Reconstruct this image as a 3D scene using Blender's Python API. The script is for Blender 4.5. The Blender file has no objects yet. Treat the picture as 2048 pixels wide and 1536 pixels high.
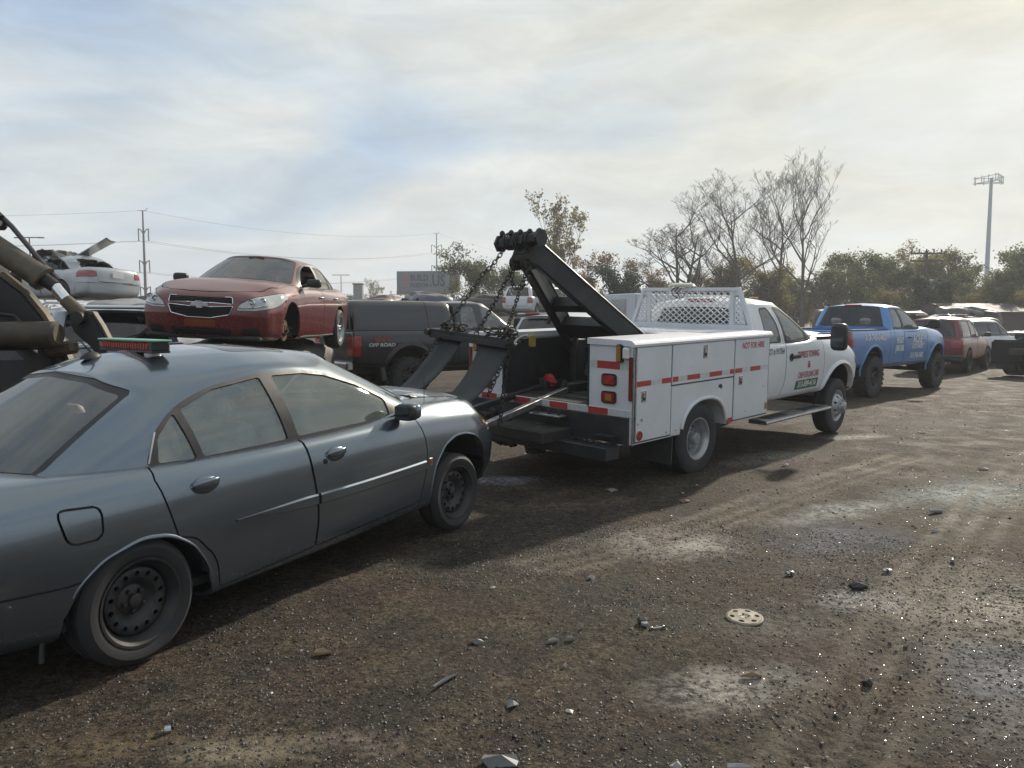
import bpy, bmesh, math, random
import numpy as np
from mathutils import Vector, Matrix
from mathutils.bvhtree import BVHTree

# ------------------------------------------------------------------ camera, world, sun, exposure
SC = bpy.context.scene
COL = SC.collection
R = math.radians
cam_d = bpy.data.cameras.new('camera'); cam = bpy.data.objects.new('camera', cam_d); COL.objects.link(cam)
cam_d.sensor_width = 36.0; cam_d.lens = 27.05; cam_d.clip_start = 0.05; cam_d.clip_end = 3000
cam.location = (0, 0, 1.62); cam.rotation_euler = (R(90 - 4.57), 0, 0)
SC.camera = cam
SUN_AZ, SUN_EL = 34.0, 27.0           # degrees to the right of the view direction, above the horizon
sun_d = bpy.data.lights.new('sun', 'SUN'); sun = bpy.data.objects.new('sun', sun_d); COL.objects.link(sun)
sun_d.energy = 4.2; sun_d.angle = R(1.8); sun_d.color = (1.0, 0.90, 0.76)
SDIR = Vector((math.sin(R(SUN_AZ)) * math.cos(R(SUN_EL)), math.cos(R(SUN_AZ)) * math.cos(R(SUN_EL)), math.sin(R(SUN_EL))))
sun.rotation_euler = SDIR.to_track_quat('Z', 'Y').to_euler()
sun.location = (20, 30, 40)

HAZE_DENSITY = 0.0011

def build_world():
    w = bpy.data.worlds.new('World'); SC.world = w; w.use_nodes = True
    nt = w.node_tree; N = nt.nodes; L = nt.links; N.clear()
    out = N.new('ShaderNodeOutputWorld'); bg = N.new('ShaderNodeBackground'); bg.inputs['Strength'].default_value = 0.10
    sky = N.new('ShaderNodeTexSky'); sky.sky_type = 'NISHITA'; sky.sun_disc = False
    sky.sun_elevation = R(SUN_EL); sky.sun_rotation = R(SUN_AZ); sky.dust_density = 2.0; sky.air_density = 1.0
    tc = N.new('ShaderNodeTexCoord')
    # stretched veil of thin cloud
    mp = N.new('ShaderNodeMapping'); mp.inputs['Scale'].default_value = (1.0, 1.5, 4.2); mp.inputs['Rotation'].default_value = (0.10, -0.32, 0.5)
    mp.inputs['Location'].default_value = (0.55, 0.2, 0.35)
    L.new(tc.outputs['Generated'], mp.inputs['Vector'])
    n1 = N.new('ShaderNodeTexNoise'); n1.inputs['Scale'].default_value = 1.5; n1.inputs['Detail'].default_value = 6; n1.inputs['Roughness'].default_value = 0.46
    n1.inputs['Distortion'].default_value = 0.7
    L.new(mp.outputs[0], n1.inputs['Vector'])
    mp2 = N.new('ShaderNodeMapping'); mp2.inputs['Scale'].default_value = (2.2, 2.2, 7.0); mp2.inputs['Rotation'].default_value = (0.0, -0.15, 0.2)
    L.new(tc.outputs['Generated'], mp2.inputs['Vector'])
    n2 = N.new('ShaderNodeTexNoise'); n2.inputs['Scale'].default_value = 3.4; n2.inputs['Detail'].default_value = 9; n2.inputs['Roughness'].default_value = 0.6; n2.inputs['Distortion'].default_value = 0.5
    L.new(mp2.outputs[0], n2.inputs['Vector'])
    # glow of the veil towards the sun (thin cloud scatters forwards)
    dot = N.new('ShaderNodeVectorMath'); dot.operation = 'DOT_PRODUCT'; dot.inputs[1].default_value = SDIR
    nrm = N.new('ShaderNodeVectorMath'); nrm.operation = 'NORMALIZE'; L.new(tc.outputs['Generated'], nrm.inputs[0]); L.new(nrm.outputs[0], dot.inputs[0])
    def ramp(src, stops):
        r = N.new('ShaderNodeValToRGB'); L.new(src, r.inputs[0]); e = r.color_ramp.elements
        while len(e) < len(stops): e.new(0.5)
        for k, (p, c) in enumerate(stops): e[k].position = p; e[k].color = (c if isinstance(c, tuple) else (c, c, c)) + (1,)
        return r.outputs[0]
    def mix(a, b, f, mode='MIX'):
        m = N.new('ShaderNodeMix'); m.data_type = 'RGBA'; m.blend_type = mode
        for s, i in ((f, 0), (a, 6), (b, 7)):
            if isinstance(s, (int, float)): m.inputs[i].default_value = s
            elif isinstance(s, tuple): m.inputs[i].default_value = s + (1,)
            else: L.new(s, m.inputs[i])
        return m.outputs[2]
    cov = ramp(n1.outputs[0], [(0.33, 0.86), (0.55, 1.0)])
    dens = ramp(n1.outputs[0], [(0.30, (3.7, 4.9, 6.7)), (0.43, (5.0, 5.95, 6.95)), (0.56, (6.75, 7.15, 7.25)), (0.70, (5.7, 6.3, 6.75))])
    det = ramp(n2.outputs[0], [(0.33, 0.89), (0.67, 1.08)])
    cloud = mix(dens, det, 1.0, 'MULTIPLY')
    warm = ramp(dot.outputs['Value'], [(0.45, (1.0, 1.0, 1.0)), (0.80, (1.0, 0.985, 0.95)), (0.93, (1.02, 0.97, 0.87)), (0.985, (1.05, 0.97, 0.82)), (1.0, (1.5, 1.4, 1.15))])
    cloud = mix(cloud, warm, 1.0, 'MULTIPLY')
    col = mix(sky.outputs[0], cloud, cov)
    L.new(col, bg.inputs['Color']); L.new(bg.outputs[0], out.inputs[0])
build_world()
VS = SC.view_settings
SC.display_settings.display_device = 'sRGB'
VS.view_transform = 'Standard'; VS.look = 'None'; VS.exposure = 0.14; VS.gamma = 1.0; VS.use_curve_mapping = False
SC.cycles.max_bounces = 6; SC.cycles.transparent_max_bounces = 16; SC.cycles.diffuse_bounces = 2; SC.cycles.glossy_bounces = 3
SC.cycles.use_denoising = True; SC.cycles.sample_clamp_indirect = 3.0

# ------------------------------------------------------------------ materials
def nmat(name):
    m = bpy.data.materials.new(name); m.use_nodes = True
    return m, m.node_tree, m.node_tree.nodes['Principled BSDF']
def nnoise(nt, scale, detail=4, rough=0.55, coord='Object', stretch=None, dist=0):
    tc = nt.nodes.new('ShaderNodeTexCoord'); n = nt.nodes.new('ShaderNodeTexNoise')
    n.inputs['Scale'].default_value = scale; n.inputs['Detail'].default_value = detail; n.inputs['Roughness'].default_value = rough; n.inputs['Distortion'].default_value = dist
    src = tc.outputs[coord]
    if stretch:
        mp = nt.nodes.new('ShaderNodeMapping'); mp.inputs['Scale'].default_value = stretch; nt.links.new(src, mp.inputs[0]); src = mp.outputs[0]
    nt.links.new(src, n.inputs['Vector']); return n.outputs[0]
def nramp(nt, src, stops):
    r = nt.nodes.new('ShaderNodeValToRGB'); nt.links.new(src, r.inputs[0]); e = r.color_ramp.elements
    while len(e) < len(stops): e.new(0.5)
    for k, (p, c) in enumerate(stops): e[k].position = p; e[k].color = (c if isinstance(c, tuple) else (c, c, c)) + (1,)
    return r.outputs[0]
def nmix(nt, a, b, f, mode='MIX'):
    m = nt.nodes.new('ShaderNodeMix'); m.data_type = 'RGBA'; m.blend_type = mode
    for s, i in ((f, 0), (a, 6), (b, 7)):
        if isinstance(s, (int, float)): m.inputs[i].default_value = s
        elif isinstance(s, tuple): m.inputs[i].default_value = s + (1,)
        else: nt.links.new(s, m.inputs[i])
    return m.outputs[2]
def nmath(nt, op, a, b=0.0):
    m = nt.nodes.new('ShaderNodeMath'); m.operation = op
    for s, i in ((a, 0), (b, 1)):
        if isinstance(s, (int, float)): m.inputs[i].default_value = s
        else: nt.links.new(s, m.inputs[i])
    return m.outputs[0]
def nbump(nt, src, strength, dist=0.01):
    b = nt.nodes.new('ShaderNodeBump'); b.inputs['Strength'].default_value = strength; b.inputs['Distance'].default_value = dist
    nt.links.new(src, b.inputs['Height']); return b.outputs[0]
_mc = {}
def mat(name, col=(0.5, 0.5, 0.5), rough=0.6, metal=0.0, var=0.25, scale=6.0, bump=0.0, dirt=None, dirt_amt=0.0, coat=0.0, spec=0.5, sc2=None):
    """plain procedural material: noise-varied colour, roughness, optional dirt and bump"""
    if name in _mc: return _mc[name]
    m, nt, b = nmat(name)
    n = nnoise(nt, scale, 6)
    c2 = tuple(x * (1 - var) for x in col); c3 = tuple(min(1, x * (1 + var * 0.6)) for x in col)
    c = nramp(nt, n, [(0.3, c2), (0.7, c3)])
    if dirt_amt:
        d = nramp(nt, nnoise(nt, sc2 or scale * 0.45, 8, 0.65), [(0.55 - dirt_amt * 0.3, 0.0), (0.75, dirt_amt)])
        c = nmix(nt, c, dirt or (0.12, 0.10, 0.075), d)
    nt.links.new(c, b.inputs['Base Color'])
    nt.links.new(nramp(nt, n, [(0.3, max(0.03, rough - 0.08)), (0.7, min(1, rough + 0.1))]), b.inputs['Roughness'])
    b.inputs['Metallic'].default_value = metal; b.inputs['Coat Weight'].default_value = coat; b.inputs['Coat Roughness'].default_value = 0.08
    b.inputs['Specular IOR Level'].default_value = spec
    if bump: nt.links.new(nbump(nt, nnoise(nt, scale * 6, 5), bump, 0.004), b.inputs['Normal'])
    _mc[name] = m; return m
def paint(name, col, metal=0.0, rough=0.32, coat=0.6, dust=0.2, dustcol=(0.22, 0.19, 0.15), up=0.0, low=0.0, zlow=0.45, patch=None, patch_amt=0.0):
    """car paint with clear coat; dust settles in a fine film, thicker on upward faces (up) and as road dirt low on the flanks (low)"""
    m, nt, b = nmat(name)
    fl = nnoise(nt, 260, 2, 0.5)
    c = nmix(nt, tuple(x * 0.9 for x in col), tuple(min(1, x * 1.12) for x in col), fl)
    big = nnoise(nt, 1.7, 7, 0.62); fine = nnoise(nt, 38, 6, 0.7)
    f = nmath(nt, 'MULTIPLY', nramp(nt, big, [(0.36, 0.15), (0.66, 1.0)]), dust)
    f = nmath(nt, 'MULTIPLY', f, nramp(nt, fine, [(0.3, 0.55), (0.7, 1.15)]))
    if up:
        g = nt.nodes.new('ShaderNodeNewGeometry'); s = nt.nodes.new('ShaderNodeSeparateXYZ'); nt.links.new(g.outputs['Normal'], s.inputs[0])
        u = nmath(nt, 'MULTIPLY', nramp(nt, s.outputs['Z'], [(0.22, 0.0), (0.85, 1.0)]), up)
        u = nmath(nt, 'MULTIPLY', u, nramp(nt, fine, [(0.25, 0.75), (0.75, 1.1)]))
        f = nmath(nt, 'MAXIMUM', f, u)
    if low:
        tc = nt.nodes.new('ShaderNodeTexCoord'); s = nt.nodes.new('ShaderNodeSeparateXYZ'); nt.links.new(tc.outputs['Object'], s.inputs[0])
        z = nmath(nt, 'ADD', s.outputs['Z'], nmath(nt, 'MULTIPLY', nmath(nt, 'SUBTRACT', big, 0.5), 0.5))
        mr = nt.nodes.new('ShaderNodeMapRange'); mr.inputs[1].default_value = zlow; mr.inputs[2].default_value = zlow - 0.4; nt.links.new(z, mr.inputs[0])
        f = nmath(nt, 'MAXIMUM', f, nmath(nt, 'MULTIPLY', nmath(nt, 'MULTIPLY', mr.outputs[0], low), nramp(nt, fine, [(0.3, 0.6), (0.7, 1.0)])))
    if patch_amt:
        pf = nmath(nt, 'MULTIPLY', nramp(nt, nnoise(nt, 2.6, 8, 0.55, dist=1.2), [(0.56, 0.0), (0.585, 1.0)]), patch_amt)
        c = nmix(nt, c, patch, pf)
    c = nmix(nt, c, dustcol, f)
    nt.links.new(c, b.inputs['Base Color'])
    nt.links.new(nmath(nt, 'MULTIPLY', nmath(nt, 'SUBTRACT', 1.0, f), metal), b.inputs['Metallic'])
    nt.links.new(nmath(nt, 'ADD', nmath(nt, 'MULTIPLY', f, 0.45), rough), b.inputs['Roughness'])
    nt.links.new(nmath(nt, 'MULTIPLY', nmath(nt, 'SUBTRACT', 1.0, nmath(nt, 'MULTIPLY', f, 0.95)), coat), b.inputs['Coat Weight'])
    b.inputs['Coat Roughness'].default_value = 0.07
    nt.links.new(nbump(nt, nnoise(nt, 3.0, 3), 0.06, 0.02), b.inputs['Coat Normal'])
    return m
def glass(name, tint=(0.55, 0.62, 0.58), dirt=0.15, dirtcol=(0.30, 0.30, 0.26), rough=0.02, ior=1.75):
    m, nt, b = nmat(name); nt.nodes.remove(b); L = nt.links
    out = nt.nodes['Material Output']
    tr = nt.nodes.new('ShaderNodeBsdfTransparent'); tr.inputs[0].default_value = tint + (1,)
    df = nt.nodes.new('ShaderNodeBsdfDiffuse'); df.inputs[0].default_value = dirtcol + (1,)
    gl = nt.nodes.new('ShaderNodeBsdfGlossy'); gl.inputs['Roughness'].default_value = rough
    mx = nt.nodes.new('ShaderNodeMixShader'); mx2 = nt.nodes.new('ShaderNodeMixShader')
    n = nramp(nt, nnoise(nt, 5, 7, 0.65), [(0.3, dirt * 0.5), (0.75, min(1, dirt * 1.6))])
    L.new(n, mx.inputs[0]); L.new(tr.outputs[0], mx.inputs[1]); L.new(df.outputs[0], mx.inputs[2])
    fr = nt.nodes.new('ShaderNodeFresnel'); fr.inputs[0].default_value = ior
    L.new(fr.outputs[0], mx2.inputs[0]); L.new(mx.outputs[0], mx2.inputs[1]); L.new(gl.outputs[0], mx2.inputs[2])
    L.new(mx2.outputs[0], out.inputs[0]); return m
def lens(name, col, rough=0.12):
    m, nt, b = nmat(name)
    n = nnoise(nt, 90, 2)
    nt.links.new(nramp(nt, n, [(0.35, tuple(x * 0.6 for x in col)), (0.65, col)]), b.inputs['Base Color'])
    b.inputs['Roughness'].default_value = rough; b.inputs['Coat Weight'].default_value = 1.0
    b.inputs['Subsurface Weight'].default_value = 0.0
    return m

M = {}
M['rubber'] = mat('tyre_rubber', (0.022, 0.022, 0.024), 0.75, var=0.3, scale=14, dirt=(0.055, 0.048, 0.040), dirt_amt=0.35, bump=0.3)
M['trim'] = mat('black_trim', (0.015, 0.015, 0.017), 0.45, var=0.2, scale=20, dirt=(0.08, 0.075, 0.07), dirt_amt=0.25)
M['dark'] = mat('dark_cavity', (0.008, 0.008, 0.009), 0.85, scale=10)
M['under'] = mat('grimy_steel', (0.035, 0.033, 0.032), 0.7, metal=0.2, var=0.5, scale=12, dirt=(0.07, 0.055, 0.04), dirt_amt=0.6, bump=0.4)
M['blacksteel'] = mat('black_painted_steel', (0.018, 0.022, 0.024), 0.48, metal=0.0, var=0.35, scale=9, dirt=(0.09, 0.08, 0.07), dirt_amt=0.3, bump=0.15)
M['steelrim'] = mat('dusty_black_steel_rim', (0.026, 0.028, 0.031), 0.5, metal=0.2, var=0.4, scale=18, dirt=(0.085, 0.06, 0.04), dirt_amt=0.45, bump=0.2)
M['rust'] = mat('rusty_steel', (0.11, 0.055, 0.028), 0.8, metal=0.3, var=0.6, scale=25, bump=0.5)
M['chrome'] = mat('chrome', (0.75, 0.75, 0.76), 0.15, metal=1.0, var=0.12, scale=20)
M['alu'] = mat('worn_aluminium', (0.50, 0.50, 0.50), 0.35, metal=0.9, var=0.3, scale=14, dirt=(0.12, 0.11, 0.10), dirt_amt=0.4)
M['silver'] = mat('silver_wheel_paint', (0.42, 0.43, 0.45), 0.38, metal=0.5, var=0.2, scale=10, dirt=(0.10, 0.09, 0.08), dirt_amt=0.45)
M['int'] = mat('grey_interior', (0.26, 0.25, 0.23), 0.85, var=0.25, scale=8)
M['intdark'] = mat('dark_interior', (0.035, 0.035, 0.037), 0.8, var=0.25, scale=8)
M['mirrorglass'] = mat('mirror_glass', (0.10, 0.11, 0.12), 0.06, metal=0.9, var=0.1)  # base darkened, so a reflection of dark ground is put into the colour
M['litter'] = mat('dirty_white_plastic', (0.46, 0.44, 0.41), 0.6, var=0.3, scale=30, dirt=(0.12, 0.095, 0.07), dirt_amt=0.8)
M['red'] = lens('red_lens', (0.36, 0.02, 0.018))
M['amber'] = lens('amber_lens', (0.45, 0.20, 0.05))
M['clear'] = lens('clear_lens', (0.55, 0.56, 0.55))
M['whitepl'] = mat('white_plastic', (0.72, 0.72, 0.70), 0.4, var=0.1, scale=8, dirt=(0.30, 0.28, 0.24), dirt_amt=0.25)

# ------------------------------------------------------------------ mesh helpers
def link(o, parent=None):
    COL.objects.link(o)
    if parent is not None: o.parent = parent
    return o
def obj(name, me, parent=None): return link(bpy.data.objects.new(name, me), parent)
def smooth(me, ang=35):
    me.polygons.foreach_set('use_smooth', [True] * len(me.polygons)); me.update()
    if ang < 180: me.set_sharp_from_angle(angle=R(ang))
def tag(o, label=None, cat=None, group=None, kind=None):
    if label: o['label'] = label
    if cat: o['category'] = cat
    if group: o['group'] = group
    if kind: o['kind'] = kind
    return o
def thing(name, label, cat, mw=None, group=None):
    o = bpy.data.objects.new(name, None); o.empty_display_size = 0.2; COL.objects.link(o)
    if mw is not None: o.matrix_world = mw
    return tag(o, label, cat, group)
def frame(o, az, pitch=0, roll=0):
    """matrix: local +X points az degrees right of the view direction, +Y left, +Z up"""
    a, p, r = R(az), R(pitch), R(roll)
    X = Vector((math.sin(a), math.cos(a), 0)); Y = Vector((-math.cos(a), math.sin(a), 0)); Z = Vector((0, 0, 1))
    X = X * math.cos(p) + Z * math.sin(p); Z = X.cross(Y)
    Y, Z = Y * math.cos(r) + Z * math.sin(r), Z * math.cos(r) - Y * math.sin(r)
    m = Matrix.Identity(4)
    for i in range(3): m[i][0], m[i][1], m[i][2], m[i][3] = X[i], Y[i], Z[i], o[i]
    return m

class MB:
    """collects geometry into one mesh"""
    def __init__(s): s.v = []; s.f = []; s.mi = []; s.m = 0
    def add(s, vs, fs):
        n = len(s.v); s.v.extend([tuple(p) for p in vs]); s.f.extend([tuple(i + n for i in f) for f in fs]); s.mi.extend([s.m] * len(fs)); return s
    def box(s, c, d, bev=0.0, rot=None):
        x, y, z = d[0] / 2, d[1] / 2, d[2] / 2
        b = min(bev, x * .9, y * .9, z * .9)
        if b <= 0:
            vs = [(-x, -y, -z), (x, -y, -z), (x, y, -z), (-x, y, -z), (-x, -y, z), (x, -y, z), (x, y, z), (-x, y, z)]
            fs = [(0, 3, 2, 1), (4, 5, 6, 7), (0, 1, 5, 4), (1, 2, 6, 5), (2, 3, 7, 6), (3, 0, 4, 7)]
        else:
            vs = []; idx = {}
            for sx in (-1, 1):
                for sy in (-1, 1):
                    for sz in (-1, 1):
                        for k in range(3):
                            p = [sx * (x - b), sy * (y - b), sz * (z - b)]; p[k] = (sx * x, sy * y, sz * z)[k]
                            idx[(sx, sy, sz, k)] = len(vs); vs.append(tuple(p))
            fs = []
            for k in range(3):
                a, c2 = [i for i in range(3) if i != k]
                for sg in (-1, 1):
                    q = []
                    for (i, j) in ((-1, -1), (1, -1), (1, 1), (-1, 1)):
                        t = [0, 0, 0]; t[k] = sg; t[a] = i; t[c2] = j; q.append(idx[(t[0], t[1], t[2], k)])
                    flip = (sg > 0) == (k == 1)
                    fs.append(tuple(q[::-1] if flip else q))
            for k in range(3):
                a, c2 = [i for i in range(3) if i != k]
                for i in (-1, 1):
                    for j in (-1, 1):
                        def g(sk, ax):
                            t = [0, 0, 0]; t[k] = sk; t[a] = i; t[c2] = j; return idx[(t[0], t[1], t[2], ax)]
                        fs.append((g(-1, a), g(1, a), g(1, c2), g(-1, c2)))
            for sx in (-1, 1):
                for sy in (-1, 1):
                    for sz in (-1, 1): fs.append(tuple(idx[(sx, sy, sz, k)] for k in range(3)))
        if rot is not None: vs = [rot @ Vector(p) for p in vs]
        s.add([(p[0] + c[0], p[1] + c[1], p[2] + c[2]) for p in vs], fs); return s
    def beam(s, a, b, w, h, up=(0, 0, 1), bev=0.0):
        """square beam from a to b"""
        a, b = Vector(a), Vector(b); d = b - a; X = d.normalized(); Y = Vector(up).cross(X)
        if Y.length < 1e-4: Y = Vector((0, 1, 0)).cross(X)
        Y.normalize(); Z = X.cross(Y); r = Matrix((X, Y, Z)).transposed()
        return s.box((a + b) / 2, (d.length, w, h), bev, r)
    def tube(s, pts, r, n=8, cap=True):
        pts = [Vector(p) for p in pts]; rs = r if isinstance(r, (list, tuple)) else [r] * len(pts)
        vs = []; fs = []; ref = None
        for i, p in enumerate(pts):
            t = (pts[min(i + 1, len(pts) - 1)] - pts[max(i - 1, 0)])
            t = t.normalized() if t.length > 1e-9 else Vector((0, 0, 1))
            if ref is None: ref = Vector((0, 0, 1)) if abs(t.z) < .9 else Vector((1, 0, 0))
            u = ref - t * ref.dot(t); u.normalize(); w = t.cross(u); ref = u
            for k in range(n):
                a = 2 * math.pi * k / n; vs.append(p + (u * math.cos(a) + w * math.sin(a)) * rs[i])
        for i in range(len(pts) - 1):
            for k in range(n): fs.append((i * n + k, i * n + (k + 1) % n, (i + 1) * n + (k + 1) % n, (i + 1) * n + k))
        if cap: fs.append(tuple(range(n))[::-1]); fs.append(tuple(range((len(pts) - 1) * n, len(pts) * n)))
        s.add(vs, fs); return s
    def lathe(s, prof, n=32, c=(0, 0, 0), axis='y', closed=False):
        """prof: (radius, offset along axis)"""
        vs = []; fs = []; m = len(prof)
        for k in range(n):
            a = 2 * math.pi * k / n; ca, sa = math.cos(a), math.sin(a)
            for (r, h) in prof:
                p = (r * ca, h, r * sa) if axis == 'y' else (r * ca, r * sa, h) if axis == 'z' else (h, r * ca, r * sa)
                vs.append((p[0] + c[0], p[1] + c[1], p[2] + c[2]))
        for k in range(n):
            k2 = (k + 1) % n
            for i in range(m if closed else m - 1):
                j = (i + 1) % m; fs.append((k * m + i, k * m + j, k2 * m + j, k2 * m + i))
        s.add(vs, fs); return s
    def blob(s, c, d, p=3.2, n=20, m=12, rot=None):
        """rounded box: a superellipsoid"""
        f = lambda a: math.copysign(abs(a) ** (2 / p), a); vs = []; fs = []
        for i in range(m + 1):
            b = -math.pi / 2 + math.pi * i / m
            for k in range(n):
                a = 2 * math.pi * k / n; q = Vector((d[0] / 2 * f(math.cos(b)) * f(math.cos(a)), d[1] / 2 * f(math.cos(b)) * f(math.sin(a)), d[2] / 2 * f(math.sin(b))))
                if rot is not None: q = rot @ q
                vs.append(q + Vector(c))
        for i in range(m):
            for k in range(n): fs.append((i * n + k, i * n + (k + 1) % n, (i + 1) * n + (k + 1) % n, (i + 1) * n + k))
        return s.add(vs, fs)
    def prism(s, poly, ax, lo, hi):
        """poly of 2-D points extruded along axis ax (0,1,2) from lo to hi"""
        n = len(poly); o = [i for i in range(3) if i != ax]; vs = []
        for h in (lo, hi):
            for p in poly:
                t = [0, 0, 0]; t[ax] = h; t[o[0]] = p[0]; t[o[1]] = p[1]; vs.append(tuple(t))
        fs = [tuple(range(n))[::-1], tuple(range(n, 2 * n))] + [(i, (i + 1) % n, n + (i + 1) % n, n + i) for i in range(n)]
        s.add(vs, fs); return s
    def build(s, name, mats, parent=None, ang=35, fix=True):
        me = bpy.data.meshes.new(name); me.from_pydata(s.v, [], s.f)
        for m in (mats if isinstance(mats, (list, tuple)) else [mats]): me.materials.append(m)
        if isinstance(mats, (list, tuple)): me.polygons.foreach_set('material_index', s.mi)
        if fix:
            bm = bmesh.new(); bm.from_mesh(me); bmesh.ops.recalc_face_normals(bm, faces=bm.faces); bm.to_mesh(me); bm.free()
        smooth(me, ang); return obj(name, me, parent)

def rpoly(pts, r=0.03, n=4):
    """polygon with rounded corners; a point may carry its own radius as third value"""
    out = []; m = len(pts)
    for i in range(m):
        p = np.array(pts[i][:2]); a = np.array(pts[i - 1][:2]); b = np.array(pts[(i + 1) % m][:2]); rr = pts[i][2] if len(pts[i]) > 2 else r
        u = a - p; w = b - p; lu, lw = np.linalg.norm(u), np.linalg.norm(w)
        d = min(rr, lu * .45, lw * .45)
        if d < 1e-4: out.append(tuple(p)); continue
        q0 = p + u / lu * d; q1 = p + w / lw * d
        for k in range(n + 1):
            t = k / n; out.append(tuple((1 - t) ** 2 * q0 + 2 * t * (1 - t) * p + t * t * q1))
    return out
def circ(cx, cy, rx, ry=None, n=20, a0=0): ry = ry or rx; return [(cx + rx * math.cos(a0 + 2 * math.pi * k / n), cy + ry * math.sin(a0 + 2 * math.pi * k / n)) for k in range(n)]
def area2(p): return sum(p[i][0] * p[(i + 1) % len(p)][1] - p[(i + 1) % len(p)][0] * p[i][1] for i in range(len(p)))
def offset(poly, d):
    """grow a polygon by d (shrink when negative)"""
    s = 1 if area2(poly) > 0 else -1; n = len(poly); out = []
    for i in range(n):
        a, p, b = (np.array(poly[(i + k) % n]) for k in (-1, 0, 1))
        e1 = p - a; e2 = b - p; l1, l2 = np.linalg.norm(e1), np.linalg.norm(e2)
        if l1 < 1e-9 or l2 < 1e-9: out.append(tuple(p)); continue
        n1 = np.array([e1[1], -e1[0]]) / l1 * s; n2 = np.array([e2[1], -e2[0]]) / l2 * s
        h = n1 + n2; L = h @ h
        out.append(tuple(p + h * (2 * d / max(L, 0.8))))
    return out
def inpoly(pts, poly):
    P = np.asarray(pts); x, y = P[:, 0], P[:, 1]; ins = np.zeros(len(P), bool); n = len(poly); j = n - 1
    for i in range(n):
        xi, yi = poly[i]; xj, yj = poly[j]
        c = ((yi > y) != (yj > y)) & (x < (xj - xi) * (y - yi) / (yj - yi + 1e-15) + xi); ins ^= c; j = i
    return ins

# ------------------------------------------------------------------ lofted surfaces
def pchip(t, Y, ts):
    t = np.asarray(t, float); h = np.diff(t); d = np.diff(Y, axis=0) / h.reshape(-1, *([1] * (Y.ndim - 1)))
    m = np.zeros_like(Y)
    if len(t) > 2:
        a, b = d[:-1], d[1:]; w1 = (2 * h[1:] + h[:-1]).reshape(-1, *([1] * (Y.ndim - 1))); w2 = (h[1:] + 2 * h[:-1]).reshape(-1, *([1] * (Y.ndim - 1)))
        same = a * b > 0
        with np.errstate(divide='ignore', invalid='ignore'): hm = (w1 + w2) / (w1 / a + w2 / b)
        m[1:-1] = np.where(same, hm, 0)
    m[0] = d[0]; m[-1] = d[-1]
    k = np.clip(np.searchsorted(t, ts, side='right') - 1, 0, len(t) - 2); hh = h[k]; s = (ts - t[k]) / hh
    sh = (-1,) + (1,) * (Y.ndim - 1); s = s.reshape(sh); hh = hh.reshape(sh)
    return (2 * s**3 - 3 * s**2 + 1) * Y[k] + (s**3 - 2 * s**2 + s) * hh * m[k] + (-2 * s**3 + 3 * s**2) * Y[k + 1] + (s**3 - s**2) * hh * m[k + 1]
def refine(net, step_s, step_r):
    """net (S,R,3) -> finer grid, spaced about step_s, step_r"""
    for ax, st in ((0, step_s), (1, step_r)):
        Y = np.moveaxis(net, ax, 0); ch = np.linalg.norm(np.diff(Y, axis=0), axis=2).max(axis=1) + 1e-4
        t = np.concatenate([[0], np.cumsum(ch)]); ts = [0.0]
        for i in range(len(ch)):
            n = max(1, int(math.ceil(ch[i] / st))); ts += list(t[i] + ch[i] * np.arange(1, n + 1) / n)
        ts = np.array(ts); ts[-1] = t[-1]
        net = np.moveaxis(pchip(t, Y, ts), 0, ax)
    return net
def grid_bm(g):
    """half grid (y>=0 or <=0) mirrored about y=0 into one bmesh"""
    bm = bmesh.new(); S, Rr = g.shape[:2]
    for sg in (1, -1):
        vs = [[bm.verts.new((p[0], p[1] * sg, p[2])) for p in row] for row in g]
        for i in range(S - 1):
            for j in range(Rr - 1):
                q = [vs[i][j], vs[i + 1][j], vs[i + 1][j + 1], vs[i][j + 1]]
                try: bm.faces.new(q if sg > 0 else q[::-1])
                except ValueError: pass
    bmesh.ops.remove_doubles(bm, verts=bm.verts, dist=2e-4)
    bmesh.ops.dissolve_degenerate(bm, edges=bm.edges, dist=1e-4)
    bmesh.ops.recalc_face_normals(bm, faces=bm.faces)
    bm.normal_update(); nl = bm.verts.layers.float_vector.new('nrm')
    for v in bm.verts: v[nl] = v.normal
    bm.verts.index_update(); return bm
def cut(bm, poly, ax, cond):
    """score the surface along a polygon drawn in the plane of the two axes ax"""
    k = [i for i in range(3) if i not in ax][0]; n = len(poly)
    for i in range(n):
        a, b = np.array(poly[i]), np.array(poly[(i + 1) % n])
        if np.linalg.norm(b - a) < 1e-6: continue
        lo = np.minimum(a, b) - 0.004; hi = np.maximum(a, b) + 0.004
        sel = []
        for f in bm.faces:
            c = f.calc_center_median()
            if abs(c[ax[0]] - (a[0] + b[0]) / 2) > 0.35 + abs(a[0] - b[0]) / 2 or abs(c[ax[1]] - (a[1] + b[1]) / 2) > 0.35 + abs(a[1] - b[1]) / 2: continue
            if not cond(c, f.normal): continue
            xs = [v.co[ax[0]] for v in f.verts]; zs = [v.co[ax[1]] for v in f.verts]
            if max(xs) < lo[0] or min(xs) > hi[0] or max(zs) < lo[1] or min(zs) > hi[1]: continue
            sel.append(f)
        if not sel: continue
        nn = [0, 0, 0]; nn[ax[0]] = -(b - a)[1]; nn[ax[1]] = (b - a)[0]; co = [0, 0, 0]; co[ax[0]], co[ax[1]] = a
        es = set(); vv = set()
        for f in sel: es.update(f.edges); vv.update(f.verts)
        bmesh.ops.bisect_plane(bm, geom=sel + list(es) + list(vv), plane_co=co, plane_no=nn, dist=5e-5)
SIDE = lambda c, n: abs(n[1]) > 0.30
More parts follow.
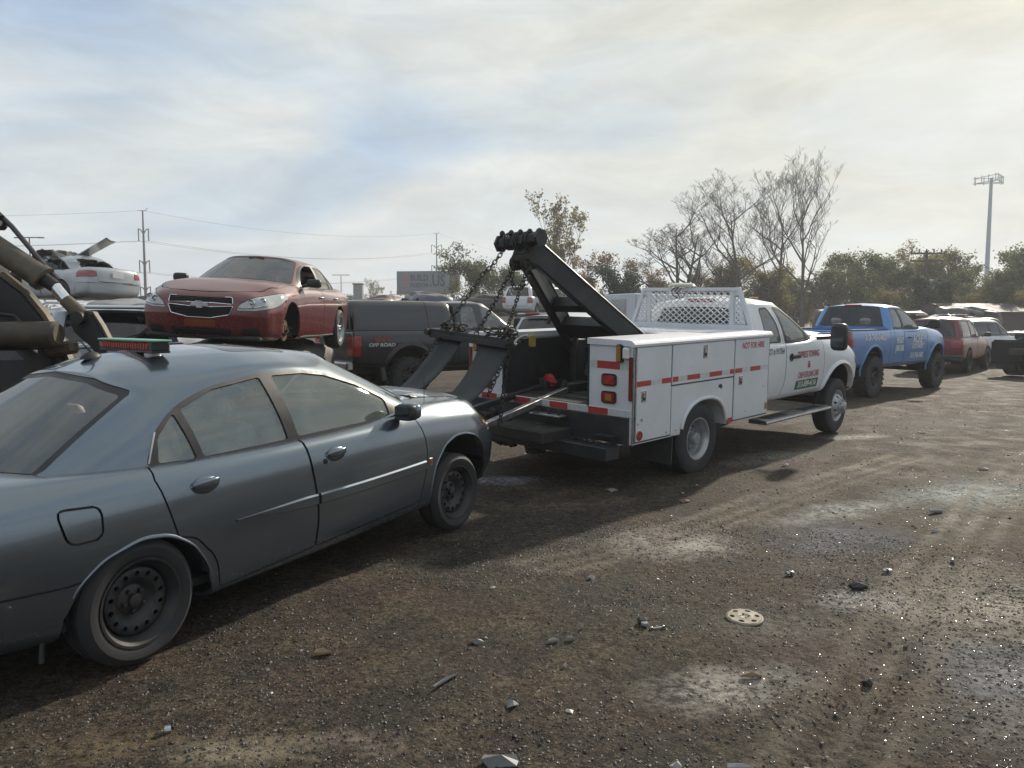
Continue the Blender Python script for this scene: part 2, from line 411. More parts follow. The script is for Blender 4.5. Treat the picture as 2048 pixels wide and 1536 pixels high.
class Panels:
    """a surface scored into panels; face tags: 0 body, k panel k, -1 seam, -2 removed"""
    def __init__(s, bm): s.bm = bm; s.lay = bm.faces.layers.int.new('tag'); s.names = ['body']
    def panel(s, name, poly, ax=(0, 2), cond=SIDE, gap=0.0, over=(0,), seam=-1):
        if gap:
            pi, po = offset(poly, -gap / 2), offset(poly, gap / 2)
            cut(s.bm, po, ax, cond); cut(s.bm, pi, ax, cond)
        else: pi = po = poly; cut(s.bm, poly, ax, cond)
        if name == 'REMOVE': k = -2
        elif name == 'SEAM': k = -1
        elif name in s.names: k = s.names.index(name)
        else: s.names.append(name); k = len(s.names) - 1
        fs = list(s.bm.faces); C = np.array([f.calc_center_median()[:] for f in fs])[:, list(ax)]
        i1 = inpoly(C, pi); i2 = inpoly(C, po) if gap else i1
        for f, a, b in zip(fs, i1, i2):
            if not (a or b) or (over is not None and f[s.lay] not in over) or not cond(f.calc_center_median(), f.normal): continue
            f[s.lay] = k if a else seam
        return s
    def retag(s, name, cond, over=(0,)):
        if name == 'REMOVE': k = -2
        elif name in s.names: k = s.names.index(name)
        else: s.names.append(name); k = len(s.names) - 1
        for f in s.bm.faces:
            if f[s.lay] in over and cond(f.calc_center_median(), f.normal): f[s.lay] = k
    def extract(s, k, side=None, where=None, inset=0.0, solid=0.0, name='panel', material=None, parent=None, ang=40):
        fs = [f for f in s.bm.faces if f[s.lay] == k and (side is None or f.calc_center_median()[1] * side > 0) and (where is None or where(f.calc_center_median()))]
        if not fs: return None
        ids = {}; vs = []; ns = []; nl = s.bm.verts.layers.float_vector.get('nrm')
        for f in fs:
            for v in f.verts:
                if v.index not in ids: ids[v.index] = len(vs); n_ = v[nl].normalized() if nl is not None and v[nl].length > .2 else v.normal; vs.append(v.co - n_ * inset); ns.append(tuple(n_))
        F = [tuple(ids[v.index] for v in f.verts) for f in fs]
        if solid:  # a folded edge all round the sheet, with its own corners so that it does not bend the shading of the face
            inside = set(fs); V0 = list(vs)
            for f in fs:
                for lp in f.loops:
                    if any(g is not f and g in inside for g in lp.edge.link_faces): continue
                    i, j = ids[lp.vert.index], ids[lp.link_loop_next.vert.index]; e = V0[j] - V0[i]
                    r = e.cross(Vector(ns[i])); r = r.normalized() if r.length > 1e-9 else Vector(ns[i])
                    k0 = len(vs); vs += [V0[i], V0[j], V0[j] - Vector(ns[j]) * solid, V0[i] - Vector(ns[i]) * solid]; ns += [tuple(r)] * 4; F.append((k0 + 1, k0, k0 + 3, k0 + 2))
        me = bpy.data.meshes.new(name); me.from_pydata([tuple(v) for v in vs], [], F)
        me.materials.append(material); smooth(me, 180); me.normals_split_custom_set_from_vertices(ns); o = obj(name, me, parent)
        return o
    def done(s): s.bm.verts.index_update(); s.bm.normal_update(); return s
    def bvh(s): return BVHTree.FromBMesh(s.bm)

def text_polys(body, size, bold=0.0, sx=1.0):
    """2-D mesh of a line of lettering, centred"""
    cu = bpy.data.curves.new('lettering', 'FONT'); cu.body = body; cu.size = size; cu.offset = bold; cu.resolution_u = 3
    cu.align_x = 'CENTER'; cu.align_y = 'CENTER'
    o = bpy.data.objects.new('lettering', cu); COL.objects.link(o)
    dg = bpy.context.evaluated_depsgraph_get(); dg.update()
    me = bpy.data.meshes.new_from_object(o.evaluated_get(dg)); 
    v = np.zeros(len(me.vertices) * 3); me.vertices.foreach_get('co', v); v = v.reshape(-1, 3)[:, :2] * [sx, 1]
    f = [tuple(p.vertices) for p in me.polygons]
    bpy.data.objects.remove(o); bpy.data.curves.remove(cu); bpy.data.meshes.remove(me)
    return v, f
def decal(name, v2, faces, fn, material, parent):
    """flat print laid on a surface: fn(x, y) -> 3-D point"""
    me = bpy.data.meshes.new(name); me.from_pydata([fn(a, b) for a, b in v2], [], faces); me.materials.append(material)
    return obj(name, me, parent)
def on_side(bvh, side, lift=0.003, y0=3.0):
    def fn(x, z):
        h = bvh.ray_cast(Vector((x, side * y0, z)), Vector((0, -side, 0)))
        y = h[0][1] if h[0] is not None else side * 0.9
        return (x, y + side * lift, z)
    return fn
def on_front(bvh, sgn, lift=0.003):
    def fn(y, z):
        h = bvh.ray_cast(Vector((sgn * 12.0, y, z)), Vector((-sgn, 0, 0)))
        x = h[0][0] if h[0] is not None else 0
        return (x + sgn * lift, y, z)
    return fn
# ------------------------------------------------------------------ vehicle building blocks
def sstep(a, b, x): t = np.clip((x - a) / (b - a), 0, 1); return t * t * (3 - 2 * t)
def lower_bm(st, endR=None, endF=None, bowR=0.1, bowF=0.1, powR=2.2, powF=2.2, profR=None, profF=None, step=(0.085, 0.075), wl=0.6):
    """lower body from stations (x, z_bottom, y_sill, y_mid, y_belt, z_belt, z_deck)"""
    endR = endR or [(0.05, .985, .90), (0.075, .955, .62), (0.085, .93, 0)]
    endF = endF or endR
    rows = []
    def sec(x, zb, ys, ym, yb, zs, zd, sy=1, sz=1):
        h = zs - zb; zc = zb + h * .5
        p = [(0, zb), (ys * .85, zb), (ys, zb + .05), (ys + (ym - ys) * .75, zb + .3 * h), (ym, zb + .6 * h), (ym - (ym - yb) * .22, zb + .86 * h), (yb + (ym - yb) * .12, zs - .012), (yb * .965, zs + (zd - zs) * .30), (yb * .6, zs + (zd - zs) * .82), (0, zd)]
        return [(x, y * sy, zc + (z - zc) * sz) for y, z in p]
    s0, s1 = st[0], st[-1]
    for dx, sy, sz in endR[::-1]: rows.append(sec(s0[0] - dx, *s0[1:], sy, sz))
    for s in st: rows.append(sec(*s))
    for dx, sy, sz in endF: rows.append(sec(s1[0] + dx, *s1[1:], sy, sz))
    g = refine(np.array(rows), *step)
    x0, x1 = g[:, :, 0].min(), g[:, :, 0].max(); W = g[:, :, 1].max()
    X, Y, Z = g[:, :, 0].copy(), np.abs(g[:, :, 1]), g[:, :, 2]
    wf = sstep(x1 - wl, x1 - .05, X); wr = 1 - sstep(x0 + .05, x0 + wl, X)
    g[:, :, 0] += -bowF * (Y / W) ** powF * wf + bowR * (Y / W) ** powR * wr
    if profF: a = np.array(profF); g[:, :, 0] += np.interp(Z, a[:, 0], a[:, 1]) * wf
    if profR: a = np.array(profR); g[:, :, 0] += np.interp(Z, a[:, 0], a[:, 1]) * wr
    return grid_bm(g)
def house_bm(base, top, crown, bulge=0.03, step=(0.09, 0.09), axis=None, side=(3, 7)):
    """greenhouse: base and top rings (front centre -> side -> rear centre) and a crowned roof; crown: [(x, z)]"""
    base, top = np.array(base, float), np.array(top, float); n = len(base); cr = np.array(crown)
    xa, xb = top[:, 0].min(), top[:, 0].max()
    rows = []
    for t in (0, .3, .62, .9, 1.0):
        p = base * (1 - t) + top * t
        w = np.zeros((n, 1)); w[:, 0] = [1.0 if side[0] <= i <= side[1] else .35 for i in range(n)]
        out = np.zeros_like(p); out[:, 1] = np.sign(p[:, 1]) * 4 * t * (1 - t) * bulge
        rows.append(p + out * w)
    for s in (.10, .5, 1.0):
        p = top.copy(); ax = np.column_stack([top[:, 0], np.zeros(n), np.interp(top[:, 0], cr[:, 0], cr[:, 1])])
        q = p * (1 - s) + ax * s; q[:, 2] = p[:, 2] + (ax[:, 2] - p[:, 2]) * (1 - (1 - s) ** 2.2)
        rows.append(q)
    g = refine(np.array(rows).transpose(1, 0, 2), *step)
    return grid_bm(g)
def drop_to(v): return tuple(v)

_wh = {}
def holed_ring(mb, r1, r2, N, hr, ht, yf, depth=.012, a0=0):
    rm = (r1 + r2) / 2
    for k in range(N):
        a = a0 + 2 * math.pi * k / N; d = math.pi / N
        B = [(r1, a - d), (rm, a - d), (r2, a - d), (r2, a), (r2, a + d), (rm, a + d), (r1, a + d), (r1, a)]
        H = []
        for (ir, it) in ((-.7, -.7), (0, -1), (.7, -.7), (1, 0), (.7, .7), (0, 1), (-.7, .7), (-1, 0)): H.append((rm + hr * ir, a + it * ht / rm))
        P = lambda q, dy=0: (q[0] * math.cos(q[1]), yf(q[0]) + dy, q[0] * math.sin(q[1]))
        vs = [P(q) for q in B] + [P(q) for q in H] + [P(q, depth) for q in H]
        fs = []
        for i in range(8): j = (i + 1) % 8; fs += [(i, j, 8 + j, 8 + i), (8 + i, 8 + j, 16 + j, 16 + i)]
        mb.add(vs, fs)
def tyre_me(R_, rr, w, lugs=0, side_lug=False):
    h = w / 2
    pr = [(rr - .012, -h + .03), (rr + .004, -h + .008), (rr + .25 * (R_ - rr), -h - .002), (rr + .60 * (R_ - rr), -h - .006), (R_ - .028, -h + .004), (R_ - .010, -h + .016), (R_ - .001, -h + .034)]
    for g in (-.28, 0, .28): y = g * w; pr += [(R_, y - .008), (R_ - .009, y - .006), (R_ - .009, y + .006), (R_, y + .008)]
    pr += [(R_ - .001, h - .034), (R_ - .010, h - .016), (R_ - .028, h - .004), (rr + .6 * (R_ - rr), h + .006), (rr + .004, h - .008), (rr - .012, h - .03)]
    m = MB().lathe(pr, 56)
    if lugs:
        for k in range(lugs):
            for sg in (-1, 1):
                a = 2 * math.pi * (k + (0.5 if sg > 0 else 0)) / lugs
                rot = Matrix.Rotation(-a, 3, 'Y')
                m.box(rot @ Vector((R_ + .001, sg * h * .66, 0)), (.022, h * .72, 2 * math.pi * R_ / lugs * .56), .004, rot @ Matrix.Rotation(sg * .35, 3, 'X'))
                m.box(rot @ Vector((R_ - .022, sg * (h + .001), 0)), (.05, .012, 2 * math.pi * R_ / lugs * .5), .003, rot)
    o = m.build('tyre', M['rubber']); COL.objects.unlink(o); me = o.data; bpy.data.objects.remove(o); return me
def rim_me(kind, rr, w):
    h = w / 2; m = MB()
    def bar(y): m.lathe([(rr - .012, -h + .030), (rr + .006, -h + .004), (rr + .008, -h + .0), (rr - .004, -h + .001), (rr - .012, -h + .014), (rr - .022, -h + .03), (rr - .034, -h + .05), (rr - .038, y)], 48)
    if kind == 'steel':
        y0 = -h + .055; bar(y0 + .02)
        r2 = rr - .038; r1 = r2 - .064
        m.lathe([(r2, y0 + .018), (r2 - .008, y0 + .004)], 48)
        holed_ring(m, r1 + .004, r2 - .008, 14, .0145, .0125, lambda r: y0 - .010 * math.sin(math.pi * min(1, max(0, (r - r1) / (r2 - r1)))) )
        m.lathe([(r1 + .004, y0 - .001), (r1 - .010, y0 + .012), (.075, y0 + .030), (.060, y0 + .022), (.032, y0 + .016), (.032, y0 - .004), (.024, y0 - .008), (0.0, y0 - .008)], 40)
        for k in range(5): a = 2 * math.pi * k / 5 + .3; m.lathe([(.011, 0), (.011, -.022), (.007, -.026), (0, -.026)], 8, (.052 * math.cos(a), y0 + .022, .052 * math.sin(a)))
        mats = M['steelrim']
    elif kind in ('alloy', 'offroad'):
        y0 = -h + (.02 if kind == 'alloy' else .03); bar(h - .02)
        N = 5 if kind == 'alloy' else 8
        for k in range(N):
            a = 2 * math.pi * k / N + .2
            for d in ((-.20, .20) if kind == 'alloy' else (0.0,)):
                w1, w2 = (.016, .022) if kind == 'alloy' else (.030, .020)
                e = d * (1.0 if kind == 'alloy' else 0)
                def P(r, da, y): return (r * math.cos(a + da), y, r * math.sin(a + da))
                r1, r2 = .05, rr - .012; vs = []
                for (r, ww, yy, dd) in ((r1, w1, y0 + .035, e * .55), ((r1 + r2) / 2, (w1 + w2) / 2, y0 + .022, e * .9), (r2, w2, y0 + .01, e)):
                    t = ww / r; vs += [P(r, dd - t, yy + .006), P(r, dd - t * .6, yy), P(r, dd + t * .6, yy), P(r, dd + t, yy + .006), P(r, dd, yy + .045)]
                fs = []
                for i in range(2):
                    for j in range(5): q = (j + 1) % 5; fs.append((i * 5 + j, i * 5 + q, i * 5 + 5 + q, i * 5 + 5 + j))
                m.add(vs, fs)
        m.lathe([(.075, y0 + .07), (.072, y0 + .03), (.055, y0 + .018), (.03, y0 + .014), (.0, y0 + .012)], 24)
        for k in range(5): a = 2 * math.pi * k / 5; m.lathe([(.009, 0), (.009, -.014), (0, -.016)], 8, (.05 * math.cos(a), y0 + .022, .05 * math.sin(a)))
        mats = M['silver'] if kind == 'alloy' else M['steelrim']
    elif kind == 'dually_front':
        y0 = -h - .055; bar(-h + .03)
        m.lathe([(rr - .034, -h + .05), (rr - .04, -h + .03), (rr - .055, -h + .005)], 48)
        holed_ring(m, .115, rr - .055, 8, .022, .020, lambda r: -h + .005 + (y0 + .01 + h - .005) * min(1, (rr - .055 - r) / (rr - .17)), .02, .2)
        m.lathe([(.115, y0 + .01), (.112, y0 - .005), (.098, y0 - .012), (.080, y0 - .012), (.074, y0 - .03), (.070, y0 - .052), (.055, y0 - .060), (0, y0 - .062)], 40)
        for k in range(8): a = 2 * math.pi * k / 8; m.lathe([(.012, 0), (.012, -.02), (.008, -.024), (0, -.024)], 8, (.094 * math.cos(a), y0 - .01, .094 * math.sin(a)))
        mats = M['silver']
    else:  # dually rear, deep dish
        y0 = h - .06; bar(-h + .09)
        m.lathe([(rr - .038, -h + .09), (rr - .05, 0), (rr - .06, y0 - .02)], 48)
        holed_ring(m, .115, rr - .06, 5, .030, .048, lambda r: y0 - .02 - .03 * (rr - .06 - r) / .1, .02, .5)
        m.lathe([(.115, y0 - .05), (.085, y0 - .06), (.066, y0 - .07), (.064, y0 - .145), (.056, y0 - .156), (0, y0 - .158)], 32)
        for k in range(8): a = 2 * math.pi * k / 8; m.lathe([(.012, 0), (.012, -.03), (0, -.03)], 8, (.092 * math.cos(a), y0 - .06, .092 * math.sin(a)))
        mats = M['silver']
    o = m.build('rim', mats); COL.objects.unlink(o); me = o.data; bpy.data.objects.remove(o); return me
def wheel(parent, c, side, R_=.31, rr=.2, w=.2, kind='steel', lugs=0, yaw=0, rimmat=None, detail=True):
    """wheel with tyre and rim as sub-parts; side -1 right, +1 left"""
    key = (R_, rr, w, kind, lugs)
    if key not in _wh:
        d = MB().lathe([(rr - .01, 0), (.0, 0)], 24).build('b', M['dark']); COL.objects.unlink(d); dm = d.data; bpy.data.objects.remove(d)  # dark disc behind the rim, painting in the shade seen through its openings
        _wh[key] = (tyre_me(R_, rr, w, lugs), rim_me(kind, rr, w), dm)
    t, r, dm = _wh[key]
    e = bpy.data.objects.new('wheel', None); e.empty_display_size = .1; link(e, parent)
    e.location = c; e.rotation_euler = (0, random.uniform(0, 6), (math.pi if side > 0 else 0) + yaw)
    obj('tyre', t, e); obj('rim', r, e); b = obj('dark_backing_disc', dm, e); b.location = (0, .012 if kind != 'dually_rear' else w / 2 - .02, 0); return e
def seats(parent, xf, xr, z0, y=.36, m=None, wheel_y=.36, dash=None, top=.52, bench=True, lean=.28):
    m = m or M['int']
    def seat(name, x, y, w, hgt, head=True):
        b = MB(); b.box((x, y, z0 + .02), (.48, w, .16), .05)
        rot = Matrix.Rotation(-lean, 3, 'Y')
        b.box(Vector((x - .30, y, z0 + .05 + hgt / 2)), (.14, w * .94, hgt), .05, rot)
        if head:
            for yy in ((y,) if w < .8 else (y - w * .3, y + w * .3)): b.box((x - .30 - hgt * .5 * math.sin(lean) - .05, yy, z0 + .05 + hgt + .10), (.09, .25, .19), .04, rot)
        b.build(name, m, parent)
    for s in (1, -1): seat('seat', xf, s * y, .5, top)
    if bench: seat('rear_bench', xr, 0, 1.15, top - .02)
    if dash:
        b = MB(); x0, x1, zd, yw = dash; b.box(((x0 + x1) / 2, 0, zd - .10), (x1 - x0, 2 * yw, .26), .07); b.build('dashboard', M['intdark'], parent)
        rot = Matrix.Rotation(-1.15, 3, 'Y'); ring = [rot @ Vector((0.19 * math.cos(a), 0.19 * math.sin(a), 0)) + Vector((x0 - .10, wheel_y, zd - .02)) for a in np.linspace(0, 2 * math.pi, 25)]
        b = MB(); b.tube(ring, .015, 6, False); b.box(Vector((x0 - .10, wheel_y, zd - .02)), (.05, .34, .05), .015, rot); b.build('steering_wheel', M['intdark'], parent)
def lip_tube(bvh, poly, side, r, name, m, parent, lift=0.0, closed=True):
    fn = on_side(bvh, side, lift); pts = [fn(*p) for p in poly]
    if closed: pts.append(pts[0])
    return MB().tube(pts, r, 6).build(name, m, parent, 60)
def mirror(parent, c, side, size=(.12, .20, .14), m=None, foot=None, glassm=None):
    b = MB(); b.blob(c, size, 4); o = b.build('mirror', m or M['trim'], parent, 180)
    MB().box((c[0] - size[0] * .5 - .001, c[1], c[2]), (.006, size[1] * .78, size[2] * .74), .002).build('mirror_glass', M['mirrorglass'], o)
    if foot: MB().beam(c, foot, .045, .045, bev=.012).build('mirror_arm', M['trim'], o)
    return o
def handle(parent, x, y, z, side, l=.17, h=.035, m=None, cup=True):
    b = MB()
    if cup: b.lathe([(0, .004), (h * .9, .004), (h * 1.05, .0)], 20, (0, 0, 0)); b.v = [(p[0] * l / h * .62, p[1], p[2] * 1.15) for p in b.v]
    b.v = [(p[0] + x, y - side * .001 + p[1] * side * .5, p[2] + z) for p in b.v]
    o = MB(); o.tube([(x - l * .5, y, z + .004), (x - l * .42, y + side * .018, z + .006), (x, y + side * .024, z + .008), (x + l * .42, y + side * .018, z + .006), (x + l * .5, y, z + .004)], [.008, .013, .015, .013, .008], 8)
    h_ = o.build('handle', m, parent, 60)
    if cup: b.build('handle_cup', M['trim'], h_)
    return h_
# ------------------------------------------------------------------ the grey sedan hooked to the tow truck
P_GREY = paint('grey_metallic_paint', (0.145, 0.178, 0.208), metal=0.88, rough=0.22, coat=0.9, dust=0.10, dustcol=(0.035, 0.034, 0.032), low=0.30, zlow=0.50, patch=(0.26, 0.29, 0.31), patch_amt=0.0)  # near-black low dirt also paints in the dark ground reflection on the flanks
P_HOOD = paint('peeling_grey_paint', (0.095, 0.105, 0.115), metal=0.4, rough=0.42, coat=0.3, dust=0.15, patch=(0.62, 0.64, 0.66), patch_amt=1.0)
G_SEDAN = glass('grimy_sedan_glass', (0.78, 0.85, 0.80), 0.24, (0.33, 0.40, 0.34), ior=2.3)
G_REAR = glass('tinted_rear_glass', (0.20, 0.25, 0.24), 0.22, (0.15, 0.18, 0.18), ior=2.1)
def grey_sedan():
    T = thing('sedan', 'large grey sedan in front with black steel wheels, hooked behind the white tow truck', 'car', frame((-2.486, 3.965, 0), 29.17))
    st = [(-1.02, .26, .69, .775, .66, .915, .97), (-.72, .23, .745, .835, .735, .905, .985), (-.36, .20, .79, .853, .765, .903, .972), (0, .18, .835, .858, .785, .905, .955), (.45, .175, .828, .852, .790, .908, .93), (1.1, .185, .824, .850, .792, .917, .93), (1.7, .205, .824, .850, .785, .932, .95), (2.2, .225, .828, .853, .775, .952, 1.06), (2.5, .24, .833, .857, .765, .963, 1.095), (2.9, .26, .836, .860, .748, .962, 1.085), (3.15, .28, .82, .845, .725, .940, 1.045), (3.33, .30, .78, .805, .66, .885, .975)]
    bm = lower_bm(st, endF=[(.06, .985, .86), (.105, .95, .55), (.115, .92, 0)], endR=[(.05, .985, .9), (.08, .95, .62), (.09, .93, 0)], bowF=.13, bowR=.12, profF=[(.28, -.02), (.5, .03), (.62, .04), (.72, .02), (.95, 0)], profR=[(.25, .02), (.45, -.04), (.62, -.04), (.7, 0), (1, .02)])
    P = Panels(bm)
    up = lambda c, n: n[2] > .3
    P.panel('REMOVE', [(-.30, -.66), (2.30, -.66), (2.30, .66), (-.30, .66)], (0, 1), lambda c, n: n[2] > .35 and c[2] > .8)
    P.panel('REMOVE', [(-.375, .05), (-.365, .33), (-.29, .47), (-.18, .555), (0, .600), (.15, .58), (.28, .505), (.37, .38), (.41, .22), (.42, .05)], (0, 2), lambda c, n: abs(c[1]) > .55, over=None)
    P.panel('REMOVE', [(2.355, .05), (2.365, .38), (2.43, .575), (2.54, .695), (2.68, .745), (2.82, .748), (2.95, .72), (3.05, .665), (3.12, .57), (3.16, .42), (3.17, .05)], (0, 2), lambda c, n: abs(c[1]) > .55, over=None)
    rd = rpoly([(.115, .93, .01), (.105, .86, .02), (.20, .565, .01), (.30, .54, .05), (.43, .40, .06), (.455, .232, .02), (1.158, .268, .03), (1.185, .47, .2), (1.10, .94, .01)], .03)
    fd = rpoly([(1.108, .94, .01), (1.193, .47, .2), (1.167, .268, .03), (2.222, .325, .03), (2.30, .55, .1), (2.305, .75, .1), (2.21, .97, .01)], .03)
    P.panel('rear_door', rd, gap=.010); P.panel('front_door', fd, gap=.010)
    P.panel('fuel_door', rpoly([(-.385, .815), (-.185, .80), (-.188, .655), (-.345, .655)], .05, 6), gap=.011, cond=lambda c, n: c[1] < -.4)
    P.panel('hood', rpoly([(2.33, -.60), (2.33, .60), (3.10, .665), (3.36, .50), (3.47, .2), (3.47, -.2), (3.36, -.50), (3.10, -.665)], .05), (0, 1), lambda c, n: n[2] > .25 and c[2] > .8, gap=.012)
    P.panel('boot_lid', rpoly([(-.50, -.60), (-1.05, -.56), (-1.05, .56), (-.50, .60)], .05), (0, 1), lambda c, n: n[2] > .25 and c[2] > .75, gap=.010)
    P.panel('headlight', rpoly([(3.155, .80), (3.12, .875), (3.26, .905), (3.60, .87), (3.60, .73), (3.30, .735)], .03), (0, 2), lambda c, n: abs(c[1]) > .30 and c[0] > 3, gap=.006)
    P.panel('tail_light', rpoly([(-.62, .88), (-.78, .70), (-1.3, .66), (-1.3, .90)], .03), (0, 2), lambda c, n: abs(c[1]) > .45 and c[0] < 0, gap=.006)
    P.panel('rear_bumper', [(-.22, .487), (-.35, .478), (-1.4, .55), (-1.4, 0), (-.10, 0)], (0, 2), lambda c, n: True, gap=.010)
    P.panel('front_bumper', [(3.03, .72), (3.20, .735), (3.9, .70), (3.9, 0), (3.0, 0)], (0, 2), lambda c, n: c[0] > 2.9, gap=.010)
    P.done(); bv = P.bvh()
    P.extract(0, solid=.018, name='body', material=P_GREY, parent=T)
    P.extract(-1, inset=.014, name='seam', material=M['trim'], parent=T)
    doors = {}
    for nm in ('rear_door', 'front_door'):
        for sd in (1, -1): doors[(nm, sd)] = P.extract(P.names.index(nm), sd, solid=.02, name='door', material=P_GREY, parent=T)
    for nm, mt in (('hood', P_HOOD), ('boot_lid', P_GREY), ('rear_bumper', P_GREY), ('front_bumper', P_GREY), ('fuel_door', P_GREY)): P.extract(P.names.index(nm), solid=0 if nm == 'fuel_door' else .015, name=nm, material=mt, parent=T)
    for sd in (1, -1):
        P.extract(P.names.index('headlight'), sd, name='headlight', material=M['amber'], parent=T); P.extract(P.names.index('tail_light'), sd, name='tail_light', material=M['red'], parent=T)
    bm.free()
    for sd in (1, -1):
        for nm, x, z in (('rear_door', .375, .79), ('front_door', 1.353, .805)):
            y = on_side(bv, sd)(x, z)[1]; b = MB(); b.lathe([(0, -.004), (.030, -.003), (.040, .004), (.043, .010)], 28)
            b.v = [(p[0] * 2.05 + x, y - sd * (p[1] - .0065), p[2] * 1.05 + z + .06 * (p[0]) ) for p in b.v]
            cup = b.build('handle_cup', P_GREY, doors[(nm, sd)])
            h = MB(); h.blob((0, 0, 0), (.165, .030, .044), 3.6); h.v = [(p[0] + x, p[1] + y + sd * .014 + (-sd * 1.6 * p[0] ** 2), p[2] + z + .012 + .06 * p[0]) for p in h.v]; h.build('handle', P_GREY, doors[(nm, sd)], 50)
        if sd < 0:
            y = on_side(bv, sd)(1.255, .775)[1]; MB().lathe([(0, 0), (.010, 0), (.016, .004), (.016, .012)], 16, (1.255, y - .006, .775)).build('keyhole', M['trim'], doors[('front_door', sd)])
        # body side moulding, tapering out towards the back door's rear edge
        for nm, a, b_ in (('rear_door', .56, 1.172), ('front_door', 1.196, 2.285)):
            fn = on_side(bv, sd, 0.0); mb = MB(); vs = []; n = 14
            for i in range(n + 1):
                x = a + (b_ - a) * i / n; zc = .565 - .018 * math.sin(math.pi * (x - .56) / 1.75) + .012 * (x - .56); hh = min(.034, .006 + .055 * (x - .56)); q = fn(x, zc)
                for dz, dy in ((-hh, .0005), (-hh * .8, .010), (hh * .7, .012), (hh, .002)): vs.append((x, q[1] + sd * dy, zc + dz))
            fs = [(i * 4 + k, i * 4 + k + 1, i * 4 + 5 + k, i * 4 + 4 + k) for i in range(n) for k in range(3)]
            mb.add(vs, fs).build('side_moulding', P_GREY, doors[(nm, sd)], 25)
        # arch lips and dark wells
        for arch, w in (([(-.365, .33), (-.29, .47), (-.18, .555), (0, .600), (.15, .58), (.28, .505), (.37, .38), (.41, .22)], .60), ([(2.36, .25), (2.365, .38), (2.43, .575), (2.54, .695), (2.68, .745), (2.82, .748), (2.95, .72), (3.05, .665), (3.12, .57), (3.16, .42)], .60)):
            aa = rpoly(arch, .05)[5:-5]; fn = on_side(bv, sd, 0); vs = []
            ys = []
            for p in aa:
                c = np.mean(aa, axis=0); d = np.array(p) - c; d /= np.linalg.norm(d); q = fn(*(np.array(p) + d * .03)); ys.append(q[1])
            for p, y in zip(aa, ys):
                c = np.mean(aa, axis=0); d = np.array(p) - c; d /= np.linalg.norm(d)
                for rr_, dy in ((.020, .0005), (.013, .005), (.002, .005), (-.003, -.002), (-.003, -.05)): vs.append((p[0] + d[0] * rr_, y + sd * dy, p[1] + d[1] * rr_))
            n = len(aa); MB().add(vs, [(i * 5 + k, i * 5 + k + 1, i * 5 + 6 + k, i * 5 + 5 + k) for i in range(n - 1) for k in range(4)]).build('wheel_arch', P_GREY, T, 50)
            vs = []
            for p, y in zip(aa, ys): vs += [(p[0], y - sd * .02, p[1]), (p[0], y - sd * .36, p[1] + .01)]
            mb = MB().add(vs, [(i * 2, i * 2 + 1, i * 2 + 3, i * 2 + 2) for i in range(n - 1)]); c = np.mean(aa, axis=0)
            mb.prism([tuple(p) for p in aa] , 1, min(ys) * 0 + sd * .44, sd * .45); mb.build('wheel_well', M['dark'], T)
    # greenhouse
    base = [(2.62, 0, 1.075), (2.53, -.40, 1.06), (2.345, -.655, .995), (2.22, -.715, .962), (1.7, -.752, .930), (1.07, -.762, .915), (.45, -.755, .905), (.12, -.745, .900), (-.14, -.715, .905), (-.35, -.635, .935), (-.50, -.36, .960), (-.56, 0, .970)]
    top = [(1.74, 0, 1.425), (1.68, -.33, 1.412), (1.55, -.515, 1.375), (1.45, -.555, 1.352), (1.2, -.580, 1.360), (.98, -.588, 1.357), (.64, -.585, 1.33), (.38, -.572, 1.297), (.27, -.55, 1.280), (.215, -.505, 1.272), (.15, -.30, 1.335), (.13, 0, 1.362)]
    bm = house_bm(base, top, [(.12, 1.362), (.4, 1.445), (.8, 1.492), (1.3, 1.482), (1.74, 1.427)], bulge=.028, side=(3, 8))
    P = Panels(bm)
    side = lambda c, n: abs(n[1]) > .45
    trim = rpoly([(.155, .885, .01), (.125, .94, .02), (.20, 1.075, .05), (.34, 1.185, .1), (.60, 1.278, .15), (.96, 1.325, .1), (1.30, 1.328, .1), (1.52, 1.300, .1), (1.80, 1.220, .15), (2.06, 1.10, .15), (2.22, .985, .02), (2.235, .90, .01)], .05)
    qg = rpoly([(.182, .925), (.205, 1.045), (.33, 1.155), (.402, .918)], .02); rg = rpoly([(.375, 1.172), (.60, 1.255), (.945, 1.302), (1.035, .935), (.445, .920)], .025); fg = rpoly([(1.035, 1.305), (1.30, 1.305), (1.50, 1.280), (1.77, 1.20), (2.02, 1.085), (2.03, .965), (1.115, .942)], .025)
    P.panel('window_trim', trim, cond=side)
    for g in (qg, rg, fg): P.panel('window', g, cond=side, over=None)
    b3, t3 = np.array(base), np.array(top)
    def ringpoly(cols, m0, m1):
        lo = [(b3[c][1] * (1 - m0) + t3[c][1] * m0, b3[c][2] * (1 - m0) + t3[c][2] * m0) for c in cols]; hi = [(b3[c][1] * (1 - m1) + t3[c][1] * m1, b3[c][2] * (1 - m1) + t3[c][2] * m1) for c in cols[::-1]]
        h = lo + hi; return h
    def both(cols, m0, m1, k):  # mirrored front-view outline
        lo = [(b3[c][1] * (1 - m0) + t3[c][1] * m0, b3[c][2] * (1 - m0) + t3[c][2] * m0) for c in cols]; hi = [(b3[c][1] * (1 - m1) + t3[c][1] * m1, b3[c][2] * (1 - m1) + t3[c][2] * m1) for c in cols]
        lo[-1] = (lo[-1][0] * k, lo[-1][1]); hi[-1] = (hi[-1][0] * k, hi[-1][1])
        return rpoly([(-a, b) for a, b in lo[::-1]] + lo[1:] + hi[::-1] + [(-a, b) for a, b in hi[1:]], .03)
    P.panel('windshield', both([0, 1, 2], .02, .96, .97), (1, 2), lambda c, n: n[0] > .2 and c[0] > 1.3 and abs(n[1]) < .8)
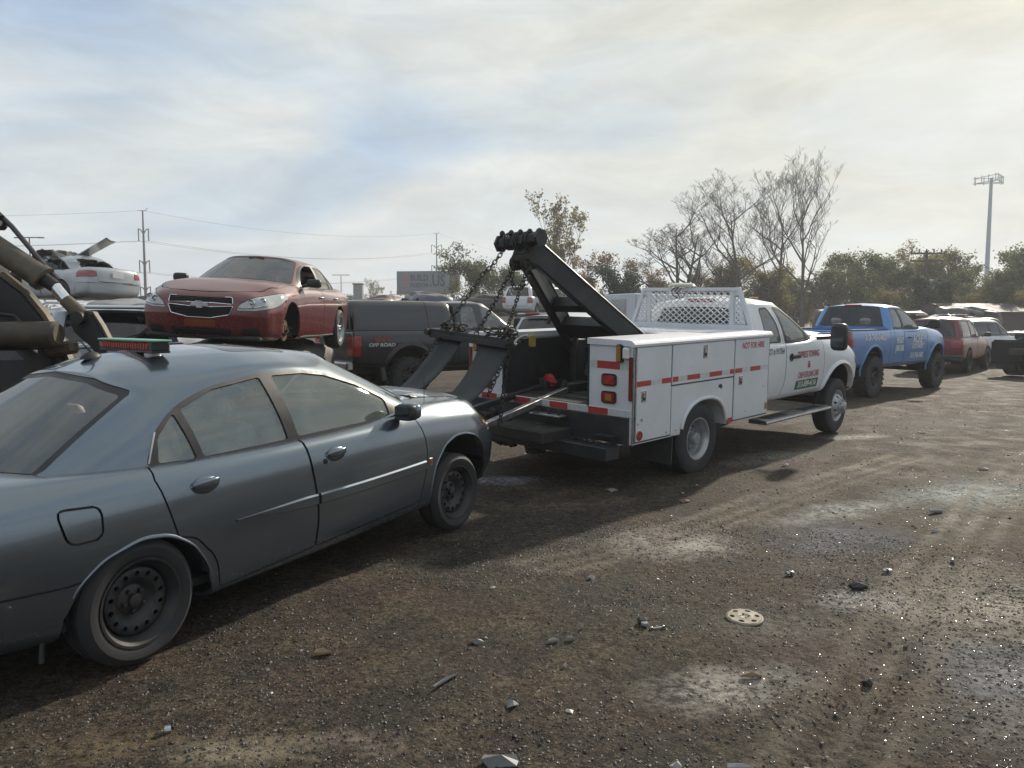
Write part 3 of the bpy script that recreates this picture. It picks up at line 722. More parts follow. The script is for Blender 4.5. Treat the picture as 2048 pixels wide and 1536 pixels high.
    P.panel('rear_window', both([11, 10, 9], .02, .97, .985), (1, 2), lambda c, n: n[0] < -.15 and c[0] < .5 and abs(n[1]) < .85, gap=.022)
    sr = rpoly([(.95, -.36), (1.42, -.36), (1.46, 0), (1.42, .36), (.95, .36), (.92, 0)], .06)
    P.panel('sunroof', sr, (0, 1), lambda c, n: n[2] > .8, gap=.009)
    P.done(); bv2 = P.bvh()
    P.extract(0, name='roof', material=P_GREY, parent=T, solid=.02)
    P.extract(-1, inset=.004, name='seal', material=M['trim'], parent=T)
    for sd in (1, -1):
        k = P.names.index('window_trim'); P.extract(k, sd, inset=-.002, name='window_trim', material=M['trim'], parent=T)
    P.extract(P.names.index('windshield'), inset=.004, name='windshield', material=G_SEDAN, parent=T)
    P.extract(P.names.index('rear_window'), inset=.003, name='rear_window', material=G_REAR, parent=T)
    P.extract(P.names.index('sunroof'), name='sunroof', material=G_REAR, parent=T)
    k = P.names.index('window'); fs = [f for f in bm.faces if f[P.lay] == k]
    for f in fs: f[P.lay] = 100 + (0 if f.calc_center_median()[0] < .405 and f.calc_center_median()[0] < .33 + (1.17 - f.calc_center_median()[2]) * .28 else 1 if f.calc_center_median()[0] < 1.08 else 2)
    for i in range(3):
        for sd in (1, -1): P.extract(100 + i, sd, inset=.006, name='window', material=G_SEDAN, parent=T if i == 0 else doors[(('rear_door', 'front_door')[i - 1], sd)])
    bm.free()
    # bright edge on the quarter window, black beltline strip
    for sd in (1, -1):
        fn = on_side(bv2, sd, .003); MB().tube([fn(.13, .93), fn(.165, 1.01), fn(.20, 1.075)], .005, 6).build('window_edge_strip', M['alu'], T, 60)
        mirror(T, (2.06, sd * .855, .995), sd, (.11, .16, .118), M['trim'], (2.12, sd * .74, .975))
        MB().blob((2.095, sd * .862, 1.0), (.09, .157, .115), 3.4).build('mirror_cap', P_GREY, T, 180)
    seats(T, 1.25, .42, .48, .37, M['int'], .37, (1.88, 2.3, 1.0, .66), .52)
    MB().box((-.05, 0, .90), (.55, 1.2, .03), .01).build('parcel_shelf', M['intdark'], T)
    MB().box((1.0, 0, .26), (2.9, 1.45, .04)).build('floor_pan', M['intdark'], T)
    # fin antenna at the back of the roof, whip at the front wing
    b = MB(); b.lathe([(.0, .055), (.018, .045), (.032, .02), (.036, .0)], 16, (0, 0, 0), 'z'); b.v = [(p[0] * 1.9 + .33, p[1], p[2] * .8 + 1.418) for p in b.v]; b.tube([(.34, 0, 1.445), (.26, 0, 1.53)], [.007, .003], 6); b.build('roof_antenna', M['trim'], T)
    MB().tube([(2.46, -.715, .97), (2.463, -.715, 1.22)], .0022, 5).build('whip_antenna', M['trim'], T)
    # badge low on the front wing
    q = on_side(bv, -1, .002)(2.345, .62); MB().box((2.345, q[1], .60), (.035, .004, .055), .0015).build('wing_badge', M['chrome'], T); MB().box((2.345, q[1] - .003, .60), (.024, .003, .040), .001).build('badge_face', M['red'], T)
    # splash guard hanging behind the back wheel
    MB().tube([(-.27, -.72, .44), (-.36, -.74, .36), (-.42, -.75, .24), (-.43, -.755, .15)], .012, 6).build('splash_guard', M['trim'], T)
    # cowl grille and wiper
    MB().box((2.52, 0, 1.045), (.16, 1.20, .02), .006, Matrix.Rotation(.2, 3, 'Y')).build('cowl', M['trim'], T)
    MB().tube([(2.50, -.55, 1.03), (2.42, -.25, 1.11), (2.36, .05, 1.14)], .008, 5).build('wiper', M['trim'], T)
    for c, sd in (((0, -.745, .296), -1), ((0, .745, .296), 1)): wheel(T, c, sd, .30, .205, .195)
    for c, sd in (((2.728, -.745, .298), -1), ((2.728, .745, .298), 1)): wheel(T, c, sd, .30, .205, .195, yaw=R(-3))
    MB().tube([(0, -.7, .28), (0, .7, .28)], .04, 8).build('rear_axle', M['under'], T); MB().tube([(2.728, -.7, .30), (2.728, .7, .30)], .035, 8).build('front_axle', M['under'], T)
    return T, bv2
SEDAN, SEDAN_ROOF = grey_sedan()

def tow_light_bar():
    mw = frame((-2.486, 3.965, 0), 29.17)
    # stands on the roof: local frame of the car; centre found on the roof skin
    T = thing('tow_light_bar', 'long tow light bar with green top and red lens standing on the grey sedan roof', 'light bar', mw)
    z = SEDAN_ROOF.ray_cast(Vector((.61, .04, 3)), Vector((0, 0, -1)))[0].z
    c = Vector((.61, .04, z - .034)); rot = Matrix.Rotation(R(-14), 3, 'Z')
    def bx(n, off, d, bev, m, parent=T): return MB().box(c + rot @ Vector(off), d, bev, rot).build(n, m, parent)
    bx('lower_case', (0, 0, .025), (.10, .80, .014), .004, M['trim'])
    bx('lens', (0, .025, .055), (.105, .74, .050), .012, M['red'])
    bx('end_cap', (0, -.372, .055), (.10, .05, .054), .008, M['trim'])
    bx('top_cover', (0, .0, .086), (.112, .82, .013), .005, mat('pale_green_plastic', (0.18, 0.42, 0.30), 0.45, var=.15, dirt=(.2, .2, .17), dirt_amt=.3))
    for k in range(18): bx('lens_rib', (-.0535, -.30 + k * .036, .055), (.004, .006, .040), .001, M['red'])
    for y in (-.28, .28):
        p = c + rot @ Vector((0, y, 0)); MB().lathe([(0, .022), (.04, .022), (.045, .016), (.045, -.016), (0, -.016)], 20, p, 'z').build('magnet_foot', M['alu'], T)
tow_light_bar()
# ------------------------------------------------------------------ the white tow truck
P_WHITE = paint('white_truck_paint', (0.66, 0.68, 0.70), metal=0.0, rough=0.34, coat=0.5, dust=0.16, dustcol=(0.34, 0.32, 0.29), low=0.35, zlow=0.85)
P_BOX = paint('white_box_paint', (0.66, 0.68, 0.71), metal=0.0, rough=0.42, coat=0.25, dust=0.34, dustcol=(0.38, 0.37, 0.345), up=0.35, low=0.6, zlow=0.85)
G_CLEAR = glass('clear_cab_glass', (0.66, 0.72, 0.68), 0.36, (0.36, 0.36, 0.33))
G_DARK = glass('dark_tinted_glass', (0.07, 0.08, 0.09), 0.06, (0.10, 0.11, 0.12))
RT = mat('red_reflective_tape', (0.42, 0.035, 0.03), 0.4, var=.2, scale=40, dirt=(.2, .12, .1), dirt_amt=.3)
WT = mat('white_reflective_tape', (0.55, 0.56, 0.55), 0.4, var=.12, scale=40, dirt=(.3, .28, .25), dirt_amt=.4)
F_RED = mat('red_lettering', (0.40, 0.03, 0.05), 0.5, var=.1); F_BLK = mat('black_lettering', (0.03, 0.03, 0.04), 0.5, var=.1)
F_GRN = mat('green_sign_ground', (0.02, 0.13, 0.06), 0.5, var=.1); F_WHT = mat('white_lettering', (0.72, 0.72, 0.70), 0.5, var=.05)
F_BLU = mat('blue_lettering', (0.03, 0.06, 0.22), 0.5, var=.1)
def ring_both(b3, t3, cols, m0, m1, k):
    b3, t3 = np.array(b3), np.array(t3)
    P = lambda c, m: [b3[c][1] * (1 - m) + t3[c][1] * m, b3[c][2] * (1 - m) + t3[c][2] * m]
    lo = [P(c, m0) for c in cols]; hi = [P(c, m1) for c in cols]; lo[-1][0] *= k; hi[-1][0] *= k
    return rpoly([(-a, b) for a, b in lo[::-1]] + [tuple(q) for q in lo[1:]] + [tuple(q) for q in hi[::-1]] + [(-a, b) for a, b in hi[1:]], .04)
def lattice(mb, y0, y1, z0, z1, ny, nz, h=.40, keep=None):
    """sheet punched with a staggered pattern of diamond holes (in the y-z plane)"""
    ay, az = (y1 - y0) / ny, (z1 - z0) / nz; ids = {}; vs = []; fs = []
    def V(y, z):
        k = (round(y, 5), round(z, 5))
        if k not in ids: ids[k] = len(vs); vs.append((0, y, z))
        return ids[k]
    for i in range(ny):
        for j in range(nz):
            if keep and not keep(y0 + (i + .5) * ay, z0 + (j + .5) * az): continue
            for sx in (0, 1):
                for sz in (0, 1):
                    f = lambda a, b: V(y0 + (i + (1 - a if sx else a)) * ay, z0 + (j + (1 - b if sz else b)) * az)
                    fs.append((f(h, 0), f(.5, 0), f(.5, .5 - h), f(.5 - h, .5), f(0, .5), f(0, h)))
    mb.add(vs, fs)
def tape_on(name, fn, pts, m, parent): return decal(name, [p for p in pts], [tuple(range(len(pts)))], fn, m, parent)

TRUCK_M = frame((1.22, 9.09, 0), 44.7, 1.4, 1.7)
def tow_truck():
    T = thing('tow_truck', 'white tow truck with tool compartments, black boom and dual rear wheels, towing the grey sedan', 'tow truck', TRUCK_M)
    # ---- side compartments
    for sd in (-1, 1):
        arch = [(-.42, .50), (-.395, .60), (-.33, .70), (-.22, .78), (-.08, .822), (.05, .832), (.20, .825), (.33, .785), (.43, .71), (.49, .60), (.515, .50)]
        poly = [(-1.26, .50)] + arch + [(1.50, .50), (1.50, 1.455), (-1.26, 1.455)]
        lo, hi = (-1.155, -.62) if sd < 0 else (.62, 1.155)
        mb = MB().prism(poly, 1, lo, hi); SBx = mb.build('tool_box', P_BOX, T, 30)
        if sd > 0: MB().box((-.50, .611, 1.13), (1.54, .014, .62)).build('inner_wall', M['blacksteel'], SBx)
        else: MB().box((-.50, -.611, 1.13), (1.54, .014, .62)).build('inner_wall', M['blacksteel'], SBx)
        # lid with a rolled outer edge
        y1 = 1.185; pr = [(.605, 1.458), (1.13, 1.458), (1.16, 1.447), (1.182, 1.452), (y1, 1.475), (y1 - .012, 1.490), (1.165, 1.500), (1.150, 1.508), (1.120, 1.514), (.605, 1.520)]
        MB().prism([(sd * a, b) for a, b in pr], 0, -1.285, 1.545).build('lid', P_BOX, SBx, 25)
        mb = MB().box((-1.2625, sd * 1.163, .97), (.016, .022, .95), .004); mb.build('corner_post', M['alu'], SBx)
        y = sd * 1.155
        def door(x0, x1, z0, z1, nm='compartment_door'):
            return MB().box(((x0 + x1) / 2, y + sd * .008, (z0 + z1) / 2), (x1 - x0, .018, z1 - z0), .006).build(nm, P_BOX, T)
        d1 = door(-1.225, -.628, .525, 1.445); d2 = door(-.606, .645, 1.035, 1.445); d3 = door(.667, 1.485, .525, 1.445)
        for nm, x0, x1, z0, z1 in (('gap', -1.24, -.617, .512, 1.452), ('gap', -.617, .656, 1.022, 1.452), ('gap', .656, 1.495, .512, 1.452)):
            MB().box(((x0 + x1) / 2, y + sd * .0015, (z0 + z1) / 2), (x1 - x0, .004, z1 - z0)).build('door_seal', M['trim'], T)
        # fixed panel round the wheel arch, with its rolled lip
        fl = [(-.603, .515)] + [(a - (.03 if a < 0 else -.03) * (b < .7), b + .004) for a, b in arch] + [(.645, .515), (.645, 1.017), (-.603, 1.017)]
        MB().prism(fl, 1, y + sd * .0005, y + sd * .0105).build('wheel_panel', P_BOX, T, 30)
        MB().tube([(a, y + sd * .012, b + .012) for a, b in rpoly(arch, .05)[4:-4]], .022, 8).build('arch_lip', P_BOX, T, 60)
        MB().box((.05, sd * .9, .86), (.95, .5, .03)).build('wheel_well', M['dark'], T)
        # paddle latches
        for dd, x, z, w, h in ((d1, -1.105, .965, .085, .115), (d2, .012, 1.345, .085, .14), (d3, .80, .975, .085, .105)):
            yy = y + sd * .0175; q = MB().box((x, yy, z), (w, .006, h), .003).build('latch', M['chrome'], dd)
            MB().box((x, yy + sd * .002, z - .004), (w * .62, .006, h * .62), .002).build('latch_recess', M['under'], dd)
            MB().box((x, yy + sd * .006, z + h * .12), (w * .42, .008, h * .42), .002).build('latch_paddle', M['alu'], dd)
        # red and white tape along the side
        fn = lambda a, b: (a, y + sd * .0178, b)
        for x0, x1, dd in ((-1.222, -.985, d1), (-.80, -.632, d1), (-.602, -.50, d2), (-.33, -.08, d2), (.11, .375, d2), (.55, .643, d2), (.669, .83, d3), (1.02, 1.27, d3)):
            tape_on('red_tape', fn, [(x0, 1.065), (x1, 1.065), (x1, 1.118), (x0, 1.118)], RT, dd)
        for x0, x1, dd in ((-.985, -.80, d1), (-.50, -.33, d2), (-.08, .11, d2), (.375, .55, d2), (.83, 1.02, d3), (1.27, 1.48, d3)):
            tape_on('white_tape', fn, [(x0, 1.065), (x1, 1.065), (x1, 1.118), (x0, 1.118)], WT, dd)
        MB().lathe([(0, -.006), (.045, -.006), (.05, 0), (.05, .006)], 20, (-1.165, y + sd * .02, .585)).build('side_reflector', M['red'], d1)
        MB().box((1.44, y + sd * .02, .62), (.05, .016, .085), .012).build('side_marker', M['amber'], d3)
        tape_on('red_tape', lambda a, b: (a, y + sd * .012, b), [(.53, .505), (.645, .505), (.645, .565), (.53, .565)], RT, T)
        rg0 = random.Random(31 + sd)
        for cx, cz, s_, m_, par in ((.37, .945, .042, M['under'], None), (-1.13, .735, .022, M['alu'], d1), (-1.19, .70, .012, M['rust'], d1), (-.70, .56, .014, M['rust'], d1), (.93, .60, .010, M['rust'], d3), (1.36, .86, .012, M['under'], d3), (-.25, 1.20, .007, M['under'], d2), (-.62 + .10, .56, .012, M['rust'], None)):
            pts = [(cx + s_ * rg0.uniform(.55, 1.25) * math.cos(2 * math.pi * i / 9), cz + s_ * .75 * rg0.uniform(.5, 1.2) * math.sin(2 * math.pi * i / 9)) for i in range(9)]
            tape_on('paint_chip', (lambda a, b: (a, y + sd * .0178, b)) if par is not None else (lambda a, b: (a, y + sd * .0112, b)), pts, m_, par if par is not None else T)
        for dd, x0 in ((d1, -1.232), (d3, 1.478)):
            MB().tube([(x0, y + sd * .014, .54), (x0, y + sd * .014, 1.43)], .007, 6).build('hinge', M['alu'], dd)
        # rear face of the box
        xr = -1.262
        rf = lambda a, b: (xr - .004, sd * a, b)
        MB().box((xr - .0005, sd * .888, 1.14), (.004, .53, .72)).build('rear_panel', P_BOX, SBx)
        tape_on('red_tape', rf, [(.72, 1.225), (1.0, 1.225), (1.0, 1.30), (.72, 1.30)], RT, T)
        tape_on('white_tape', rf, [(.625, 1.225), (.72, 1.225), (.72, 1.30), (.625, 1.30)], WT, T); tape_on('white_tape', rf, [(1.0, 1.225), (1.12, 1.225), (1.12, 1.30), (1.0, 1.30)], WT, T)
        for z in (1.118, .945):
            L = MB().prism(rpoly([(sd * .785, z - .06), (sd * .965, z - .06), (sd * .965, z + .06), (sd * .785, z + .06)], .035), 0, xr - .018, xr).build('tail_light', M['trim'], T, 30)
            MB().prism(rpoly([(sd * .802, z - .045), (sd * .948, z - .045), (sd * .948, z + .045), (sd * .802, z + .045)], .025), 0, xr - .026, xr - .01).build('lens', M['red'], L, 30)
            if z < 1: MB().box((xr - .026, sd * .878, z), (.004, .075, .065), .001).build('reversing_lens', M['amber'], L)
        MB().prism(rpoly([(sd * 1.118, .93), (sd * 1.152, .93), (sd * 1.152, 1.355), (sd * 1.118, 1.355)], .015), 0, xr - .022, xr).build('reflector_strip', lens('dark_red_lens', (.20, .02, .015)), T, 30)
        o = MB().prism(rpoly([(sd * .985, 1.295), (sd * 1.045, 1.295), (sd * 1.045, 1.475), (sd * .985, 1.475)], .03), 0, xr - .05, xr).build('rear_lamp', M['trim'], T, 30)
        MB().prism(rpoly([(sd * .993, 1.305), (sd * 1.037, 1.305), (sd * 1.037, 1.465), (sd * .993, 1.465)], .02), 0, xr - .058, xr - .04).build('lens', M['amber'], o, 30)
        MB().box((xr - .03, sd * 1.09, 1.39), (.05, .07, .11), .012).build('lamp_bracket', M['whitepl'], o)
    # number plate on the left box, lettering on the right one
    pl = MB().box((-1.272, .90, 1.415), (.006, .33, .165), .002).build('number_plate', M['whitepl'], T)
    v, f = text_polys('BC66097', .085, .003, .8); decal('plate_number', v, f, lambda a, b: (-1.2765, .90 - a, 1.405 + b), F_BLU, pl)
    v, f = text_polys('PURE MICHIGAN', .022, .001, 1); decal('plate_heading', v, f, lambda a, b: (-1.2765, .90 - a, 1.475 + b), F_BLU, pl)
    v, f = text_polys('NOT FOR HIRE', .098, .0025, .80); decal('not_for_hire_lettering', v, f, lambda a, b: (1.08 + a, -1.1735, 1.365 + b), F_RED, T)
    # rear sill with tape, bed, black apron and bumper
    MB().box((-1.255, 0, .80), (.03, 2.30, .075), .004).build('rear_sill', P_BOX, T)
    for k in range(9):
        a = -1.13 + k * .262; tape_on('red_tape' if k % 2 else 'white_tape', lambda p, q: (-1.2725, p, q), [(a, .768), (a + .25, .768), (a + .25, .832), (a, .832)], RT if k % 2 else WT, T)
    MB().box((-.45, 0, .83), (1.60, 1.22, .03)).build('bed_floor', M['under'], T)
    for k in range(5): MB().box((-1.0 + .3 * k, 0, .853), (.05, 1.20, .016), .004).build('bed_cleat', M['blacksteel'], T)
    MB().box((-1.262, 0, .63), (.04, 2.24, .265), .006).build('rear_apron', M['blacksteel'], T)
    MB().box((-1.39, 0, .42), (.21, 2.06, .13), .008).build('rear_bumper', M['blacksteel'], T)
    b = MB(); b.box((-1.33, -.90, .575), (.10, .20, .014), .003); b.box((-1.33, -.985, .53), (.10, .012, .10), .002); b.build('step_bracket', M['blacksteel'], T)
    b = MB(); b.box((-1.36, -.15, .70), (.12, .42, .02), .004)
    b.build('hook_rail', M['alu'], T)
    for k in range(3): MB().tube([(-1.36, -.02 - .14 * k, .70), (-1.36, -.02 - .14 * k, .76)], .014, 8).build('rail_pin', M['under'], T)
    # winch clutter and receiver under the sill
    rg = random.Random(4); b = MB()
    for k in range(30): b.box((-1.40 + rg.uniform(-.08, .12), rg.uniform(-.1, 1.05), .46 + rg.uniform(-.16, .16)), (rg.uniform(.06, .16), rg.uniform(.06, .24), rg.uniform(.05, .13)), .014, Matrix.Rotation(rg.uniform(-.5, .5), 3, 'X'))
    b.build('hitch_gear', M['under'], T)
    for sd in (-1, 1): MB().box((-.56, sd * .90, .40), (.018, .52, .40), .003, Matrix.Rotation(.05, 3, 'Y')).build('mud_flap', mat('rubber_flap', (.03, .032, .034), .7, var=.3, dirt=(.1, .09, .08), dirt_amt=.5), T)
    MB().box((.9, 0, .52), (5.2, .8, .14), .02).build('chassis', M['under'], T)
    MB().tube([(0, -.9, .40), (0, .9, .40)], .07, 10).build('rear_axle', M['under'], T); MB().lathe([(.0, -.2), (.12, -.14), (.16, 0), (.12, .14), (0, .2)], 16, (0, 0, .40)).build('differential', M['under'], T)
    MB().tube([(4.1, -.8, .38), (4.1, .8, .38)], .06, 10).build('front_axle', M['under'], T)
    # decking between the boxes, headache rack
    MB().box((.88, 0, 1.487), (1.31, 1.208, .05), .006).build('deck', P_BOX, T)
    RK = MB().box((1.55, 0, 1.535), (.05, 1.80, .075), .006).build('headache_rack', P_BOX, T)
    MB().box((1.55, 0, 2.015), (.05, 1.42, .045), .006).build('top_rail', P_BOX, RK)
    for sd in (-1, 1):
        MB().beam((1.55, sd * .905, 1.50), (1.55, sd * .70, 2.035), .05, .045, (1, 0, 0), .005).build('side_rail', P_BOX, RK)
        MB().box((1.551, sd * .618, 1.78), (.03, .055, .44), .004).build('upright', P_BOX, RK)
        b = MB(); b.prism([(sd * .64, 1.92), (sd * .64, 2.0), (sd * .715, 2.0), (sd * .75, 1.91)], 0, 1.545, 1.553)
        b.prism([(sd * .64, 1.57), (sd * .66, 1.57), (sd * .66, 1.93), (sd * .64, 1.93)], 0, 1.545, 1.553); b.prism([(sd * .815, 1.57), (sd * .885, 1.57), (sd * .74, 1.93), (sd * .72, 1.93)], 0, 1.545, 1.553)
        b.build('side_plate', P_BOX, RK)
        b = MB(); lattice(b, sd * .655 if sd > 0 else -.655 - .24, sd * .655 + .24 if sd > 0 else -.655, 1.57, 1.94, 4, 6, .20, lambda y, z: abs(y) < .885 - (z - 1.57) * .44)
        b.v = [(1.549, p[1], p[2]) for p in b.v]; o = b.build('punched_plate', P_BOX, RK); md = o.modifiers.new('t', 'SOLIDIFY'); md.thickness = .004
    b = MB(); lattice(b, -.60, .60, 1.568, 1.995, 13, 6, .38); b.v = [(1.549, p[1], p[2]) for p in b.v]
    o = b.build('mesh_panel', P_BOX, RK); md = o.modifiers.new('t', 'SOLIDIFY'); md.thickness = .005
    bc = MB().lathe([(0, .062), (.10, .060), (.152, .050), (.165, .032), (.165, .012), (.15, .006), (0, .004)], 32, (1.55, .11, 2.038), 'z').build('beacon', mat('yellowed_white_plastic', (.62, .60, .48), .4, var=.1), RK)
    MB().lathe([(.168, .026), (.170, .024), (.170, .018), (.168, .016)], 32, (1.55, .11, 2.038), 'z').build('beacon_rim', M['alu'], bc)
    for k in range(3): MB().tube([(1.52, .10 + .05 * k, 2.04), (1.515, .14 + .06 * k, 1.99), (1.515, .05 + .09 * k, 1.94), (1.53, .10 + .03 * k, 1.90)], .006, 5).build('wire', M['trim'], RK)
    # ---- boom
    def leg(sd): return [(-1.56, sd * .06, 2.42), (-.02, sd * .55, 1.25)]
    BO = MB().tube([(-1.62, .29, 2.462), (-1.62, -.27, 2.502)], .068, 6).build('boom_crossbar', M['blacksteel'], T, 30)
    for sd in (-1, 1):
        MB().lathe([(0, -.014), (.092, -.014), (.092, .014), (0, .014)], 6, (-1.62, .01 + sd * .28, 2.482 - sd * .02)).build('end_plate', M['blacksteel'], BO, 30)
        a, b_ = leg(sd); a, b_ = Vector(a), Vector(b_); d = (b_ - a).normalized(); b2 = a + d * 2.35
        MB().beam(a - d * .05, b2, .085, .24, (0, 0, 1), .01).build('boom_leg', M['blacksteel'], T)
        MB().beam(a - d * .05 + Vector((0, sd * .0, .122)), b2 + Vector((0, 0, .122)), .11, .012, (0, 0, 1), .002).build('leg_flange', M['blacksteel'], T)
        MB().beam(a - d * .02 + Vector((0, 0, -.122)), b2 + Vector((0, 0, -.122)), .11, .012, (0, 0, 1), .002).build('leg_flange', M['blacksteel'], T)
        MB().box((-.22, sd * .40, 1.12), (.15, .13, .62), .012).build('boom_post', M['blacksteel'], T)
        MB().tube([(-.35, sd * .33, .88), (-.35, sd * .33, 1.45)], .025, 8).build('post_rod', M['under'], T)
    def lp(t): return Vector(leg(1)[0]).lerp(Vector(leg(1)[1]), t)
    for t0, t1 in ((.47, .53), (.66, .80)):
        p, q = lp(t0), lp(t1); vs = [(p.x, p.y, p.z), (q.x, q.y, q.z), (q.x, -q.y, q.z), (p.x, -p.y, p.z)]; n = (Vector(vs[1]) - Vector(vs[0])).cross(Vector(vs[3]) - Vector(vs[0])).normalized() * .06
        b = MB().add([Vector(v) + n for v in vs] + [Vector(v) - n for v in vs], [(0, 1, 2, 3), (7, 6, 5, 4), (0, 4, 5, 1), (1, 5, 6, 2), (2, 6, 7, 3), (3, 7, 4, 0)]); b.build('boom_brace', M['blacksteel'], T)
    b = MB(); b.box((-1.52, 0, 2.34), (.22, .24, .24), .03, Matrix.Rotation(.6, 3, 'Y')); b.build('boom_head', M['under'], T)
    for k in range(2): MB().lathe([(.0, -.025), (.075, -.025), (.055, -.01), (.055, .01), (.075, .025), (0, .025)], 18, (-1.60, -.07 + .16 * k, 2.26)).build('cable_sheave', M['under'], T)
    for y in (.28, .15, .02, -.11, -.24):
        b = MB(); ring = [(-1.62 + .0 * a, y + .026 * math.sin(a) - .01, 2.560 + .026 * math.cos(a)) for a in np.linspace(-2.2, 2.0, 12)]
        b.tube(ring, [.015, .015, .014, .014, .013, .013, .012, .012, .011, .010, .008, .004], 7); b.box((-1.62, y, 2.56), (.035, .035, .05), .008)
        b.build('grab_hook', M['under'], BO, 60)
        if y not in (.28, -.24):
            b = MB()
            for dy in (-.018, .018): b.tube([(-1.62 + .083 * math.cos(a), y + dy, 2.482 + .083 * math.sin(a)) for a in np.linspace(0, 2 * math.pi, 15)], .010, 6, False)
            b.build('chain_wrap', M['under'], BO, 60)
    # spacer arms from the bed to the sling
    for y, tip in ((.15, (-2.75, -.18, .60)), (.50, (-2.75, .32, .66))):
        c = Vector((-.75, y, .90)); AR = MB().beam((-.35, y + .02, .90), c, .12, .10, bev=.01).build('spacer_arm_socket', M['blacksteel'], T)
        MB().beam(c + Vector((.12, 0, .0)), tip, .065, .065, bev=.006).build('spacer_arm', M['alu'] if y < .3 else M['blacksteel'], T)
        MB().lathe([(0, .07), (.03, .065), (.035, .04), (.035, 0)], 10, c + Vector((.0, 0, .02)), 'z').build('pin', M['under'], AR)
    AR2 = 0; yl = MB().prism(rpoly([(-.86, 1.345), (-.77, 1.345), (-.77, 1.475), (-.86, 1.475)], .02), 1, .575, .604).build('yellow_lamp', mat('yellow_plastic', (.50, .36, .07), .45, var=.2), T, 30)
    MB().tube([(-.81, .60, 1.34), (-.80, .57, 1.22), (-.74, .56, 1.12), (-.72, .59, 1.04)], .008, 5).build('lamp_cable', M['trim'], yl)
    MB().tube([(-.30, .2, 1.02), (-.36, .1, 1.17)], .028, 8).build('hydraulic_ram', M['alu'], T)
    # ---- cab
    st = [(1.70, .56, .90, .965, .950, 1.315, 1.33), (2.2, .56, .915, .985, .965, 1.315, 1.33), (3.0, .56, .915, .985, .965, 1.310, 1.34), (3.45, .56, .915, .985, .950, 1.315, 1.45), (3.7, .56, .92, .995, .925, 1.31, 1.455), (4.1, .55, .93, 1.005, .90, 1.285, 1.43), (4.55, .52, .93, 1.0, .88, 1.24, 1.37), (4.82, .48, .92, .985, .86, 1.17, 1.27)]
    bm = lower_bm(st, endR=[(.02, .99, .96), (.03, .97, .7), (.032, .95, 0)], endF=[(.08, .985, .92), (.13, .96, .62), (.14, .95, 0)], bowR=.0, bowF=.16, powF=3)
    P = Panels(bm)
    P.panel('REMOVE', [(1.76, -.86), (3.42, -.86), (3.42, .86), (1.76, .86)], (0, 1), lambda c, n: n[2] > .35 and c[2] > 1)
    fa = [(3.56, .40), (3.60, .62), (3.69, .79), (3.84, .905), (4.02, .955), (4.20, .955), (4.38, .905), (4.53, .79), (4.62, .62), (4.66, .40)]
    P.panel('REMOVE', rpoly(fa, .06), cond=lambda c, n: abs(c[1]) > .55, over=None)
    P.panel('front_door', rpoly([(2.365, 1.36, .01), (2.36, .80, .05), (2.26, .60, .05), (3.50, .59, .05), (3.54, .72, .1), (3.56, 1.0, .1), (3.50, 1.36, .01)], .05), gap=.012)
    P.panel('rear_door', rpoly([(1.735, 1.36, .01), (1.735, .60, .03), (2.243, .60, .05), (2.345, .80, .05), (2.35, 1.36, .01)], .04), gap=.012)
    P.panel('hood', [(3.52, -.84), (4.6, -.80), (4.93, -.7), (4.93, .7), (4.6, .80), (3.52, .84)], (0, 1), lambda c, n: n[2] > .5 and c[2] > 1, gap=.01)
    P.panel('headlight', rpoly([(4.72, 1.16), (4.66, .93), (5.2, .88), (5.2, 1.14)], .03), cond=lambda c, n: abs(c[1]) > .45 and c[0] > 4.5, gap=.008)
    P.panel('bumper', [(4.66, .72), (5.3, .72), (5.3, .3), (4.6, .3)], cond=lambda c, n: c[0] > 4.5, gap=.012)
    P.panel('grille', [(-.45, .80), (.45, .80), (.48, 1.14), (-.48, 1.14)], (1, 2), lambda c, n: n[0] > .5 and c[0] > 4.5, gap=.01)
    P.done(); bv = P.bvh()
    P.extract(0, solid=.02, name='cab', material=P_WHITE, parent=T); P.extract(-1, inset=.012, name='seam', material=M['trim'], parent=T)
    D = {}
    for sd in (1, -1):
        for nm in ('front_door', 'rear_door'): D[nm, sd] = P.extract(P.names.index(nm), sd, solid=.02, name='door', material=P_WHITE, parent=T)
        P.extract(P.names.index('headlight'), sd, name='headlight', material=M['clear'], parent=T)
    for nm, mt in (('hood', P_WHITE), ('bumper', M['chrome']), ('grille', M['trim'])): P.extract(P.names.index(nm), solid=.015, name=nm, material=mt, parent=T)
    bm.free()
    for sd in (1, -1):
        fn = on_side(bv, sd, 0); aa = rpoly(fa, .06)[5:-5]; c = np.array((4.11, .50)); vs = []
        for p in aa:
            d = np.array(p) - c; d /= np.linalg.norm(d); q = fn(*(np.array(p) + d * .05))
            for r_, dy in ((.05, .001), (.03, .022), (.004, .030), (-.004, .02), (-.004, -.05)): vs.append((p[0] + d[0] * r_, q[1] + sd * dy, p[1] + d[1] * r_))
        MB().add(vs, [(i * 5 + k, i * 5 + k + 1, i * 5 + 6 + k, i * 5 + 5 + k) for i in range(len(aa) - 1) for k in range(4)]).build('fender_flare', P_WHITE, T, 50)
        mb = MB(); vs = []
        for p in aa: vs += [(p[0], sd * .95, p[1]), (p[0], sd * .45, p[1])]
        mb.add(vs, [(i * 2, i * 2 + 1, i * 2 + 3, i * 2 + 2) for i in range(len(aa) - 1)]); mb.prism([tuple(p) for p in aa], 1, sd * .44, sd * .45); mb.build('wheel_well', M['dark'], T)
        q = fn(2.60, 1.13); h = MB().box((2.61, q[1] + sd * .02, 1.135), (.23, .03, .045), .012).build('handle', M['trim'], D['front_door', sd])
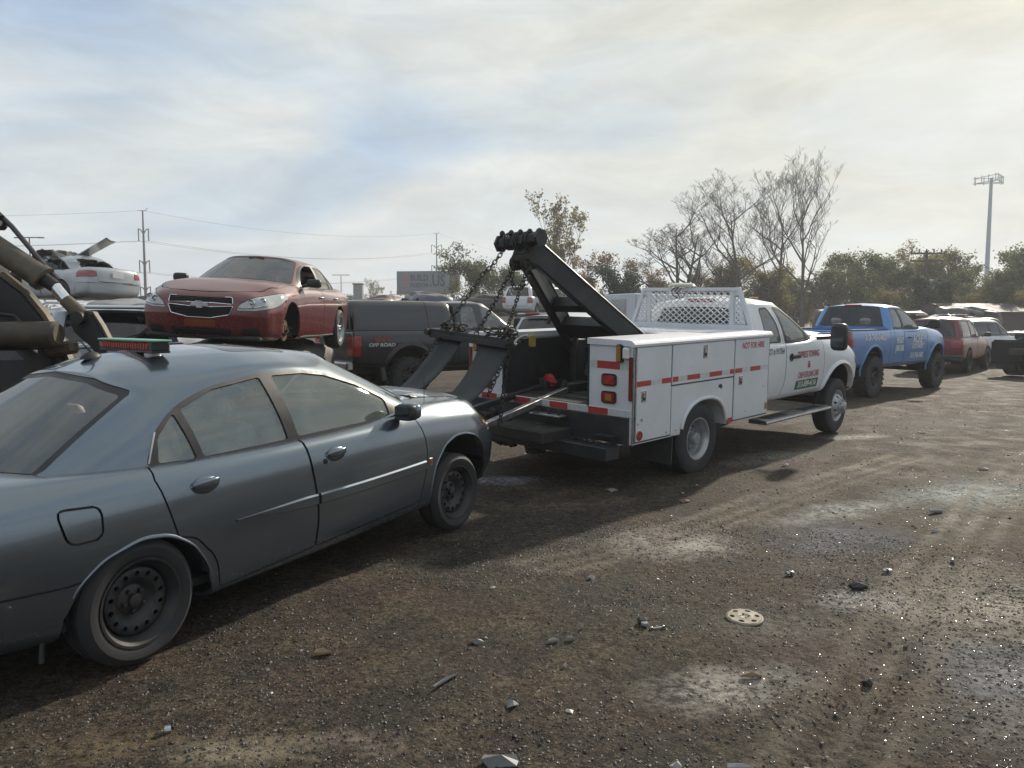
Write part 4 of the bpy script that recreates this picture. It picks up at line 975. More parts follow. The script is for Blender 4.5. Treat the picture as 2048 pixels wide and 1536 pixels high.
        MB().lathe([(0, .002), (.04, .002), (.055, -.002)], 16, (2.50, q[1] + sd * .006, 1.13)).build('handle_cup', M['trim'], h)
        # running board with ribbed treads
        rb = MB(); pr = [(.90, .405), (1.10, .405), (1.135, .395), (1.14, .375), (1.12, .355), (.90, .355)]
        rb.prism([(sd * a, b) for a, b in pr], 0, 1.56, 3.50); o = rb.build('running_board', M['alu'], T)
        for x0, x1 in ((1.75, 2.25), (2.75, 3.30)): MB().box(((x0 + x1) / 2, sd * 1.03, .408), (x1 - x0, .14, .012), .003).build('tread_pad', M['trim'], o)
        mirror(T, (3.22, sd * 1.31, 1.385), sd, (.14, .22, .37), M['trim'], (3.30, sd * .97, 1.35))
        MB().beam((3.22, sd * 1.25, 1.44), (3.28, sd * .98, 1.41), .035, .03, bev=.008).build('mirror_arm', M['chrome'], T)
    # lettering on the door
    fn = on_side(bv, -1, .004)
    for body, x, z, s, sx, bd, m_, nm in (('EXPRESS TOWING', 3.03, 1.145, .125, .66, .002, F_RED, 'express_towing_lettering'), ('&', 3.05, 1.005, .125, .95, .005, F_RED, 'ampersand_lettering'), ('CASH FOR JUNK CARS', 3.06, .868, .118, .545, .002, F_RED, 'junk_cars_lettering'), ('DOT # 1917564', 2.06, 1.225, .105, .66, .001, F_BLK, 'dot_number_lettering')):
        v, f = text_polys(body, s, bd, sx); decal(nm, v, f, lambda a, b: fn(x + a, z + b), m_, T if 'dot' in nm else D['front_door', -1])
    n = 12; gs = [(2.70 + .70 * i / n, z) for i in range(n + 1) for z in (.675, .80)]
    decal('phone_sign', gs, [(2 * i, 2 * i + 2, 2 * i + 3, 2 * i + 1) for i in range(n)], fn, F_GRN, D['front_door', -1])
    fn2 = on_side(bv, -1, .007); v, f = text_polys('313-589-4116', .112, .003, .90); decal('phone_number', v, f, lambda a, b: fn2(3.05 + a, .738 + b), F_WHT, D['front_door', -1])
    base = [(3.66, 0, 1.44), (3.58, -.50, 1.425), (3.43, -.80, 1.36), (3.30, -.905, 1.325), (2.8, -.935, 1.315), (2.37, -.937, 1.312), (2.0, -.932, 1.312), (1.78, -.92, 1.312), (1.72, -.88, 1.312), (1.695, -.80, 1.312), (1.69, -.4, 1.312), (1.69, 0, 1.312)]
    top = [(2.72, 0, 1.875), (2.68, -.38, 1.870), (2.58, -.62, 1.845), (2.47, -.70, 1.835), (2.3, -.73, 1.835), (2.12, -.74, 1.838), (1.95, -.735, 1.835), (1.88, -.715, 1.83), (1.85, -.68, 1.83), (1.835, -.58, 1.84), (1.83, -.3, 1.86), (1.83, 0, 1.865)]
    bm = house_bm(base, top, [(1.83, 1.865), (2.1, 1.925), (2.4, 1.925), (2.72, 1.878)], bulge=.03)
    P = Panels(bm); side = lambda c, n: abs(n[1]) > .45
    P.panel('window_trim', rpoly([(2.40, 1.30, .01), (2.33, 1.70, .05), (2.29, 1.79, .05), (2.55, 1.785, .12), (2.80, 1.66, .2), (3.12, 1.44, .1), (3.33, 1.30, .02)], .05), cond=side)
    P.panel('window', rpoly([(2.455, 1.335), (2.39, 1.66), (2.36, 1.755), (2.53, 1.75), (2.75, 1.63), (3.03, 1.45), (3.05, 1.335)], .03), cond=side, over=None)
    P.panel('rear_side_trim', rpoly([(1.87, 1.33), (1.93, 1.78), (2.15, 1.79), (2.26, 1.60), (2.30, 1.33)], .06), cond=side)
    P.panel('rear_side_window', rpoly([(1.89, 1.35), (1.945, 1.765), (2.14, 1.775), (2.24, 1.59), (2.275, 1.35)], .05), cond=side, over=None)
    P.panel('SEAM', [(2.345, 1.30), (2.357, 1.30), (2.26, 1.82), (2.20, 1.88), (2.192, 1.875), (2.25, 1.81)], cond=side)
    P.panel('windshield', ring_both(base, top, [0, 1, 2], .03, .95, .97), (1, 2), lambda c, n: n[0] > .2 and c[0] > 2.4 and abs(n[1]) < .8)
    P.panel('rear_window', ring_both(base, top, [11, 10, 9], .12, .84, .9), (1, 2), lambda c, n: n[0] < -.3 and c[0] < 2.0, gap=.02)
    P.done()
    P.extract(0, name='cab_roof', material=P_WHITE, parent=T, solid=.02); P.extract(-1, inset=.006, name='seal', material=M['trim'], parent=T)
    for nm, mt, ins, two in (('window_trim', M['trim'], -.002, 1), ('rear_side_trim', M['trim'], 0, 1), ('window', G_CLEAR, .004, 1), ('rear_side_window', G_CLEAR, .004, 1), ('windshield', G_CLEAR, .004, 0), ('rear_window', G_DARK, .003, 0)):
        for sd in ((1, -1) if two else (None,)):
            par = T if not two else D['front_door' if nm in ('window', 'window_trim') else 'rear_door', sd]
            P.extract(P.names.index(nm), sd, inset=ins, name=nm.replace('rear_side_', ''), material=mt, parent=par)
    bm.free()
    MB().box((1.845, 0, 1.868), (.05, .42, .055), .015).build('brake_light', M['red'], T)
    for y in (-.35, 0, .35): MB().lathe([(0, .02), (.04, .018), (.06, 0)], 12, (2.62, y, 1.90), 'z').build('roof_marker', M['amber'], T)
    seats(T, 2.75, 2.05, .86, .42, M['int'], .40, (3.05, 3.45, 1.36, .82), .50)
    MB().box((2.5, 0, .62), (1.6, 1.7, .04)).build('floor_pan', M['intdark'], T)
    for sd in (-1, 1):
        for y in (1.015, .77): wheel(T, (0, sd * y, .395), sd, .405, .225, .225, 'dually_rear')
        wheel(T, (4.10, sd * .865, .325), sd, .405, .225, .235, 'dually_front', yaw=R(2))
    return T
tow_truck()
# ------------------------------------------------------------------ chains and tow sling
def _link_mesh(L=.058, wd=.019, r=.0062):
    pts = []; s = (L - 2 * wd) / 2
    for k in range(6): a = -math.pi / 2 + math.pi * k / 5; pts.append((s + wd * math.cos(a) * 1.0, wd * math.sin(a), 0))
    for k in range(6): a = math.pi / 2 + math.pi * k / 5; pts.append((-s + wd * math.cos(a), wd * math.sin(a), 0))
    pts.append(pts[0]); o = MB().tube(pts, r, 5, False).build('chain_link', M['under'], None, 80); COL.objects.unlink(o); me = o.data; bpy.data.objects.remove(o); return me
LINK = _link_mesh()
def chain(pts, label, sag=0.02, group='chains of the tow sling'):
    pts = [TRUCK_M @ Vector(p) for p in pts]; T = thing('tow_chain', label, 'chain', Matrix.Translation(pts[0]), group)
    fine = []
    for i in range(len(pts) - 1):
        for k in range(60):
            t = k / 60; p = pts[i].lerp(pts[i + 1], t); p.z -= 4 * sag * t * (1 - t); fine.append(p)
    fine.append(pts[-1]); d = 0; nxt = .022; n = 0
    for a, b in zip(fine, fine[1:]):
        s = (b - a).length
        while d + s > nxt:
            p = a.lerp(b, (nxt - d) / s); X = (b - a).normalized(); Y = Vector((0, 0, 1)).cross(X)
            Y = Y.normalized() if Y.length > 1e-3 else Vector((1, 0, 0)); Z = X.cross(Y)
            m = Matrix((X, Y, Z)).transposed() @ Matrix.Rotation(R(90 * (n % 2) + 20 + random.uniform(-12, 12)), 3, 'X')
            o = obj('chain_link', LINK, T); o.matrix_local = Matrix.Translation(p - pts[0]) @ m.to_4x4(); nxt += .0445; n += 1
        d += s
    return T
def tow_sling():
    S = thing('tow_sling', 'black tow sling bar with two hanging rubber flaps above the grey sedan bonnet', 'tow sling', TRUCK_M)
    a, b = Vector((-2.22, .66, 1.535)), Vector((-2.22, -.46, 1.475))
    BR = MB().beam(a, b, .13, .05, (0, 0, 1), .006).build('sling_bar', M['blacksteel'], S)
    MB().beam(a + Vector((-.055, 0, .035)), b + Vector((-.055, 0, .035)), .012, .06).build('bar_rib', M['blacksteel'], BR)
    for p, nm in ((a, 0), (b, 1)): MB().tube([p + Vector((-.10, 0, .03)), p + Vector((.10, 0, .03))], .035, 10).build('bar_end_eye', M['under'], BR, 60)
    MB().tube([a.lerp(b, .62) + Vector((0, 0, -.02)), a.lerp(b, .62) + Vector((0, .0, -.075))], .035, 10).build('bar_eye', M['under'], BR, 60)
    fm = mat('sling_rubber', (.017, .020, .023), .62, var=.35, scale=7, dirt=(.06, .056, .05), dirt_amt=.4, bump=.25)
    def flap(y0, y1, z0, tip, curl, nm='rubber_flap'):
        n = 12; mm = 5; vs = []
        for i in range(n + 1):
            t = i / n; x = -2.24 + (tip[0] + 2.24) * (t ** 1.15); z = z0 + (tip[2] - z0) * t - .05 * math.sin(math.pi * t) * curl
            for j in range(mm + 1):
                u = j / mm; y = y0 + (y1 - y0) * u + tip[1] * t; pinch = .14 * (1 - t) ** 3 * (1 if nm else 0)
                vs.append((x + .03 * math.sin(u * 3 + t * 2), y, z + .012 * math.sin(u * 5 + t * 3)))
        m = MB().add(vs, [(i * (mm + 1) + j, i * (mm + 1) + j + 1, (i + 1) * (mm + 1) + j + 1, (i + 1) * (mm + 1) + j) for i in range(n) for j in range(mm)])
        o = m.build(nm, fm, S, 80); md = o.modifiers.new('t', 'SOLIDIFY'); md.thickness = .014; return o
    flap(.60, .22, 1.50, (-2.80, .02, .98), 1); flap(-.05, -.44, 1.47, (-2.80, -.02, .93), 1.2)
    # chain ends and hooks heaped on the bar
    rg = random.Random(9); b_ = MB()
    for c in (.20, .30, .80, .90, .97):
        p = a.lerp(b, c)
        for k in range(9):
            q = p + Vector((rg.uniform(-.06, .06), rg.uniform(-.07, .07), .05 + rg.uniform(0, .09))); rot = Matrix.Rotation(rg.uniform(0, 6), 3, 'Z') @ Matrix.Rotation(rg.uniform(0, 3), 3, 'X')
            n0 = len(b_.v); ring = [q + rot @ Vector((.034 * math.cos(t) * 1.25, .022 * math.sin(t), 0)) for t in np.linspace(0, 2 * math.pi, 11)]; b_.tube(ring, .0075, 5, False)
    tag(b_.build('heaped_chain', M['under'], S, 80), kind='stuff')
    hk = MB(); p = b + Vector((0, -.04, .05)); hk.tube([p + Vector((.05 * math.sin(t) , -.02 - .07 * (1 - math.cos(t)) , .05 * math.sin(t * .7))) for t in np.linspace(-1.2, 2.4, 10)], [.014] * 8 + [.011, .006], 7); hk.build('grab_hook', M['alu'], S, 60)
    return S
tow_sling()
chain([(-1.63, .24, 2.40), (-1.80, .36, 2.16), (-2.22, .545, 1.57)], 'far chain of three, from the boom crossbar end to the sling bar')
chain([(-1.60, .07, 2.30), (-2.22, .02, 1.56)], 'middle chain of three from the boom head down to the sling bar')
chain([(-1.60, -.10, 2.28), (-1.72, -.09, 2.0), (-2.22, -.35, 1.53)], 'near chain of three, from the boom head to the right sling bar end')
chain([(-2.21, -.42, 1.46), (-2.21, -.36, 1.1), (-2.22, -.31, .70)], 'long chain hanging straight down from the right end of the sling bar', .01)
chain([(-2.23, -.40, 1.40), (-2.58, -.50, 1.02)], 'slanting chain from the right end of the sling bar to the grey sedan nose', .02)
chain([(-2.27, .50, 1.52), (-2.62, .62, 1.15)], 'short chain lying across the left rubber flap', .03)
chain([(-1.60, .11, 2.34), (-1.62, .14, 2.10), (-1.60, .04, 2.02), (-1.56, -.06, 2.14)], 'slack loop of chain dangling under the boom head', .05)
chain([(-1.36, -.28, .50), (-1.36, -.55, .505), (-1.37, -.86, .50)], 'loose chain lying along the tow truck rear bumper', 0)
def red_bag():
    T = thing('plastic_bag', 'crumpled bright red plastic bag on the tow truck bed', 'bag', TRUCK_M @ Matrix.Translation((-.62, .50, .86)))
    n, m = 10, 14; rg = random.Random(2); vs = []
    for i in range(n):
        for j in range(m):
            a = 2 * math.pi * j / m; t = i / (n - 1); r = .55 * (.06 + .10 * math.sin(math.pi * min(1, t * 1.05))) * (1 + rg.uniform(-.2, .2)); vs.append((r * math.cos(a) * .7, r * math.sin(a) * 1.25, 0.16 * t + .01 * rg.uniform(-1, 1)))
    b = MB().add(vs, [(i * m + j, i * m + (j + 1) % m, (i + 1) * m + (j + 1) % m, (i + 1) * m + j) for i in range(n - 1) for j in range(m)] + [tuple(range(m))[::-1], tuple(range((n - 1) * m, n * m))])
    b.build('bag', mat('red_plastic', (.55, .03, .03), .35, var=.3, scale=20), T, 25)
red_bag()
# ------------------------------------------------------------------ other vehicles: one builder, a spec for each kind
def arch_poly(x, z, r, n=13, flat=1.0): return [(x - r, z - .45)] + [(x + r * math.cos(a), z + r * flat * math.sin(a)) for a in np.linspace(math.pi, 0, n)] + [(x + r, z - .45)]
def auto(name, label, cat, mw, sp, paintm, glassm=None, group=None, rich=True, step=None, rearglass=None):
    T = thing(name, label, cat, mw, group); glassm = glassm or G_DARK
    kw = dict(sp.get('kw', {})); 
    if step: kw['step'] = (step, step)
    bm = lower_bm(sp['st'], **kw); P = Panels(bm)
    if 'open' in sp:
        for x0, x1, y in sp['open']: P.panel('REMOVE', [(x0, -y), (x1, -y), (x1, y), (x0, y)], (0, 1), lambda c, n: n[2] > .35 and c[2] > sp.get('openz', .75))
    for (x, z, r) in sp['arches']: P.panel('REMOVE', arch_poly(x, z, r), cond=lambda c, n: abs(c[1]) > .45, over=None)
    parts = []
    for nm, poly, ax, cd, gap, m_, two, solid in sp.get('panels', ()):
        P.panel(nm, poly, ax, cd, gap)
        if nm != 'SEAM': parts.append((nm, m_, two, solid))
    P.done(); bv = P.bvh(); T_bv = bv
    P.extract(0, solid=.018, name='body', material=paintm, parent=T); P.extract(-1, inset=.012, name='seam', material=M['trim'], parent=T)
    D = {}; seen = set()
    for nm, m_, two, solid in parts:
        if nm in seen: continue
        seen.add(nm)
        for sd in ((1, -1) if two else (None,)):
            D[nm, sd] = P.extract(P.names.index(nm), sd, solid=solid, name=('door' if 'door' in nm else nm), material=m_ or paintm, parent=T)
    bm.free()
    # wheel wells and arch lips
    for (x, z, r) in sp['arches']:
        for sd in (1, -1):
            aa = [(x + r * math.cos(a), z + r * math.sin(a)) for a in np.linspace(math.pi + .25, -.25, 17)]; vs = []; fn = on_side(bv, sd, 0); yy = [fn(x + (r + .03) * math.cos(a), z + (r + .03) * math.sin(a))[1] for a in np.linspace(math.pi + .25, -.25, 17)]
            for p, y in zip(aa, yy): vs += [(p[0], y - sd * .02, p[1]), (p[0], y - sd * .42, p[1])]
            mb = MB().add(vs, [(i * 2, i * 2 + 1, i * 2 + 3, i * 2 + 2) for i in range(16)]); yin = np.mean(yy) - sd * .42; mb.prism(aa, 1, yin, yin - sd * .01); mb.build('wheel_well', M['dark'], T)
            if sp.get('flare'):
                w_, d_ = sp['flare']; vs = []
                for p, y in zip(aa, yy):
                    d = np.array([p[0] - x, p[1] - z]) / r
                    for rr_, dy in ((w_, -.01), (w_ * .8, d_ * .7), (.012, d_), (-.004, d_ * .6), (-.004, -.04)): vs.append((p[0] + d[0] * rr_, y + sd * dy, p[1] + d[1] * rr_))
                MB().add(vs, [(i * 5 + k, i * 5 + k + 1, i * 5 + 6 + k, i * 5 + 5 + k) for i in range(16) for k in range(4)]).build('fender_flare', sp.get('flarem') or paintm, T, 50)
    # greenhouse
    if 'base' in sp:
        bm = house_bm(sp['base'], sp['top'], sp['crown'], bulge=sp.get('bulge', .03), side=sp.get('side', (3, 8)), **({'step': (step, step)} if step else {})); P = Panels(bm); side = lambda c, n: abs(n[1]) > .4
        if 'trim' in sp: P.panel('window_trim', sp['trim'], cond=side)
        for k, w in enumerate(sp['windows']): P.panel('win%d' % k, w, cond=side, over=None)
        xm = sum(p[0] for p in sp['top']) / len(sp['top'])
        m0, m1, k_ = sp.get('ws', (.03, .95, .965)); P.panel('windshield', ring_both(sp['base'], sp['top'], [0, 1, 2], m0, m1, k_), (1, 2), lambda c, n: n[0] > .15 and c[0] > xm and abs(n[1]) < .85, gap=sp.get('wsgap', .016))
        m0, m1, k_ = sp.get('rw', (.06, .92, .96)); nb = len(sp['base']); P.panel('rear_window', ring_both(sp['base'], sp['top'], [nb - 1, nb - 2, nb - 3], m0, m1, k_), (1, 2), lambda c, n: n[0] < -.15 and c[0] < xm and abs(n[1]) < .85, gap=.016)
        P.done(); T['_'] = 0; del T['_']
        P.extract(0, name='roof', material=paintm, parent=T, solid=.02)
        for fr_ in (1, -1): P.extract(-1, where=lambda c: (c[0] - xm) * fr_ > 0, inset=.004, name='seal', material=M['trim'], parent=T)
        if 'trim' in sp:
            for sd in (1, -1): P.extract(P.names.index('window_trim'), sd, inset=-.002, name='window_trim', material=sp.get('trimm') or M['trim'], parent=T, solid=.012)
        for k, w in enumerate(sp['windows']):
            for sd in (1, -1):
                if (k, sd) in sp.get('nowin', ()): continue
                P.extract(P.names.index('win%d' % k), sd, inset=.005, name='window', material=sp.get('winm', {}).get(k) or glassm, parent=T)
        P.extract(P.names.index('windshield'), inset=.004, name='windshield', material=sp.get('wsm') or glassm, parent=T)
        if not sp.get('norw'): P.extract(P.names.index('rear_window'), inset=.004, name='rear_window', material=rearglass or glassm, parent=T)
        T_roof = P.bvh(); bm.free()
    if 'seats' in sp: seats(T, *sp['seats'][0], **sp['seats'][1])
    if 'floor' in sp: x0, x1, y, z = sp['floor']; MB().box(((x0 + x1) / 2, 0, z), (x1 - x0, 2 * y, .03)).build('floor_pan', M['intdark'], T)
    for (x, y, z, R_, rr, w, kind, lugs) in sp.get('wheels', ()):
        for sd in sp.get('wheelsides', {}).get(x, (1, -1)): wheel(T, (x, sd * y, z), sd, R_, rr, w, kind, lugs)
    for x, y, z in [w[:3] for w in sp.get('wheels', ())]: MB().tube([(x, -y, z), (x, y, z)], .05, 8).build('axle', M['under'], T)
    for (x, y, z) in sp.get('handles', ()):
        for sd in (1, -1): handle(T, x, bv.ray_cast(Vector((x, sd * 3, z)), Vector((0, -sd, 0)))[0][1] + sd * .004, z, sd, m=sp.get('handlem') or M['trim'], cup=False, l=.20)
    if 'mirror' in sp:
        c, size, ft = sp['mirror']
        for sd in (1, -1): mirror(T, (c[0], sd * c[1], c[2]), sd, size, sp.get('mirrorm') or M['trim'], (ft[0], sd * ft[1], ft[2]))
    return T, bv, D
ANY = lambda c, n: True
def front(z=0): return lambda c, n: n[0] > .25 and c[2] > z
def facing(sgn): return lambda c, n: n[0] * sgn > .25
# ---------- sedan of the early 2010s, used for the dusty red car and the crashed silver one
def sedan_spec(kind):
    st = [(-1.02, .30, .80, .84, .70, 1.00, 1.07), (-.70, .26, .88, .90, .765, 1.00, 1.085), (-.35, .22, .90, .918, .80, .99, 1.07), (0, .20, .90, .925, .825, .975, 1.04), (.45, .19, .895, .922, .84, .965, .99), (1.2, .19, .89, .920, .845, .955, .97), (1.9, .19, .89, .920, .835, .945, .97), (2.25, .19, .895, .924, .82, .94, 1.035), (2.6, .19, .90, .928, .80, .925, 1.03), (3.0, .19, .895, .925, .765, .895, .985), (3.3, .20, .86, .895, .70, .855, .915), (3.52, .21, .82, .85, .62, .80, .845)]
    base = [(2.42, 0, 1.03), (2.34, -.45, 1.02), (2.14, -.735, .975), (2.02, -.785, .955), (1.6, -.815, .955), (1.05, -.82, .960), (.5, -.805, .970), (.05, -.78, .985), (-.28, -.74, .995), (-.46, -.64, 1.015), (-.56, -.35, 1.04), (-.60, 0, 1.05)]
    top = [(1.56, 0, 1.425), (1.50, -.36, 1.415), (1.36, -.555, 1.375), (1.28, -.60, 1.355), (1.05, -.625, 1.365), (.80, -.635, 1.368), (.45, -.625, 1.35), (.20, -.605, 1.315), (.06, -.58, 1.29), (.00, -.52, 1.285), (-.05, -.3, 1.325), (-.07, 0, 1.34)]
    w1 = rpoly([(1.92, 1.0, .02), (1.84, 1.075, .05), (1.60, 1.22, .1), (1.34, 1.315, .08), (1.06, 1.325, .03), (1.10, .985, .02)], .04); w2 = rpoly([(1.00, .99), (.965, 1.325), (.60, 1.315, .1), (.36, 1.26, .05), (.245, 1.00)], .03); w3 = rpoly([(.21, 1.00), (.32, 1.245), (.10, 1.13, .05), (-.08, 1.01)], .02)
    trim = rpoly([(2.06, .95, .02), (1.88, 1.10, .08), (1.62, 1.25, .12), (1.32, 1.345, .1), (.96, 1.355, .1), (.60, 1.345, .12), (.34, 1.29, .1), (.05, 1.13, .1), (-.16, .99, .02), (1.0, .962, .01)], .05)
    rd = rpoly([(-.02, 1.03, .01), (.03, .80, .05), (.20, .68, .1), (.38, .45, .1), (.42, .27, .03), (1.02, .26, .03), (1.05, .60, .1), (1.04, 1.03, .01)], .05); fd = rpoly([(1.05, 1.03, .01), (1.06, .60, .1), (1.03, .26, .03), (2.08, .26, .04), (2.14, .6, .1), (2.10, 1.03, .01)], .05)
    return dict(st=st, base=base, top=top, crown=[(-.07, 1.34), (.25, 1.42), (.7, 1.463), (1.15, 1.46), (1.56, 1.427)], open=[(-.2, 2.1, .70)], arches=[(0, .36, .375), (2.738, .36, .375)], windows=[w1, w2, w3], trim=trim, kw=dict(bowF=.30, bowR=.12, powF=2.6, endF=[(.05, .985, .93), (.09, .96, .7), (.10, .95, 0)], profF=[(.18, -.04), (.32, .03), (.5, .05), (.62, .055), (.75, .03), (.85, -.03), (1.0, -.06)]),
        rdoor=rd, fdoor=fd)
def finish_common(): pass
P_RED = paint('dusty_red_paint', (0.135, 0.009, 0.010), metal=0.2, rough=0.22, coat=1.0, dust=0.06, dustcol=(0.25, 0.155, 0.125), up=0.62, low=0.15, zlow=0.9)
G_DUSTY = glass('dusty_window_glass', (0.62, 0.68, 0.66), 0.34, (0.34, 0.33, 0.30))
def red_sedan():
    sp = sedan_spec(0); F = front()
    sp['panels'] = [('rear_door', sp['rdoor'], (0, 2), SIDE, .010, None, 1, .02), ('front_door', sp['fdoor'], (0, 2), SIDE, .010, None, 1, .02),
        ('hood', rpoly([(2.20, -.77), (2.95, -.775), (3.30, -.66), (3.52, -.42), (3.58, -.15), (3.58, .15), (3.52, .42), (3.30, .66), (2.95, .775), (2.20, .77)], .08), (0, 1), lambda c, n: n[2] > .45 and c[2] > .7, .012, None, 0, .015),
        ('headlight', rpoly([(.455, .575), (.49, .655, .05), (.62, .745, .05), (.80, .815, .05), (.905, .85, .03), (.91, .70, .05), (.84, .615, .05), (.66, .575)], .03), (1, 2), lambda c, n: n[0] > .05 and c[0] > 2.9, .008, M['clear'], 1, .0),
        ('headlight', rpoly([(-.455, .575), (-.49, .655, .05), (-.62, .745, .05), (-.80, .815, .05), (-.905, .85, .03), (-.91, .70, .05), (-.84, .615, .05), (-.66, .575)], .03), (1, 2), lambda c, n: n[0] > .05 and c[0] > 2.9, .008, M['clear'], 1, .0),
        ('upper_grille', rpoly([(-.40, .735), (.40, .735), (.41, .655), (.15, .665), (-.15, .665), (-.41, .655)], .02), (1, 2), F, 0, M['dark'], 0, 0),
        ('lower_grille', rpoly([(-.41, .625), (-.14, .605), (.14, .605), (.41, .625), (.37, .52, .05), (.15, .475, .05), (-.15, .475, .05), (-.37, .52, .05)], .02), (1, 2), F, 0, M['dark'], 0, 0),
        ('bumper_grille', rpoly([(-.40, .335), (.40, .335), (.37, .25), (-.37, .25)], .03), (1, 2), F, 0, M['dark'], 0, 0),
        ('fog_lamp_bezel', rpoly([(.52, .345), (.72, .365), (.72, .255), (.50, .255)], .04), (1, 2), F, 0, M['trim'], 1, .01), ('fog_lamp_bezel', rpoly([(-.52, .345), (-.72, .365), (-.72, .255), (-.50, .255)], .04), (1, 2), F, 0, M['trim'], 1, .01),
        ('plate_mount', rpoly([(-.20, .445), (.20, .445), (.20, .355), (-.20, .355)], .01), (1, 2), F, 0, mat('faded_orange_mount', (.22, .05, .015), .5, var=.2), 0, .008)]
    sp.update(seats=((1.30, .45, .44, .38, M['int'], .38, (1.95, 2.3, .98, .70), .55), {}), floor=(-.5, 2.4, .8, .25), handlem=M['chrome'], handles=[(1.20, 0, .83), (.28, 0, .84)], mirror=((1.98, 1.0, 1.03), (.13, .21, .125), (1.92, .80, .975)), trimm=M['trim'],
        wheels=[(0, .83, .335, .335, .225, .225, 'alloy', 0)], wheelsides={0: (1, -1)}, nowin=((0, 1),), winm={1: glass('dust_coated_glass', (.5, .5, .42), .55, (.36, .34, .26))})
    mw = frame((-3.96, 13.54, 1.22), 181, 0, -2.9)
    sp['wsm'] = glass('dusty_windscreen', (.74, .80, .78), .16, (.34, .33, .30))
    T, bv, D = auto('sedan', 'dusty red four-door sedan without front wheels, perched on a crushed car', 'car', mw, sp, P_RED, G_DUSTY)
    ff = on_front(bv, 1, .004)
    def wire(pts, r, nm, m_, par=T): return MB().tube([ff(*p) for p in pts], r, 6).build(nm, m_, par, 60)
    def loop(p): p = rpoly(p, .02); return p + [p[0]]
    wire(loop([(-.40, .74), (.40, .74), (.415, .652), (.15, .66), (-.15, .66), (-.415, .652)]), .008, 'grille_surround', M['chrome']); wire(loop([(-.42, .628), (-.14, .608), (.14, .608), (.42, .628), (.375, .515), (.15, .468), (-.15, .468), (-.375, .515)]), .008, 'grille_surround', M['chrome'])
    b = MB()
    for k in range(5): b.tube([ff(y, .60 - .022 * k - abs(y) * .02) for y in np.linspace(-.37 + .02 * k, .37 - .02 * k, 9)], .0035, 4)
    for k in range(2): b.tube([ff(y, .715 - .025 * k) for y in np.linspace(-.38, .38, 9)], .0035, 4)
    for k in range(2): b.tube([ff(y, .31 - .03 * k) for y in np.linspace(-.36, .36, 9)], .004, 4)
    tag(b.build('grille_mesh', M['trim'], T), kind='stuff')
    # bow-tie badge
    bt = [(.82 * a, .9 * c) for a, c in [(-.135, -.022), (-.045, -.022), (-.035, -.05), (.055, -.05), (.045, -.022), (.145, -.022), (.125, .022), (.04, .022), (.03, .05), (-.06, .05), (-.05, .022), (-.115, .022)]]
    x = ff(0, .635)[0]; b = MB().prism([(a, .635 + c) for a, c in bt], 0, x - .01, x + .022); b.build('bow_tie_badge', mat('matt_silver_badge', (.60, .60, .60), .45, metal=.6, var=.1), T, 20)
    for sd in (1, -1):
        hl = D.get(('headlight', sd))
        for y, z, r in ((.62, .675, .052), (.74, .715, .040)):
            p = ff(sd * y, z); MB().lathe([(r, 0), (r * .9, .012), (r * .6, .004), (0, .014)], 20, (p[0] - .008, p[1], p[2]), 'x').build('projector', M['alu'], hl or T)
        MB().tube([ff(sd * y, .61 + max(0, y - .62) * .22) for y in np.linspace(.48, .80, 8)], .008, 5).build('headlight_strip', M['chrome'], hl or T)
        # bare front hub, brake disc and strut
        c = (2.738, sd * .80, .33); hb = MB().lathe([(.0, -.06), (.03, -.06), (.03, -.035), (.075, -.03), (.08, -.008), (.148, -.008), (.148, .012), (.05, .012), (0, .02)], 28, (0, 0, 0)); hb.v = [(p[0] + c[0], sd * -p[1] + c[1], p[2] + c[2]) for p in hb.v]; o = hb.build('brake_disc', M['rust'], T)
        MB().box((2.738 + .13, sd * .79, .36), (.10, .09, .16), .02).build('brake_caliper', M['rust'], o)
        for k in range(5): a = 2 * math.pi * k / 5; MB().tube([(c[0] + .055 * math.cos(a), c[1], c[2] + .055 * math.sin(a)), (c[0] + .055 * math.cos(a), c[1] + sd * .095, c[2] + .055 * math.sin(a))], .007, 6).build('wheel_stud', M['under'], o)
        MB().tube([(2.738, sd * .62, .30), (2.70, sd * .58, .80)], .035, 8).build('strut', M['under'], T)
        # crumpled arch liner edge
        ls = on_side(bv, sd, .002); MB().tube([ls(2.30 + .0 * k, .30) for k in (0, 1)], .004, 4)
        pts = [ls(x, z) for x, z in ((.30, .245), (1.2, .235), (2.25, .235))]; MB().tube(pts, .010, 5).build('sill_strip', M['trim'], T, 60)
        q = on_side(bv, sd, .004); MB().tube([q(x, z) for x, z in ((1.98, .953), (1.0, .963), (-.1, .985))], .008, 5).build('belt_moulding', M['chrome'], T, 60)
    MB().box((3.2, 0, .22), (.7, 1.5, .06), .02).build('undertray', M['under'], T); MB().box((2.74, 0, .30), (.9, 1.1, .10), .03).build('subframe', M['under'], T)
    MB().tube([(2.20, -.3, 1.04), (2.05, -.05, 1.13), (1.95, .3, 1.15)], .008, 5).build('wiper', M['trim'], T)
    MB().box((1.62, 0, 1.37), (.03, .24, .07), .02).build('rear_view_mirror', M['intdark'], T)
red_sedan()
